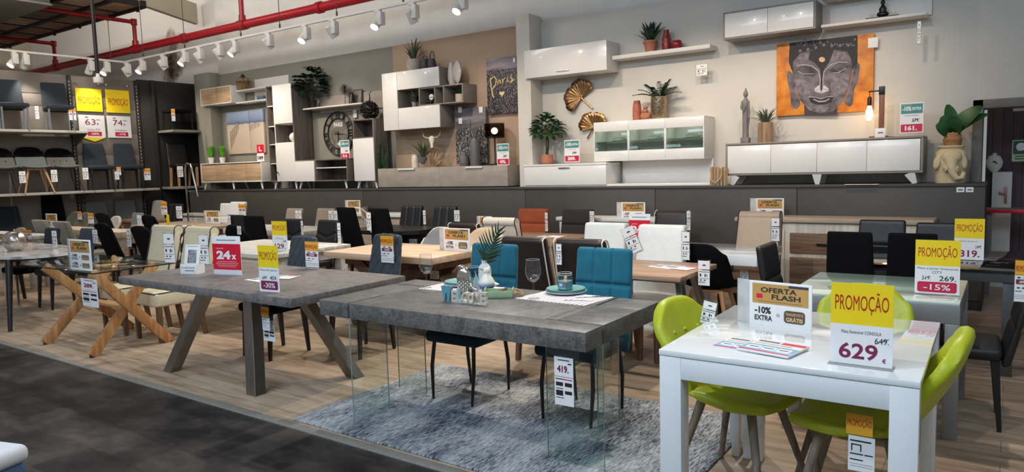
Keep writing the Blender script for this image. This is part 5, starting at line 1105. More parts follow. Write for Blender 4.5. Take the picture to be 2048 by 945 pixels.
ct('bucket', 'black bucket chair on oak legs behind the small wooden table', 1397, 487, B_, H=.885  )
ct('greypipe', 'grey shell chair with white edging behind the light oak table', 884, 456, 0, H=0.912)
ct('beige', 'beige rounded chair behind the palm leaf, next to the offer stand', 975, 455, 0, H=0.942)
ct('velvet', 'left tall black velvet chair in front of the black table', 691, 415, B_, 'tall black velvet chairs', H=1.09)
ct('velvet', 'right tall black velvet chair in front of the black table', 756, 417, B_, 'tall black velvet chairs', H=1.09)
ct('leather', 'left black leather chair behind the black table', 824, 412, 0, 'black leather chairs', H=1.02)
ct('leather', 'right black leather chair behind the black table', 891, 413, 0, 'black leather chairs', H=1.02)
ct('vee', 'black leather chair with stitched vee back beside the 129 price stand', 588, 438, 0, 'vee-stitched black chairs')
ct('vee', 'black leather chair with stitched vee back left of the tall black velvet chairs', 657, 440, 0, 'vee-stitched black chairs')
ct('taupe', 'taupe leather chair with a hand hole at the top behind the white rustic table', 590, 417, 0, 'taupe chairs')
ct('taupe', 'taupe leather chair behind a cluster of plastic price tags', 652, 417, 0, 'taupe chairs')
ct('widel', 'black chair peeking out left of the broad black velvet chair', 472, 430, B_, H=.98)
ct('wide', 'broad black velvet chair with its back turned before the white rustic table', 506, 432, B_, sc=1.15)
ct('whitefar', 'left white leather chair by the plinth, far end', 455, 407, 0, 'white chairs by the plinth')
ct('whitefar', 'right white leather chair by the plinth with an orange price tag', 476, 404, 0, 'white chairs by the plinth', H=1.08)
ct('bucket', 'black scoop chair behind the red 24x card', 466, 450, B_, H=0.95)
# left field of small chairs
ct('blackchair', 'black chair with chrome legs at the marble table, a white tag on its back', 105, 456, 0)
ct('sage', 'left sage velvet chair behind the black chair at the marble table', 79, 440, B_, 'sage velvet chairs')
ct('sage', 'right sage velvet chair behind the black chair at the marble table', 123, 443, B_, 'sage velvet chairs')
ct('stool', 'stone grey chair behind the silver pumpkin with an orange tag', 42, 455, 0)
ct('slatechair', 'blue grey chair behind the glass-topped table', 176, 457, 0)
ct('blackround', 'black leaning chair right of the blue grey chair', 204, 446, B_)
ct('blackround', 'black chair behind the leaning black one, near the shelves', 203, 425, B_, H=1.01)
ct('olive', 'left olive chair near the shop shelves', 152, 423, 0, 'olive chairs', H=0.98)
ct('olive', 'right olive chair near the shop shelves with an orange tag', 171, 425, 0, 'olive chairs', H=0.975)
ct('lgrey', 'small light grey rounded chair by the brown wooden tables', 233, 432, 0, H=0.905)
ct('mgrey', 'mid grey chair with plastic tags left of the cream chairs', 276, 426, 0, H=0.91)
ct('blackround', 'black chair standing in front of the mid grey chair', 279, 452, B_)
ct('blackround', 'black chair just right of the mid grey chair', 296, 430, B_)
ct('linen', 'pale linen chair by the corner shelving with an orange tag', 317, 401, 0, H=1.08)
ct('leather', 'short black leather chair right of the pale linen chair', 351, 408, 0, H=1.06)
# lime chairs round the white console
chair('lime', 'lime chair at the left side of the white table, white tag on its back', -1.02, 3.29, PI/2-.2, 0, 'lime chairs at the white table', sc=(1.08, 1.08, 1.02))
chair('lime', 'lime chair at the far side of the white table behind the yellow 629 stand', -.60, 3.80, .05, 0, 'lime chairs at the white table')
chair('lime', 'lime chair at the right side of the white table, seen edge on', -.49, 3.22, -PI/2, 0, 'lime chairs at the white table'  )
# black chairs round the city table and the black glass table
ct('wide', 'left wide black chair with its back turned behind the glass extending table', 1699, 464, B_, 'wide black chairs', sc=.82, H=1.02)
ct('wide', 'right wide black chair with its back turned, half behind the yellow 269 stand', 1825, 467, B_, 'wide black chairs', sc=.82, H=1.02)
ct('widel', 'left black leather chair beyond the black glass table', 1765, 440, 0, 'black chairs beyond the black glass table')
ct('widel', 'right black leather chair beyond the black glass table, beside the 319 stand', 1883, 446, 0, 'black chairs beyond the black glass table', H=0.955)
chair('widel', 'black leather chair at the left side of the glass extending table', -1.02, 4.95, RX, 0)
chair('widel', 'black leather chair at the right edge of the photograph with tall thin legs', -.22, 4.86, LX+.05, 0)
# chairs on the shop shelves
ZU, ZL, ZB = 2.43, 1.33, .20
def shelf_chair(kind, label, px, py, z, H=None, rz=None, X=-14.2):
    k = KINDS[kind]; g = WX(px, py, X-.12); return chair(kind, label, X, g.y, (PI/2 if rz is None else rz), z, 'chairs on the shop shelves')
shelf_chair('shelfdark', 'charcoal chair with chrome legs at the left end of the top shelf', 18, 200, ZU, rz=PI/2-.22)
shelf_chair('shelfdark', 'charcoal chair with chrome legs on the top shelf, left of the promotion posters', 110, 205, ZU, rz=PI/2-.22)
shelf_chair('twotonebuttons', 'two-tone buttoned chair at the left edge on the middle shelf', -2, 330, ZL, rz=PI/2-.1)
shelf_chair('twotone', 'smooth two-tone black and grey scoop chair on the middle shelf', 62, 330, ZL, rz=PI/2-.1)
shelf_chair('twotonebuttons', 'buttoned two-tone chair with wire legs next to the smooth scoop chair', 122, 330, ZL, rz=PI/2-.1)
shelf_chair('shelfblack', 'charcoal chair with black legs under the 63 poster', 192, 330, ZL, rz=PI/2-.22)
shelf_chair('shelfblack', 'charcoal chair with black legs under the 74 poster', 252, 330, ZL, rz=PI/2-.22)
shelf_chair('shelfblack', 'dark chair in the shade under the middle shelf, left edge', 14, 430, ZB, rz=PI/2-.22)
shelf_chair('velvet', 'tall black chair in the shade under the middle shelf, behind the small offer stand', 108, 430, ZB, rz=PI/2-.22)
shelf_chair('mgrey', 'grey chair in the shade under the middle shelf, below the 63 chair', 196, 430, ZB, rz=PI/2-.22)
shelf_chair('mgrey', 'grey chair in the shade under the middle shelf, below the 74 chair', 254, 430, ZB, rz=PI/2-.22)
chair('barstool', 'black chair with oak legs on the lower corner shelf behind the steel handle', -14.18, 8.36, RX-.15, 1.335, 'chairs on the corner shelves')
t = thing('bench_stool', 'black square stool on the upper corner shelf, an orange tag on its edge', 'stool', (-14.28, 8.36, 2.5), RX)
MB().box(-.23, .23, -.2, .2, .36, .43, .02, seg=2).obj('seat', BLKF, t)
for sx in (-1, 1):
    for sy in (-1, 1): MB().tube([(sx*.2, sy*.17, .37), (sx*.21, sy*.18, 0)], .014, sq=True).obj('leg', LEGB, t)
# pale wicker chair with looped arms between the cream chairs
g = G(365, 458, .80)
t = thing('wicker_chair', 'white wicker tub chair with looping arms behind the cream chairs', 'chair', (g.x, g.y-.05, 0))
WK = mat('white wicker', S(222,214,200), .7, var=.15, bump=.5, bsc=50)
for s in (-1, 1): MB().tube([(s*.30, -.22, .42), (s*.32, -.2, .62), (s*.28, -.02, .78), (s*.1, .16, .82), (0, .18, .80)], [.02,.022,.022,.02,.02], 10).obj('arm', WK, t)
mb = MB()
for i in range(13): a = PI*(i/12); mb.tube([(.27*math.cos(a), .05+.14*math.sin(a), .42), (.27*math.cos(a)*1.0, .03+.15*math.sin(a), .77)], .008, 6)
mb.obj('backrest', mat('dark wicker', S(92,80,70), .8), t); MB().lathe([(0,0),(.29,0),(.3,.03),(.28,.07),(0,.08)], 24, (0,0,.37)).obj('seat', WK, t)
for sx in (-1, 1):
    for sy in (-1, 1): MB().tube([(sx*.18, sy*.16, .38), (sx*.22, sy*.2, 0)], [.016,.01], 8).obj('leg', LEGD, t)
# ================================================================ TABLES, SIDEBOARDS, RUG
def concrete(name, c1, c2):
    if name in MC: return MC[name]
    m, nt, b, N, L = _new(name); v = _coord(nt)
    n1 = N('ShaderNodeTexNoise'); n1.inputs['Scale'].default_value = 14; n1.inputs['Detail'].default_value = 10; n1.inputs['Roughness'].default_value = .68; L(v, n1.inputs['Vector'])
    n2 = N('ShaderNodeTexNoise'); n2.inputs['Scale'].default_value = 95; n2.inputs['Detail'].default_value = 4; L(v, n2.inputs['Vector'])
    a = N('ShaderNodeMath'); a.operation = 'MULTIPLY_ADD'; a.inputs[1].default_value = .75; L(n2.outputs['Fac'], a.inputs[0]); L(n1.outputs['Fac'], a.inputs[2])
    r = N('ShaderNodeValToRGB'); e = r.color_ramp.elements; e[0].position = .62; e[0].color = c1; e[1].position = 1.12; e[1].color = c2; L(a.outputs[0], r.inputs['Fac']); L(r.outputs['Color'], b.inputs['Base Color'])
    b.inputs['Roughness'].default_value = .42; bp = N('ShaderNodeBump'); bp.inputs['Strength'].default_value = .12; L(n2.outputs['Fac'], bp.inputs['Height']); L(bp.outputs['Normal'], b.inputs['Normal']); MC[name] = m; return m
CON1 = concrete('grey concrete top', S(80,75,72), S(128,120,115)); CON2 = concrete('dark concrete slab', S(66,64,62), S(114,110,105))
GLASSE = mat('green glass edge', S(14,32,28), .4, var=.1, spec=.3); GLASST = glass('clear table glass', (.92,.965,.945), .95, 1.5)
OAKT = wood('oak table top', S(194,160,128), S(218,188,158), .45, 0, 1.6); WALN = wood('walnut base', S(66,42,32), S(100,66,50), .5, 0, 2.4)
NUTT = wood('nut table top', S(138,106,84), S(176,142,116), .45, 0, 2.2); BROWNT = wood('brown oak top', S(128,96,66), S(160,124,90), .5, 0, 2.2)
RUSTW = wood('pale rustic wood', S(172,166,156), S(208,204,194), .6, 0, 2.6); ASH = wood('ash grey wood', S(156,136,116), S(186,166,144), .5, 0, 2.2)
BLKT = mat('black table lacquer', S(34,33,33), .35, var=.1, sc=8); GLW = mat('high gloss white', S(232,233,232), .08, var=.01, coat=.6)
OAKR = wood('honey oak', S(166,112,66), S(200,148,98), .45, 2, 2.6); OAKRX = wood('honey oak beam', S(166,112,66), S(200,148,98), .45, 0, 2.6)
def bar(t, name, p, q, w, d, m_):
    """square bar from p to q with face widths w, d"""
    p, q = Vector(p), Vector(q); ax = (q-p).normalized(); L_ = (q-p).length; x = ax.cross(Vector((0,1,0))) if abs(ax.y) < .9 else ax.cross(Vector((0,0,1)))
    x.normalize(); y = ax.cross(x).normalized(); M = Matrix((x, y, ax)).transposed().to_4x4(); M.translation = p
    return MB().box(-w/2, w/2, -d/2, d/2, 0, L_, .004, M).obj(name, m_, t)
def beam_leg(t, name, p, q, w, d, m_):
    """slanted leg with level feet: horizontal section w x d swept from p to q"""
    p, q = Vector(p), Vector(q); vs = []
    for c in (p, q): vs += [c+Vector((-w/2,-d/2,0)), c+Vector((w/2,-d/2,0)), c+Vector((w/2,d/2,0)), c+Vector((-w/2,d/2,0))]
    o = MB().add(vs, [(0,1,2,3),(4,7,6,5),(0,4,5,1),(1,5,6,2),(2,6,7,3),(3,7,4,0)]).obj(name, m_, t, smooth=False); bv = o.modifiers.new('bev', 'BEVEL'); bv.width = .004; bv.segments = 2; return o
# --- rug
def rugmat():
    m, nt, b, N, L = _new('streaked grey rug'); v = _coord(nt, (34, 6, 1))
    n = N('ShaderNodeTexNoise'); n.inputs['Scale'].default_value = 2.6; n.inputs['Detail'].default_value = 8; n.inputs['Roughness'].default_value = .75; L(v, n.inputs['Vector'])
    n2 = N('ShaderNodeTexNoise'); n2.inputs['Scale'].default_value = 1.7; n2.inputs['Detail'].default_value = 3; L(_coord(nt, (2.2, .9, 1)), n2.inputs['Vector'])
    a = N('ShaderNodeMath'); a.operation = 'MULTIPLY_ADD'; a.inputs[1].default_value = .55; L(n2.outputs['Fac'], a.inputs[0]); L(n.outputs['Fac'], a.inputs[2])
    r = N('ShaderNodeValToRGB'); e = r.color_ramp.elements; e[0].position = .66; e[0].color = S(38,44,56); e[1].position = .95; e[1].color = S(200,198,192); k = e.new(.77); k.color = S(134,138,144)
    L(a.outputs[0], r.inputs['Fac']); L(r.outputs['Color'], b.inputs['Base Color']); b.inputs['Roughness'].default_value = .95
    n3 = N('ShaderNodeTexNoise'); n3.inputs['Scale'].default_value = 160; L(_coord(nt), n3.inputs['Vector']); bp = N('ShaderNodeBump'); bp.inputs['Strength'].default_value = .5; L(n3.outputs['Fac'], bp.inputs['Height']); L(bp.outputs['Normal'], b.inputs['Normal']); return m
random.seed(2)
t = MB().box(-1.23, 1.23, -.72, .72, 0, .013, .006, n=(60, 40, 0), fn=lambda v: Vector((v.x, v.y, v.z+(.0012*math.sin(v.x*40)*math.sin(v.y*53) if v.z > .008 else 0)))).obj('rug', rugmat()); t.location = (-2.43, 3.475, 0)
tag(t, 'large streaky blue grey rug under the glass-legged concrete table', 'rug')
# --- concrete slab table on glass legs
x0, x1, y0, y1, zt = -3.507, -1.625, 2.895, 3.77, .76
t = thing('dining_table', 'thick dark concrete-look table standing on clear glass panel legs on the rug', 'table', ((x0+x1)/2, (y0+y1)/2, 0)); cx_, cy_ = (x0+x1)/2, (y0+y1)/2
rx = lambda x: x-cx_; ry = lambda y: y-cy_; tk = .095
SL = -3.25; SR = 3.075; g_ = .0085
mb = MB()   # slab built of blocks that leave the four saw slots open
mb.box(rx(x0), rx(SL-g_), ry(y0), ry(3.2), zt-tk, zt, .0005); mb.box(rx(SL+g_), rx(x1), ry(y0), ry(SR-g_), zt-tk, zt, .0005)
mb.obj('tabletop', CON2, t)
mb = MB(); mb.box(rx(SL-g_), rx(SL+g_), ry(3.2), ry(3.56), zt-tk, zt, .0005); mb.box(rx(x0), rx(SL-g_), ry(3.2), ry(3.56-g_), zt-tk, zt, .0005); mb.box(rx(SL+g_), rx(-1.96), ry(SR-g_), ry(y1), zt-tk, zt, .0005); mb.box(rx(x0), rx(SL+g_), ry(3.56+g_), ry(y1), zt-tk, zt, .0005)
mb.box(rx(-1.96), rx(-1.89-g_), ry(SR+g_), ry(y1), zt-tk, zt, .0005); mb.box(rx(-1.89-g_), rx(x1), ry(SR+g_), ry(3.5), zt-tk, zt, .0005); mb.box(rx(-1.89+g_), rx(x1), ry(3.5), ry(y1), zt-tk, zt, .0005); mb.obj('tabletop', CON2, t)
zf = .0146
def glass_leg(a, b2):
    ax = abs(a[0]-b2[0]) > abs(a[1]-b2[1]); e_ = .0045
    xa, xb = sorted((a[0], b2[0])); ya, yb2 = sorted((a[1], b2[1]))
    if ax: ya -= e_; yb2 += e_
    else: xa -= e_; xb += e_
    o = MB().box(rx(xa), rx(xb), ry(ya), ry(yb2), zf, zt-tk, .0004).obj('glass_leg', GLASST, t)
    mb = MB(); k = .0012
    if ax: mb.box(rx(xa)-k, rx(xa), ry(ya), ry(yb2), zf, zt-tk, .0003); mb.box(rx(xb), rx(xb)+k, ry(ya), ry(yb2), zf, zt-tk, .0003)
    else: mb.box(rx(xa), rx(xb), ry(ya)-k, ry(ya), zf, zt-tk, .0003); mb.box(rx(xa), rx(xb), ry(yb2), ry(yb2)+k, zf, zt-tk, .0003)
    mb.obj('glass_edge', GLASSE, o)
glass_leg((SL, y0+.003), (SL, 3.2)); glass_leg((-1.96, SR), (x1-.003, SR)); glass_leg((x0+.003, 3.56), (SL, 3.56)); glass_leg((-1.89, 3.5), (-1.89, y1-.003))
# --- concrete table on splayed steel legs
x0, x1, y0, y1 = -5.86, -3.70, 2.83, 3.87; cx_, cy_ = (x0+x1)/2, (y0+y1)/2
t = thing('dining_table', 'grey concrete-look table on four broad splayed brushed steel legs', 'table', (cx_, cy_, 0))
MB().box(rx(x0), rx(x1), ry(y0), ry(y1), .70, .76, .004).obj('tabletop', CON1, t)
for (bx, by), (tx, ty) in (((-5.47,3.0),(-5.07,3.12)), ((-4.33,2.97),(-4.52,3.12)), ((-4.02,3.62),(-4.40,3.42)), ((-5.12,3.53),(-4.92,3.40))):
    beam_leg(t, 'leg', (rx(bx), ry(by), 0), (rx(tx), ry(ty), .70), .105, .09, STEEL)
MB().box(rx(-5.15), rx(-4.35), ry(3.1), ry(3.55), .685, .70, .002).obj('mount_plate', mat('black steel', S(30,30,30), .5, .4), t)
# --- glass table on crossed oak legs
x0, x1, y0, y1 = -7.76, -6.30, 2.84, 3.58; cx_, cy_ = (x0+x1)/2, (y0+y1)/2
t = thing('dining_table', 'clear glass-topped table on crossed honey oak legs', 'table', (cx_, cy_, 0))
o = MB().box(rx(x0), rx(x1), ry(y0), ry(y1), .748, .758, .001).obj('glass_top', GLASST, t)
mb = MB(); k = .0015
mb.box(rx(x0), rx(x1), ry(y0)-k, ry(y0), .748, .758, .0004); mb.box(rx(x1), rx(x1)+k, ry(y0), ry(y1), .748, .758, .0004); mb.box(rx(x0), rx(x1), ry(y1), ry(y1)+k, .748, .758, .0004); mb.box(rx(x0)-k, rx(x0), ry(y0), ry(y1), .748, .758, .0004); mb.obj('glass_edge', mat('dark glass edge', S(22,34,34), .15), o)
# two X frames, one at each end, tied by a flat stretcher
for xe, yf_, yb_ in ((-7.46, 2.88, 3.66), (-6.53, 2.87, 3.54)):
    bar(t, 'leg', (rx(xe+.02), ry(yf_), .012), (rx(xe+.02), ry(yb_-.06), .744), .05, .085, OAKR); bar(t, 'leg', (rx(xe+.075), ry(yb_), .012), (rx(xe+.075), ry(yf_+.03), .744), .05, .085, OAKR)
    for y in (yf_, yb_): MB().lathe([(0,0),(.02,0),(.02,.02),(0,.02)], 12, (rx(xe+(.02 if y == yf_ else .075)), ry(y), 0)).obj('foot_pad', LEGD, t)
MB().box(rx(-7.42), rx(-6.48), ry(3.20), ry(3.30), .36, .385, .004).obj('stretcher', OAKRX, t)
# --- marble oval table
MARB = mat('white marble', S(226,222,216), .2, sc=4, c2=S(160,152,148), lo=.34, hi=.46, coat=.3, stretch=(1,2.4,1))
xo, yo = -9.55, 3.42
t = thing('dining_table', 'white veined marble table with a curved end on tapered black legs, left edge', 'table', (xo, yo, 0))
pts = [(1.25*(abs(math.cos(a))**.55)*(1 if math.cos(a) > 0 else -1), .50*(abs(math.sin(a))**.75)*(1 if math.sin(a) > 0 else -1)) for a in [2*PI*i/56 for i in range(56)]]
o = MB().prism(pts, -.76, -.735, Matrix.Rotation(-PI/2, 4, 'X') @ Matrix.Scale(1, 4)).obj('tabletop', MARB, t)
for v in o.data.vertices: v.co.z = abs(v.co.z)
MB().box(-.95, .98, -.36, .36, .70, .735, .004).obj('frame', LEGB, t)
for x in (-.95, 1.0):
    for y in (-.38, .40): MB().tube([(x*.97, y*.97, .72), (x*1.12, y*1.24, 0)], [.036,.02], 14).obj('leg', LEGB, t)
# --- light oak table on crossed walnut frame
x0, x1, y0, y1 = -5.62, -4.20, 4.72, 5.62; cx_, cy_ = (x0+x1)/2, (y0+y1)/2
t = thing('dining_table', 'light oak table with a dark walnut crossed base behind the concrete tables', 'table', (cx_, cy_, 0))
MB().box(rx(x0), rx(x1), ry(y0), ry(y1), .70, .76, .004).obj('tabletop', OAKT, t); MB().box(rx(x0)+.12, rx(x1)-.12, -.28, .28, .62, .70, .004).obj('apron', WALN, t)
for y in (-.26, .26):
    bar(t, 'leg', (-.50, y, 0), (.42, y, .66), .12, .07, WALN); bar(t, 'leg', (.50, y*1.01, 0), (-.42, y*1.01, .66), .12, .07, WALN)
# --- small nut wood table with white panel and steel legs
x0, x1, y0, y1 = -2.50, -1.84, 4.62, 5.36; cx_, cy_ = (x0+x1)/2, (y0+y1)/2
t = thing('dining_table', 'nut wood table with leaflets on it between the teal and white chairs', 'table', (cx_, cy_, 0))
MB().box(rx(x0)-.08, rx(x1), ry(y0), ry(y1), .725, .76, .004).obj('tabletop', NUTT, t)
for x in (-.3, .22):
    for y in (-.22, .25): beam_leg(t, 'leg', (x+(.16 if x > 0 else -.1), y*1.25, 0), (x, y*.55, .725), .045, .075, STEEL)
for y in (-.2, .2): MB().box(-.36, .3, y-.02, y+.02, .69, .725, .002).obj('rail', STEEL, t)
MB().box(-.36, .34, -.3, -.27, 0, .012, .002).obj('floor_bar', STEEL, t)
# --- glossy white table
x0, x1, y0, y1 = -3.35, -1.70, 5.93, 6.72; cx_, cy_ = (x0+x1)/2, (y0+y1)/2
t = thing('dining_table', 'thick glossy white table behind the white chairs', 'table', (cx_, cy_, 0)); MB().box(rx(x0), rx(x1), ry(y0), ry(y1), .67, .76, .004).obj('tabletop', GLW, t)
MB().box(-.35, .25, -.2, .2, .03, .67, .004).obj('pedestal', GLW, t); MB().box(-.55, .55, -.32, .32, 0, .03, .004).obj('base', GLW, t)
# --- rustic pale tables, black, brown
def leg_table(label, x0, x1, y0, y1, top, legm, th=.045, lw=.09, ap=.09, zt=.76):
    cx_, cy_ = (x0+x1)/2, (y0+y1)/2; t = thing('dining_table', label, 'table', (cx_, cy_, 0)); hx, hy = (x1-x0)/2, (y1-y0)/2
    MB().box(-hx, hx, -hy, hy, zt-th, zt, .004).obj('tabletop', top, t); mb = MB()
    for s in (-1, 1): mb.box(-hx+.06, hx-.06, s*(hy-.05)-.012, s*(hy-.05)+.012, zt-th-ap, zt-th, .002); mb.box(s*(hx-.05)-.012, s*(hx-.05)+.012, -hy+.06, hy-.06, zt-th-ap, zt-th, .002)
    mb.obj('apron', legm, t)
    for sx in (-1, 1):
        for sy in (-1, 1): xx, yy = sx*(hx-.03-lw/2), sy*(hy-.03-lw/2); MB().box(xx-lw/2, xx+lw/2, yy-lw/2, yy+lw/2, 0, zt-th, .004).obj('leg', legm, t)
    return t
leg_table('pale rustic wooden table behind the red 24x card, the 129 price stand on it', -7.42, -5.90, 4.28, 5.34, RUSTW, RUSTW)
leg_table('white rustic table between the black vee-back chairs and the taupe chairs', -9.6, -7.78, 6.20, 6.95, RUSTW, RUSTW, .08)
x0, x1, y0, y1 = -7.45, -6.28, 6.60, 7.50; cx_, cy_ = (x0+x1)/2, (y0+y1)/2
t = thing('dining_table', 'dark black-grey table among the black chairs', 'table', (cx_, cy_, 0)); pts = [(-.58,-.42),(-.42,-.45),(.30,-.45),(.585,-.2),(.585,.45),(-.58,.45)]
o = MB().prism([(a, b2) for a, b2 in pts], 0, .05).obj('tabletop', BLKT, t, smooth=False)
for v in o.data.vertices: a, d_, b2 = v.co; v.co = (a, b2, .76-d_)
MB().box(-.36, .36, -.13, .13, .03, .71, .004).obj('pedestal', BLKT, t); MB().box(-.45, .45, -.28, .28, 0, .03, .004).obj('base', BLKT, t)
leg_table('brown oak table before the rust and espresso chairs', -5.2, -3.82, 6.16, 7.12, BROWNT, BROWNT, .035)
leg_table('brown wooden table nearest the corner shelving with a rounded edge', -13.9, -12.9, 6.8, 7.4, BROWNT, BROWNT, .05)
leg_table('ash wood table behind the cream chairs with an offer stand on it', -12.0, -10.05, 6.08, 6.95, ASH, WALN, .05)
leg_table('ash grey table left of the cream chairs with a white lower shelf', -13.2, -10.6, 5.2, 5.6, ASH, ASH, .09)
leg_table('pale grey table far left behind the sage chairs', -13.2, -11.4, 4.3, 4.64, RUSTW, RUSTW, .05)
# --- black glass table and glass extending table with silver frame
x0, x1, y0, y1 = -1.02, .08, 5.86, 7.02; cx_, cy_ = (x0+x1)/2, (y0+y1)/2
t = thing('dining_table', 'black glass table behind the wide black chairs', 'table', (cx_, cy_, 0)); MB().box(rx(x0), rx(x1), ry(y0), ry(y1), .735, .75, .002).obj('glass_top', mat('black glass', S(14,14,16), .06, spec=.8, coat=.5), t)
MB().box(rx(x0)+.03, rx(x1)-.03, ry(y0)+.03, ry(y1)-.03, .66, .735, .003).obj('frame', mat('grey lacquer', S(84,86,88), .4, .4), t)
for sx in (-1, 1):
    for sy in (-1, 1): xx, yy = sx*.48, sy*.5; MB().box(xx-.035, xx+.035, yy-.035, yy+.035, 0, .66, .003).obj('leg', mat('grey lacquer', S(84,86,88), .4, .4), t)
x0, x1, y0, y1 = -1.08, -.20, 4.42, 5.28; cx_, cy_ = (x0+x1)/2, (y0+y1)/2
SILV = mat('silver lacquer', S(150,152,152), .38, .5, var=.04)
t = thing('dining_table', 'green glass extending table with silver frame and legs, the 269 price stand on it', 'table', (cx_, cy_, 0))
hx, hy = (x1-x0)/2, (y1-y0)/2
mb = MB()
for s in (-1, 1): mb.box(-hx, hx, s*(hy-.03)-.03, s*(hy-.03)+.03, .64, .745, .004); mb.box(s*(hx-.03)-.03, s*(hx-.03)+.03, -hy+.06, hy-.06, .64, .745, .004)
mb.obj('frame', SILV, t); mb = MB(); mb.box(-hx+.004, hx-.004, -hy+.004, -hy+.30, .745, .757, .002); mb.obj('glass_top', mat('white green glass', S(206,218,206), .1, var=.02, coat=.4), t); MB().box(-hx+.004, hx-.10, -hy+.30, hy-.004, .745, .757, .002).obj('glass_leaf', mat('frosted green glass', S(134,156,146), .14, var=.03, coat=.4), t)
MB().box(hx-.10, hx-.004, -hy+.30, hy-.004, .745, .756, .002).obj('edge_board', mat('pale beige laminate', S(190,178,152), .4), t)
for sx in (-1, 1):
    for sy in (-1, 1): xx, yy = sx*(hx-.035), sy*(hy-.035); MB().box(xx-.035, xx+.035, yy-.035, yy+.035, 0, .64, .003).obj('leg', SILV, t)
# --- glossy white table in front, extension legs bundled under it
x0, x1, y0, y1 = -1.215, -.245, 2.79, 3.86; cx_, cy_ = (x0+x1)/2, (y0+y1)/2; hx, hy = (x1-x0)/2, (y1-y0)/2
t = thing('extending_table', 'glossy white extending table in front with lime chairs around it', 'table', (cx_, cy_, 0), .015)
MB().box(-hx, hx, -hy, hy, .735, .76, .003).obj('tabletop', GLW, t)
MB().box(-hx+.095, hx-.095, -hy+.004, -hy+.028, .64, .733, .002).obj('apron', GLW, t); MB().box(-hx+.095, hx-.095, hy-.028, hy-.004, .64, .733, .002).obj('apron', GLW, t)
for sx in (-1, 1):
    for sy in (-1, 1):
        xx, yy = sx*(hx-.049), sy*(hy-.049); MB().box(xx-.047, xx+.047, yy-.047, yy+.047, 0, .733, .002).obj('leg', GLW, t)
for i in range(3): MB().box(-.43+.06*i, -.39+.06*i, .30, .35, 0, .70, .002).obj('support_leg', GLW, t)
for i in range(3): MB().box(hx-.055, hx-.015, -hy+.76+.09*i, -hy+.80+.09*i, .0, .73, .002).obj('extension_rail', MATW, t)
for s in (-1, 1): MB().box(s*.2-.02, s*.2+.02, -hy+.04, hy-.04, .70, .733, .002).obj('slide', STEEL, t)
# --- floor sideboards in front of the plinth
def sideboard(label, x0, x1, yf, H, D, top, body, fronts):
    t = thing('sideboard', label, 'sideboard', ((x0+x1)/2, yf, 0)); hw = (x1-x0)/2
    MB().box(-hw, hw, .02, D, .06, H-.045, .003).obj('body', body, t); MB().box(-hw-.03, hw+.03, -.02, D, H-.045, H, .005).obj('top', top, t); MB().box(-hw+.03, hw-.03, .05, D-.02, 0, .06, .002).obj('plinth_base', body, t)
    for kind, a, b2, c, d_, m_ in fronts: MB().box(-hw+2*hw*a, -hw+2*hw*b2, 0, .019, H*c, H*d_, .003).obj(kind, m_, t)
    return t
q0, q1 = G(1470, 437, .9), G(1875, 440, .9); yf = 7.86
RW = wood('pale lime-washed wood', S(196,184,166), S(222,212,194), .6, 2, 2.4); DK = wood('weathered plank', S(98,74,56), S(140,110,86), .6, 0, 3)
xa, xb = W(1470, 437, yf).x, W(1868, 440, yf).x; Hs = W(1600, 437, yf).z
t = sideboard('long lime-washed sideboard with weathered plank drawers below the plinth, right side', xa+.03, xb-.03, yf, Hs, .42, ASH, RW, [('door', .01, .27, .09, .86, RW), ('drawer_front', .30, .70, .60, .83, DK), ('drawer_front', .30, .70, .10, .55, DK), ('door', .73, .99, .09, .86, RW)])
MB().box(-.1, .1, -.03, -.0, Hs*.70, Hs*.72, .003).obj('handle', BLACK, t)
yf = 7.9; xa, xb = W(1117, 441, yf).x, W(1313, 441, yf).x; Hs = W(1200, 436, yf).z
sideboard('low white sideboard below the plinth behind the tall white chairs', xa, xb, yf, Hs, .38, MATW, MATW, [('door', .01, .33, .08, .93, MATW), ('door', .335, .66, .08, .93, MATW), ('door', .665, .99, .08, .93, MATW)])
yf = 7.8; xa, xb = W(672, 432, yf).x-.4, W(800, 432, yf).x; Hs = W(790, 429, yf).z
sideboard('pale wood sideboard behind the black leather and velvet chairs', xa, xb, yf, Hs, .4, MATW, ASH, [('door', .01, .5, .08, .9, ASH), ('door', .505, .99, .08, .9, ASH)])
yf = 7.99; xa, xb = W(364, 431, yf).x, W(424, 431, yf).x; Hs = W(390, 428, yf).z
sideboard('pale grey sideboard at the far left end of the plinth', xa, xb, yf, Hs, .28, RUSTW, RUSTW, [('door', .01, .5, .08, .9, RUSTW), ('door', .505, .99, .08, .9, RUSTW)])
# --- steel handle of a shop trolley by the corner
q = W(380, 400, 7.86); t = thing('hand_trolley', 'steel tube handle of a hand trolley standing by the corner shelving', 'trolley', (q.x, 7.86, 0))
zt = W(380, 327, 7.86).z; mb = MB(); mb.tube([(-.10,0,.1),(-.10,0,zt-.1),(-.07,0,zt-.02),(.0,0,zt),(.10,.0,zt-.02),(.13,0,zt-.1),(.2,.05,zt-.65)], .02, 10); mb.obj('handle', CHROME, t)
MB().tube([(-.10,0,zt-.55),(.18,.04,zt-.55)], .012, 8).obj('crossbar', CHROME, t); MB().box(-.2, .2, -.06, .05, .06, .1, .005).obj('load_plate', STEEL, t)
for s in (-1, 1): MB().lathe([(0,-.02),(.07,-.02),(.07,.02),(0,.02)], 16, M=T(s*.15, .06, .07) @ Matrix.Rotation(PI/2, 4, 'Y')).obj('wheel', BLACK, t)
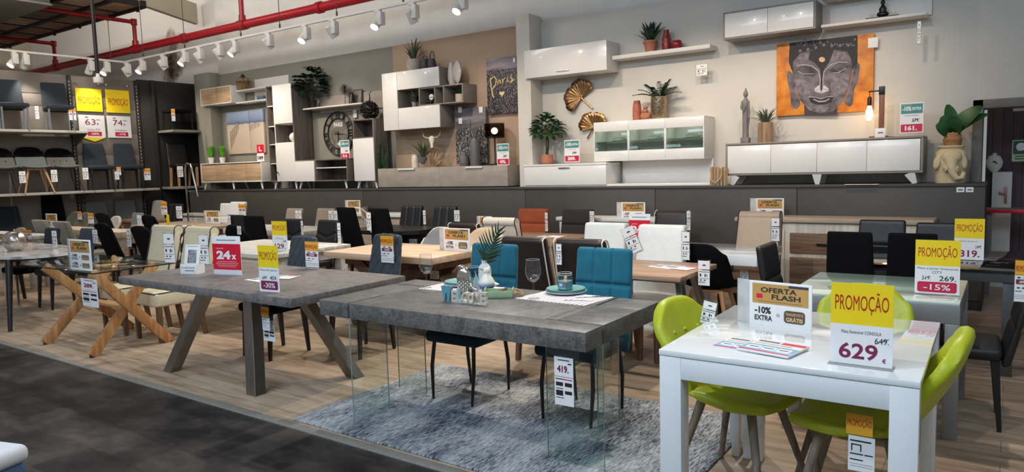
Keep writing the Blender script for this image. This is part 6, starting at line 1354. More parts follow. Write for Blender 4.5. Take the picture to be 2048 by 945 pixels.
# ================================================================ SIGNS, PRICE CARDS, TAGS, LEAFLETS
def rrect(mb, x0, x1, z0, z1, y, r=.2, n=5):
    rr = min(x1-x0, z1-z0)*r; pts = []
    for cx_, cz_, a0 in ((x1-rr, z1-rr, 0), (x0+rr, z1-rr, PI/2), (x0+rr, z0+rr, PI), (x1-rr, z0+rr, 1.5*PI)):
        pts += [(cx_+rr*math.cos(a0+PI/2*i/n), cz_+rr*math.sin(a0+PI/2*i/n)) for i in range(n+1)]
    mb.prism(pts, y, y+.0006)
def sheet(t, name, x0, x1, z0, z1, y, m_, th=.0012): return MB().box(x0, x1, y, y+th, z0, z1, .0002).obj(name, m_, t, smooth=False)
def letters(t, name, items, m_, y):
    mb = MB()
    for it in items: put_text(mb, it[0], it[1], it[2], it[3], it[4], y, it[5] if len(it) > 5 else .02)
    return mb.obj(name, m_, t, smooth=False)
def bars(t, name, rows, m_, y):
    mb = MB()
    for x0, x1, z0, z1 in rows: mb.box(x0, x1, y, y+.0004, z0, z1, .0001)
    return mb.obj(name, m_, t, smooth=False)
def place(px0, py0, px1, py1, z, rz=0):
    """bottom-centre point on the surface at height z, width and height of an upright card that fills the pixel box"""
    b = G((px0+px1)/2, py1, z); ym = (py0+py1)/2; w = fitw(b, px1-px0, rz); h = W((px0+px1)/2, py0, b.y).z-z
    return b, w, h
def promo_stand(label, box, z, yf, lines, price=None, pct=None, old=None, rz=0, euro=False, strike=True):
    """acrylic stand: yellow head PROMOÇÃO, white foot with name, old price, price or discount pill"""
    b, w, h = place(*box, z, rz); t = thing('promotion_stand', label, 'price sign', b, rz)
    MB().box(-w/2, w/2, .001, .004, .003, h+.004, .0006).obj('acrylic_holder', ACRYL, t); MB().box(-w/2-.006, w/2+.006, -.03, .05, 0, .003, .0008).obj('acrylic_foot', ACRYL, t)
    hy = h*(1-yf); sheet(t, 'yellow_sheet', -w/2, w/2, hy, h, -.0005, YELLOW); sheet(t, 'white_sheet', -w/2, w/2, .004, hy, -.0005, PAPER)
    letters(t, 'promotion_lettering', [('PROMOÇÃO', -w*.43, w*.43, h-h*yf*.74, h-h*yf*.20, .0)], REDINK, -.0012)
    it = [(s_, -w*hw_, w*hw_, hy*a, hy*b2, 0) for s_, hw_, a, b2 in lines]
    if old: it.append((old[0],)+tuple(old[1][i]*(w if i < 2 else hy) for i in range(4))+(0,))
    if price and price[2]: it.append((price[0],)+tuple(price[1][i]*(w if i < 2 else hy) for i in range(4))+(.012,))
    if it: letters(t, 'small_lettering', it, INK, -.0012)
    if old and strike: x0, x1, z0, z1 = old[1]; mb = MB(); mb.tube([(x0*w, -.0015, z0*hy), (x1*w, -.0015, z1*hy)], .0011, 4); mb.obj('strike_line', INK, t)
    if price and not price[2]: letters(t, 'price_lettering', [(price[0],)+tuple(price[1][i]*(w if i < 2 else hy) for i in range(4))+(.022,)]+([('€', w*.34, w*.40, hy*.13, hy*.24, .03)] if euro else []), PLUM, -.0012)
    if pct:
        x0, x1, z0, z1 = pct[1]; mb = MB(); rrect(mb, x0*w, x1*w, z0*hy, z1*hy, -.0013); mb.obj('discount_pill', MAGENTA if len(pct) < 3 else pct[2], t)
        dz = (z1-z0)*hy; letters(t, 'discount_lettering', [(pct[0], (x0+(x1-x0)*.16)*w, (x0+(x1-x0)*.84)*w, z0*hy+dz*.22, z1*hy-dz*.22, .012)], PAPER, -.002)
    return t
ZC = .76
promo_stand('big yellow PROMOÇÃO price stand reading 629 on the white table', (1659, 568, 1783, 733), ZC, .50, [('Mesa Extensível CONSOLA', .32, .78, .86)], price=('629', (-.36, .27, .16, .55), 0), old=('649.', (.22, .44, .58, .72)), euro=True)
promo_stand('yellow PROMOÇÃO stand with minus 15 percent pill on the glass extending table', (1828, 481, 1918, 590), .757, .47, [('Mesa a Jantar Extensível', .45, .85, .94), ('CITY', .11, .73, .82)], price=('269.', (.05, .42, .48, .66), 1), old=('319.', (-.34, -.14, .50, .64)), pct=('-15%', (-.44, .44, .08, .44)))
promo_stand('yellow PROMOÇÃO stand reading 319 on the black glass table', (1907, 438, 1967, 521), .75, .47, [('Mesa de Jantar', .3, .82, .9)], price=('319.', (-.3, .36, .14, .46), 0), old=('399.', (.2, .42, .55, .68)))
promo_stand('yellow PROMOÇÃO stand with minus 30 percent pill on the steel-leg table', (520, 492, 560, 585), ZC, .47, [('Mesa De Jantar', .44, .84, .93)], price=('459.', (.05, .40, .50, .66), 1), old=('659.', (-.34, -.1, .52, .65)), pct=('-30%', (-.42, .42, .10, .46), PLUM), rz=.12)
promo_stand('yellow PROMOÇÃO stand reading 129 on the pale rustic table', (546, 443, 576, 503), ZC, .47, [('Mesa', .24, .76, .84)], price=('129.', (-.36, .36, .16, .48), 0), old=('149.', (.2, .44, .58, .70)), rz=.1)
# --- offer stands
def offer_stand(label, box, z, rz=0, tall=False):
    b, w, h = place(*box, z, rz); t = thing('offer_stand', label, 'price sign', b, rz, None)
    MB().box(-w/2, w/2, 0, .006, 0, h, .0008).obj('board', PAPER, t); fw = w*.26
    M = T(-w/2, .003, 0) @ rotz(-.30); MB().box(-fw, 0, -.0015, .0015, 0, h, .0005, M).obj('side_flap', mat('frosted acrylic', S(196,194,192), .35, spec=.6), t)
    f = .50 if not tall else .58; mb = MB(); zt0, zt1 = h*f, h*.95
    sheet(t, 'tan_panel', -w*.45, w*.45, zt0, zt1, -.0008, TAN); dz = zt1-zt0
    letters(t, 'offer_lettering', [('OFERTA', -w*.31, w*.27, zt0+dz*.56, zt0+dz*.82, .03), ('FLASH', -w*.13, w*.33, zt0+dz*.24, zt0+dz*.50, .03)], INK, -.0014)
    sheet(t, 'dark_strip', w*.14, w*.45, zt1-dz*.13, zt1, -.0013, mat('slate print', S(62,60,72), .5), .0005)
    sheet(t, 'red_mark', -w*.38, -w*.28, zt0+dz*.26, zt0+dz*.48, -.0013, REDC, .0005)
    bars(t, 'fine_print', [(-w*.36, w*.36, zt0+dz*.10, zt0+dz*.13)], mat('brown fine print', S(140,104,58), .5), -.0014)
    rows = [(h*.07, h*.46)] if not tall else [(h*.31, h*.54), (h*.05, h*.27)]
    for k, (a, b2) in enumerate(rows):
        d_ = b2-a; letters(t, 'extra_lettering', [('-10%', -w*.41, -w*.14, a+d_*.52, a+d_*.92, .04), ('EXTRA', -w*.41, -w*.12, a+d_*.12, a+d_*.42, .03)], INK, -.0012)
        mb = MB(); rrect(mb, w*.07, w*.40, a+d_*.14, a+d_*.84, -.0012, .25); mb.obj('brown_pill', BROWNP, t)
        letters(t, 'pill_lettering', [('TRANSPORTE', w*.095, w*.375, a+d_*.56, a+d_*.72, .01), ('GRÁTIS', w*.105, w*.37, a+d_*.22, a+d_*.52, .04)], mat('sand print', S(214,184,140), .5), -.002)
        mb = MB(); cx_, cz_ = -w*.025, a+d_*.5; mb.tube([(cx_+w*.026*math.cos(2*PI*i/16), -.001, cz_+w*.026*math.sin(2*PI*i/16)) for i in range(17)], .0006, 4, cap=False); mb.box(cx_-w*.01, cx_+w*.01, -.0013, -.0006, cz_-w*.003, cz_+w*.003, .0001); mb.box(cx_-w*.003, cx_+w*.003, -.0013, -.0006, cz_-w*.01, cz_+w*.01, .0001); mb.obj('plus_sign', INK, t)
    return t
hz = lambda px, py, yf: W(px, py, yf).z
offer_stand('white OFERTA FLASH stand on the white table behind the leaflets', (1497, 566, 1621, 656), ZC, -.16)
offer_stand('white OFERTA FLASH stand on the light oak table', (888, 457, 940, 503), ZC, -.05)
offer_stand('white OFERTA FLASH stand on the low white sideboard, behind the red 24x card', (1243, 405, 1290, 441), hz(1266, 441, 8.06))
offer_stand('white OFERTA FLASH stand on the long lime-washed sideboard', (1512, 397, 1567, 438), hz(1540, 438, 8.06))
offer_stand('small OFERTA FLASH stand on the pale wood sideboard above the black velvet chairs', (695, 401, 721, 428), hz(708, 428, 8.0))
offer_stand('offer stand turned aside on the dark table between the black velvet chairs', (722, 423, 741, 453), ZC, -.7)
offer_stand('small OFERTA FLASH stand on the ash wood table', (412, 422, 440, 447), ZC)
offer_stand('tiny offer stand on the ash grey table between the sage chairs', (94, 428, 115, 456), ZC)
offer_stand('tall OFERTA FLASH stand on the glass-topped table', (142, 480, 184, 541), .758, .05, True)
offer_stand('offer stand cut by the left edge of the photograph behind the silver pumpkin', (-13, 467, 11, 494), ZC)
offer_stand('offer stand half hidden behind the ecru scroll-back chair', (959, 433, 984, 468), ZC)
# --- red 24x cards, leaflet holder
def card24(label, box, z, rz):
    b, w, h = place(*box, z, rz); t = thing('credit_card_sign', label, 'sign', b, rz)
    MB().box(-w/2, w/2, 0, .004, 0, h, .0008).obj('board', PAPER, t); sheet(t, 'red_panel', -w/2+.001, w/2-.001, h*.13, h*.80, -.0008, REDC)
    letters(t, 'white_lettering', [('24', -w*.36, w*.14, h*.40, h*.62, .05), ('x', w*.17, w*.34, h*.40, h*.52, .05)], PAPER, -.0016)
    bars(t, 'fine_print', [(-w*.34, w*.34, h*.33, h*.345), (-w*.4, w*.4, h*.285, h*.30), (-w*.36, w*.36, h*.24, h*.255), (-w*.3, w*.3, h*.20, h*.21), (-w*.36, -w*.1, h*.67, h*.69)], mat('pink print', S(236,170,176), .5), -.0016)
    bars(t, 'head_print', [(-w*.34, w*.34, h*.885, h*.905)], INKG, -.0012); return t
card24('red and white card reading 24x on the steel-leg table', (428, 473, 484, 550), ZC, .22)
card24('red 24x card standing on the glossy white table behind the slanted tag', (1258, 428, 1301, 492), ZC, .0)
b, w, h = place(363, 490, 400, 548, ZC, .35); t = thing('leaflet_holder', 'white leaflet holder with a leaning leaflet on the steel-leg table', 'leaflet holder', b, .35)
M = rotx(-.22); MB().box(-w*.40, w*.40, -.002, .002, 0, h*1.0, .0006, M).obj('leaflet', PAPER, t); MB().box(-w*.22, w*.24, -.0035, -.002, h*.36, h*.82, .0003, M).obj('picture', mat('grey picture', S(150,146,150), .5, var=.5, sc=40), t); mb = MB(); mb.box(-w*.3, w*.3, -.0026, -.002, h*.93, h*.945, .0002, M); mb.obj('print', INKG, t)
mb = MB(); mb.box(-w*.44, w*.44, -.022, -.02, 0, h*.34, .0006); mb.box(-w*.44, w*.44, -.02, .07, 0, .003, .0006); mb.add([(w*.44,-.022,0),(w*.44,.07,0),(w*.44,.07,h*.3),(w*.44,-.022,h*.34),(w*.46,-.022,0),(w*.46,.07,0),(w*.46,.07,h*.3),(w*.46,-.022,h*.34)], [(0,1,2,3),(4,7,6,5),(0,4,5,1),(1,5,6,2),(2,6,7,3),(3,7,4,0)]); mb.obj('holder', PAPER, t)
letters(t, 'lettering', [('Conforama', -w*.38, w*.34, h*.19, h*.26, .0)], INK, -.0228); bars(t, 'fine_print', [(-w*.2, w*.3, h*.10, h*.13)], INKG, -.0226)
# --- teal cards on the wall furniture
def teal_card(label, box, yf, price, old):
    x0, x1 = W(box[0], (box[1]+box[3])/2, yf).x, W(box[2], (box[1]+box[3])/2, yf).x; z1, z0 = W(box[0], box[1], yf).z, W(box[0], box[3], yf).z; w, h = x1-x0, z1-z0
    t = thing('price_card', label, 'price card', ((x0+x1)/2, yf, z0)); sheet(t, 'white_sheet', -w/2, w/2, 0, h, 0, PAPER, .002)
    MB().box(-w/2, w/2, .002, .003, 0, h+.003, .0005).obj('acrylic_holder', ACRYL, t); MB().box(-w/2, w/2, -.004, .05, -.0005, .002, .0005).obj('acrylic_foot', ACRYL, t)
    sheet(t, 'teal_panel', -w*.46, w*.46, h*.64, h*.96, -.0012, TEALP); letters(t, 'offer_lettering', [('-10%', -w*.42, -w*.02, h*.73, h*.88, .04), ('EXTRA', w*.02, w*.42, h*.75, h*.85, .04)], PAPER, -.003)
    bars(t, 'fine_print', [(-w*.4, -w*.0, h*.915, h*.93), (-w*.3, w*.3, h*.57, h*.59)], mat('pale print', S(180,190,190), .5), -.0028)
    letters(t, 'old_price', [(old, w*.02, w*.32, h*.36, h*.47, .02)], INK, -.0012); mb = MB(); mb.tube([(0, -.0015, h*.37), (w*.36, -.0015, h*.47)], .0015, 4); mb.obj('strike_line', INK, t)
    mb = MB(); rrect(mb, -w*.46, w*.46, h*.03, h*.29, -.0016, .1); mb.obj('magenta_panel', MAGENTA, t); letters(t, 'price_lettering', [(price, -w*.28, w*.24, h*.08, h*.24, .05)], PAPER, -.003)
teal_card('teal and magenta price card reading 314 below the round clock', (681, 281, 699, 318.5), YL+.06, '314.', '349.')
teal_card('teal and magenta price card reading 476 beside the lit table lamp', (994, 288, 1018, 331), YL+.06, '476.', '595.')
teal_card('teal and magenta price card reading 359 beside the terracotta potted plant', (1129, 281, 1159, 325), YL+.06, '359.', '399.')
teal_card('teal and magenta price card reading 161 at the right end of the long white sideboard', (1800, 207, 1847, 267), YL+.06, '161.', '379.')
yf = YL+.1; x0, x1 = span(513.5, 527.5, 305, yf); z1, z0 = zz(514, 290, yf), zz(514, 324.5, yf); w, h = x1-x0, z1-z0
t = thing('price_card', 'small red and white price card reading 189 before the beach canvas', 'price card', ((x0+x1)/2, yf, z0)); sheet(t, 'red_sheet', -w*.45, w*.55, h*.52, h, 0, REDC, .002); sheet(t, 'white_sheet', -w/2, w/2, 0, h*.5, 0, PAPER, .002); letters(t, 'red_lettering', [('L', -w*.15, w*.25, h*.62, h*.9, .03)], PAPER, -.002); letters(t, 'price_lettering', [('189', -w*.38, w*.38, h*.12, h*.34, .04)], INK, -.002)
MB().box(-w*.4, w*.4, -.002, .04, -.0005, .002, .0005).obj('acrylic_foot', ACRYL, t)
# --- posters on the left shelving, facing +x
def poster(label, box, parts):
    X = GX+.03; y0, y1 = WX(box[0], (box[1]+box[3])/2, X).y, WX(box[2], (box[1]+box[3])/2, X).y; z1, z0 = (WX(box[0], box[1], X).z+WX(box[2], box[1]+3, X).z)/2, (WX(box[0], box[3], X).z+WX(box[2], box[3], X).z)/2
    t = thing('hanging_poster', label, 'poster', (X, (y0+y1)/2, z0), PI/2); return t, y1-y0, z1-z0
for box, lab in (((152, 176, 204, 223), 'left yellow PROMOÇÃO poster above the 63 poster on the shop shelving'), ((212, 179, 259, 226), 'right yellow PROMOÇÃO poster above the 74 poster on the shop shelving')):
    t, w, h = poster(lab, box, 0); sheet(t, 'yellow_sheet', -w/2, w/2, 0, h, 0, YELLOW, .012); letters(t, 'promotion_lettering', [('PROMOÇÃO', -w*.42, w*.42, h*.26, h*.70, 0)], REDINK, -.002)
for box, lab, pr, pc, nm in (((158, 229, 210, 275), 'white price poster reading 63 with a yellow arrow under it', '63', '-25%', 'Cadeira POP'), ((215, 231, 262, 276), 'white price poster reading 74 on the shop shelving', '74', '-17%', 'Cadeira')):
    t, w, h = poster(lab, box, 0); sheet(t, 'white_sheet', -w/2, w/2, 0, h, 0, PAPER, .012); letters(t, 'price_lettering', [(pr, -w*.26, w*.14, h*.56, h*.82, .0), ('€', w*.18, w*.26, h*.57, h*.65, .02)], PLUM, -.002)
    letters(t, 'name_lettering', [(nm, -w*.2, w*.3, h*.31, h*.39, .0)], INKG, -.002); bars(t, 'fine_print', [(-w*.25, -w*.13, h*.88, h*.92), (w*.18, w*.32, h*.78, h*.81)], INKG, -.002)
    sheet(t, 'magenta_panel', -w*.2, w*.35, h*.07, h*.26, -.002, MAGENTA); letters(t, 'discount_lettering', [(pc, -w*.08, w*.24, h*.12, h*.21, .04)], PAPER, -.004)
    if pr == '63': MB().prism([(-w*.46, 0), (w*.5, 0), (w*.06, -h*.19)], .0, .008).obj('yellow_arrow', YELLOW, t, smooth=False)
# --- hanging tags
def tag_proto(kind, label, loc):
    t = thing('price_tag', label, 'price tag', loc)
    MB().box(-.5, .5, -.001, .002, -.5, .5, .0005).obj('plastic_sleeve', ACRYL, t)
    if kind == 'w':
        sheet(t, 'white_card', -.44, .44, .14, .46, -.003, PAPER); sheet(t, 'white_card', -.44, .44, -.47, .10, -.003, PAPER)
        bars(t, 'print', [(-.10, .14, .275, .32), (-.40, .40, .035, .055), (-.32, -.2, -.13, -.03), (.06, .15, -.14, -.03), (.2, .26, -.13, -.05), (-.40, .40, -.21, -.197), (-.3, -.16, -.29, -.25), (.0, .14, -.29, -.25), (-.40, .1, -.36, -.34)], INK, -.0042)
    else:
        sheet(t, 'amber_card', -.46, .46, .13, .46, -.003, AMBER); sheet(t, 'white_card', -.46, .46, -.48, .12, -.003, PAPER); letters(t, 'promotion_lettering', [('PROMOÇÃO', -.42, .42, .18, .38, 0)], REDINK, -.006)
        mb = MB(); rrect(mb, -.38, .38, -.08, .03, -.005, .3); mb.obj('discount_pill', PLUM, t); letters(t, 'discount_lettering', [('-25%', -.2, .2, -.055, .005, .04)], PAPER, -.007)
        bars(t, 'print', [(-.3, -.1, .055, .085), (.1, .3, .055, .085), (-.3, -.12, -.18, -.15), (.02, .14, -.18, -.15), (-.40, .0, -.25, -.235), (-.42, .42, -.33, -.325), (-.42, .42, -.37, -.365), (-.42, .42, -.41, -.405)], INK, -.0042)
    return t
TAGP = {}
def hug(box, Y):
    """depth of the chair or table surface behind the tag"""
    dg = bpy.context.evaluated_depsgraph_get(); ys = []
    for i in range(7):
        for j in range(5):
            px = box[0]-4+(box[2]-box[0]+8)*i/6; py = box[1]+(box[3]-box[1])*j/4; d = ray(px, py).normalized()
            ok, loc, n, ix, ob, mx_ = scene.ray_cast(dg, O, d)
            if ok and abs(loc.y-Y) < .75:
                r_ = ob
                while r_.parent: r_ = r_.parent
                if r_.name.split('.')[0] in ('dining_chair', 'dining_table', 'wall_shelf', 'wall_ledge'): ys.append(loc.y)
    return min(ys)-.006 if ys else Y
def htag(kind, label, box, Y, rz=0, tilt=0, X=None):
    cx_, cy_ = (box[0]+box[2])/2, (box[1]+box[3])/2
    if X is not None: c = WX(cx_, cy_, X); w = abs(WX(box[2], cy_, X).y-WX(box[0], cy_, X).y)*1.0; h = WX(cx_, box[1], X).z-WX(cx_, box[3], X).z; w = min(w, h*.5); rz = PI/2-.5
    else: Y = hug(box, Y) if abs(rz) < .9 else Y; c = W(cx_, cy_, Y); w = fitw(c, box[2]-box[0], rz); h = W(cx_, box[1], Y).z-W(cx_, box[3], Y).z
    if kind not in TAGP: t = TAGP[kind] = tag_proto(kind, label, c)
    else: t = clone(TAGP[kind], label, c, rz)
    t.rotation_euler = (0, tilt, rz); t.scale = (w, 1, h); t['group'] = 'plastic price tags'; return t
TAGS = [('p','amber promotion tag hanging on the slate quilted chair nearer the red card',(610,482,638,536),3.93),('p','amber promotion tag hanging on the slate quilted chair before the oak table',(761,470,788,527),4.30),
('w','white tag on the left cream leather chair',(327,466,350,527),3.84,.3),('w','white tag on the right cream leather chair',(398,469,418,530),3.84,.3),
('w','white tag at the side of the right teal chair',(1247,502,1254,577),4.12,1.25),('w','white tag at the side of the left teal chair',(1022,494,1029,572),4.10,1.25),
('w','white tag on the back of the lime chair left of the white table',(1402,602,1432,650),3.42,.2,.2),('w','white tag on the right tall white leather chair',(1363,462,1380,522),5.78),('w','slanted white tag between the two tall white leather chairs',(1249,452,1277,508),5.70,0,-.42),
('w','white tag on the black bucket chair behind the nut wood table',(1395,520,1421,573),5.62),('w','white tag on the sand leather scroll-back chair',(1542,435,1560,484),6.92),('w','small white tag on the seat of the sand leather chair',(1479,540,1498,563),6.45),
('w','white tag at the side of the rust suede chair',(1090,424,1096,464),7.62),('w','white tag at the side of the espresso suede chair',(1179,422,1189,446),7.62),('w','white tag on the dark brown piped chair before the plinth',(1373,421,1381,462),7.55),
('w','white tag beside the half-hidden dark brown piped chair',(1112,487,1124,531),4.5),('w','white tag at the side of the left black leather chair behind the dark table',(846,420,852,450),7.5),('w','white tag at the side of the right black leather chair behind the dark table',(908,420,920,444),7.5),
('w','white tag on the taupe chair with a hand hole',(590,421,604,438),7.2),('w','crumpled cluster tag on the second taupe chair',(656,421,676,441),7.2),('w','thin white tag beside the vee-back chair by the 129 stand',(602,441,607,471),5.85),('w','thin white tag beside the vee-back chair near the velvet chairs',(675,445,682,489),5.85),
('w','white tag between the two tall black velvet chairs',(733,424,743,462),6.55),('p','amber tag on the right white chair by the plinth',(477,408,492,432),7.35),('w','white tag on the black scoop chair behind the red card',(474,452,483,470),5.4),('w','white tag left of the broad black velvet chair',(455,431,462,450),5.5),
('w','white tag on the black chair at the marble table',(104,461,115,496),4.0),('p','amber tag on the stone grey chair behind the silver pumpkin',(43,460,64,478),3.95),('w','white tag on the blue grey chair behind the glass table',(185,459,196,488),4.1),
('p','amber tag between the two olive chairs',(155,423,164,440),6.0),('p','amber tag on the right olive chair',(176,426,188,448),6.0),('p','amber tag on the pale linen chair by the corner shelving',(322,403,335,430),7.2),('w','white tag on the short black leather chair',(352,412,365,438),6.6),
('w','white tag on the mid grey chair left of the cream chairs',(274,430,284,451),6.2),('w','white tag hanging from the ash grey table left of the cream chairs',(253,456,263,495),5.05),('w','white tag hanging under the dark table',(818,478,835,491),6.55),
('p','amber promotion tag at the right edge on the black chair',(2028,518,2060,606),4.55),('w','white double tag hanging on the long white shelf rail',(1391,128,1416,152),8.80),('w','narrow tag hanging from the high white ledge at the right',(1834,41,1842,88),8.66),('w','white tag hanging from the grey ledge beside the clock',(706,219,714,236),8.66),
('w','small white tag clipped on the seat front of the chair before the oak table',(860,542,878,559),4.6)]
for a in TAGS: htag(*a)
for lab, box, k in (('white tag on the left two-tone buttoned chair on the middle shelf',(38,342,52,367),'w'),('white tag on the smooth two-tone scoop chair on the middle shelf',(102,339,115,365),'w'),('white tag on the second two-tone buttoned chair on the middle shelf',(165,335,177,360),'w'),('white tag under the 63 poster chair',(228,343,240,360),'w'),('amber tag under the 63 poster chair',(231,334,244,351),'p'),('amber tag under the 74 poster chair',(288,336,301,361),'p'),('white tag on the chair at the left end of the top shelf',(70,211,78,239),'w'),('amber tag on the top shelf chair left of the posters',(138,215,152,241),'p'),('orange edge tag on the black square stool',(343,217,350,243),'p'),('white tag on the oak-legged black chair on the corner shelf',(354,332,367,355),'w')):
    htag(k, lab, box, 0, X=-13.97)
# --- larger hanging price tags with a readable price
def big_tag(label, box, Y, price, rz=0):
    c = W((box[0]+box[2])/2, box[3], Y); w = W(box[2], box[1], Y).x-W(box[0], box[1], Y).x; h = W(box[0], box[1], Y).z-c.z
    t = thing('price_tag', label, 'price tag', c, rz); MB().box(-w/2-.003, w/2+.003, .0005, .002, -.003, h+.02, .0005).obj('plastic_sleeve', ACRYL, t)
    sheet(t, 'white_card', -w/2, w/2, h*.60, h, -.001, PAPER); sheet(t, 'white_card', -w/2, w/2, 0, h*.585, -.001, PAPER); letters(t, 'price_lettering', [(price, -w*.34, w*.26, h*.68, h*.83, .04)], PLUM, -.0018)
    bars(t, 'print', [(-w*.3, w*.3, h*.93, h*.95), (w*.22, w*.42, h*.86, h*.885), (-w*.44, -w*.0, h*.535, h*.555), (-w*.42, -w*.05, h*.40, h*.48), (w*.05, w*.42, h*.40, h*.48), (-w*.42, -w*.05, h*.34, h*.355), (-w*.42, -w*.05, h*.2, h*.31), (w*.05, w*.42, h*.24, h*.31), (-w*.42, w*.0, h*.15, h*.165)], INK, -.0018)
    bars(t, 'red_print', [(0, w*.44, h*.535, h*.555)], MAGENTA, -.002); MB().tube([(0, .001, h+.015), (0, .001, h+.07)], .001, 5).obj('string', INKG, t); return t
big_tag('white price tag reading 419 hanging under the concrete table with glass legs', (1110, 713, 1148, 812), 2.93, '419.')
big_tag('white price tag reading 289 hanging from the glass-topped table', (166, 557, 198, 614), 2.83, '289.')
def promo_hang(label, box, Y, rz=0, f=.40):
    c = W((box[0]+box[2])/2, box[3], Y); w = W(box[2], box[1], Y).x-W(box[0], box[1], Y).x; h = W(box[0], box[1], Y).z-c.z
    t = thing('price_tag', label, 'price tag', c, rz); MB().box(-w/2, w/2, .0005, .002, 0, h+.01, .0005).obj('plastic_sleeve', ACRYL, t)
    sheet(t, 'amber_card', -w*.48, w*.40, h*(1-f), h*.94, -.001, AMBER); sheet(t, 'white_card', -w*.40, w*.48, 0, h*(1-f-.02), -.001, PAPER); letters(t, 'promotion_lettering', [('PROMOÇÃO', -w*.44, w*.36, h*(1-f*.70), h*(1-f*.30), 0)], REDINK, -.0018)
    bars(t, 'print', [(-w*.34, w*.36, h*.49, h*.515), (-w*.30, -w*.26, h*.33, h*.45), (-w*.30, w*.04, h*.43, h*.45), (0, w*.04, h*.33, h*.45), (-w*.34, w*.1, h*.275, h*.295), (w*.14, w*.42, h*.275, h*.295), (-w*.34, w*.1, h*.18, h*.20), (-w*.34, w*.42, h*.12, h*.124), (-w*.34, w*.42, h*.08, h*.084)], INK, -.0018); return t
promo_hang('amber promotion tag hanging under the front of the white table', (1689, 818, 1750, 944), 2.90)
promo_hang('amber promotion tag hanging under the steel-leg table', (524, 611, 541, 661), 2.98, 0, .45)
big_tag('white price tag hanging under the steel-leg table behind the amber tag', (528, 640, 551, 683), 3.02, '459.')
t = thing('promotion_slip', 'narrow yellow slip standing on the ash wood table behind the cream chairs', 'price sign', G(337, 455, .76)); sheet(t, 'yellow_sheet', -.04, .04, 0, .2, 0, YELLOW, .002)
# --- leaflets
def leaflet(label, px, py, z, w, d, rz, style, n=1):
    t = thing('leaflet', label, 'leaflet', G(px, py, z), rz); MB().box(-w/2, w/2, -d/2, d/2, 0, .003*n, .0008).obj('sheets', PAPER, t); k = .003*n
    def fl(name, x0, x1, y0, y1, m_, q=0): return MB().box(x0*w, x1*w, y0*d, y1*d, k, k+.0004+q, .0001).obj(name, m_, t)
    fl('red_block', .02, .48, .28, .46, REDC)
    if style: fl('blue_block', -.49, .49, -.48, .06, mat('sky print', S(126,186,220), .4)); fl('red_foot', -.49, .49, -.49, -.40, mat('pink red print', S(206,60,90), .4), .0003)
    if style:
        for i in range(3): fl('picture', -.42+.29*i, -.16+.29*i, -.30, -.05, PAPER, .0004); fl('sofa_print', -.38+.29*i, -.20+.29*i, -.22, -.14, mat('grey brown print', S(130,116,108), .5), .0008)
    else: fl('picture', -.46, -.05, -.3, .1, mat('grey picture', S(150,146,150), .5, var=.5, sc=40))
    fl('fine_print', -.44, -.02, .30, .42, INKG); fl('fine_print', -.44, .3, .14, .20, mat('tan grey print', S(170,150,130), .5))
leaflet('lower leaflet with red and blue print on the white table, left', 1488, 692, .76, .20, .19, -.12, 1, 2)
leaflet('upper leaflet with three sofa pictures on the white table, overlapping the other', 1546, 699, .766, .22, .20, -.20, 1, 3)
leaflet('left leaflet on the nut wood table', 1330, 534, .76, .21, .15, -.3, 0); leaflet('right leaflet with a red corner on the nut wood table', 1360, 536, .763, .24, .16, -.25, 0)
leaflet('left leaflet lying on the steel-leg table behind the 459 stand', 522, 560, .76, .21, .15, -.1, 0); leaflet('right leaflet with a red corner on the steel-leg table', 565, 555, .763, .22, .15, .3, 0)
leaflet('leaflet lying on the brown oak table', 1104, 473, .76, .28, .2, .1, 0)
leaflet('leaflet lying on the white rustic table', 536, 452, .76, .3, .2, .1, 0)
# ================================================================ THINGS ON THE TABLES
ZT = .76
CLR = glass('clear wine glass', (.965,.97,.97), 1.0, 1.5, .01); SILVER = mat('mirror silver', S(206,200,192), .12, 1, var=.08, sc=20)
MATST = mat('striped linen', S(214,208,206), .85)
def stripes(name, c1, c2, sc_):
    m, nt, b, N, L = _new(name); v = _coord(nt, (1,1,1)); wv = N('ShaderNodeTexWave'); wv.inputs['Scale'].default_value = sc_; wv.inputs['Distortion'].default_value = .6; wv.inputs['Detail Scale'].default_value = 3; wv.bands_direction = 'X'; L(v, wv.inputs['Vector'])
    r = N('ShaderNodeValToRGB'); r.color_ramp.elements[0].position = .12; r.color_ramp.elements[1].position = .40; r.color_ramp.elements[0].color = c1; r.color_ramp.elements[1].color = c2; L(wv.outputs['Fac'], r.inputs['Fac']); L(r.outputs['Color'], b.inputs['Base Color']); b.inputs['Roughness'].default_value = .9; return m
PM = stripes('striped placemat', S(170,158,162), S(226,220,220), 11)
def placemat(label, corners):
    ps = [G(px, py, ZT+.001) for px, py in corners]; c = sum(ps, Vector())/4; t = thing('placemat', label, 'placemat', (c.x, c.y, ZT))
    vs = [(p.x-c.x, p.y-c.y, .0002) for p in ps]+[(p.x-c.x, p.y-c.y, .003) for p in ps]
    MB().add(vs, [(3,2,1,0),(4,5,6,7)]+[(i, (i+1) % 4, (i+1) % 4+4, i+4) for i in range(4)]).obj('cloth', PM, t, smooth=False)
placemat('striped placemat under the right place setting on the concrete table', [(1030,597.5),(1170.6,612.5),(1227,595.5),(1092,583)])
placemat('striped placemat under the left place setting on the concrete table', [(837,578),(958,590),(1011,576),(885,567.5)])
TP = mat('sea green glaze', S(116,166,158), .3, var=.06); LP = mat('lilac white glaze', S(216,212,222), .3, var=.03)
def plate(label, x, y, z, r, m_): t = MB().lathe([(0,0),(r*.62,0),(r,.014),(r,.018),(r*.64,.005),(0,.005)], 44).obj('dinner_plate', m_); t.location = (x, y, z); tag(t, label, 'plate', 'dinner plates on the concrete table')
p = G(1132, 587.5, ZT)
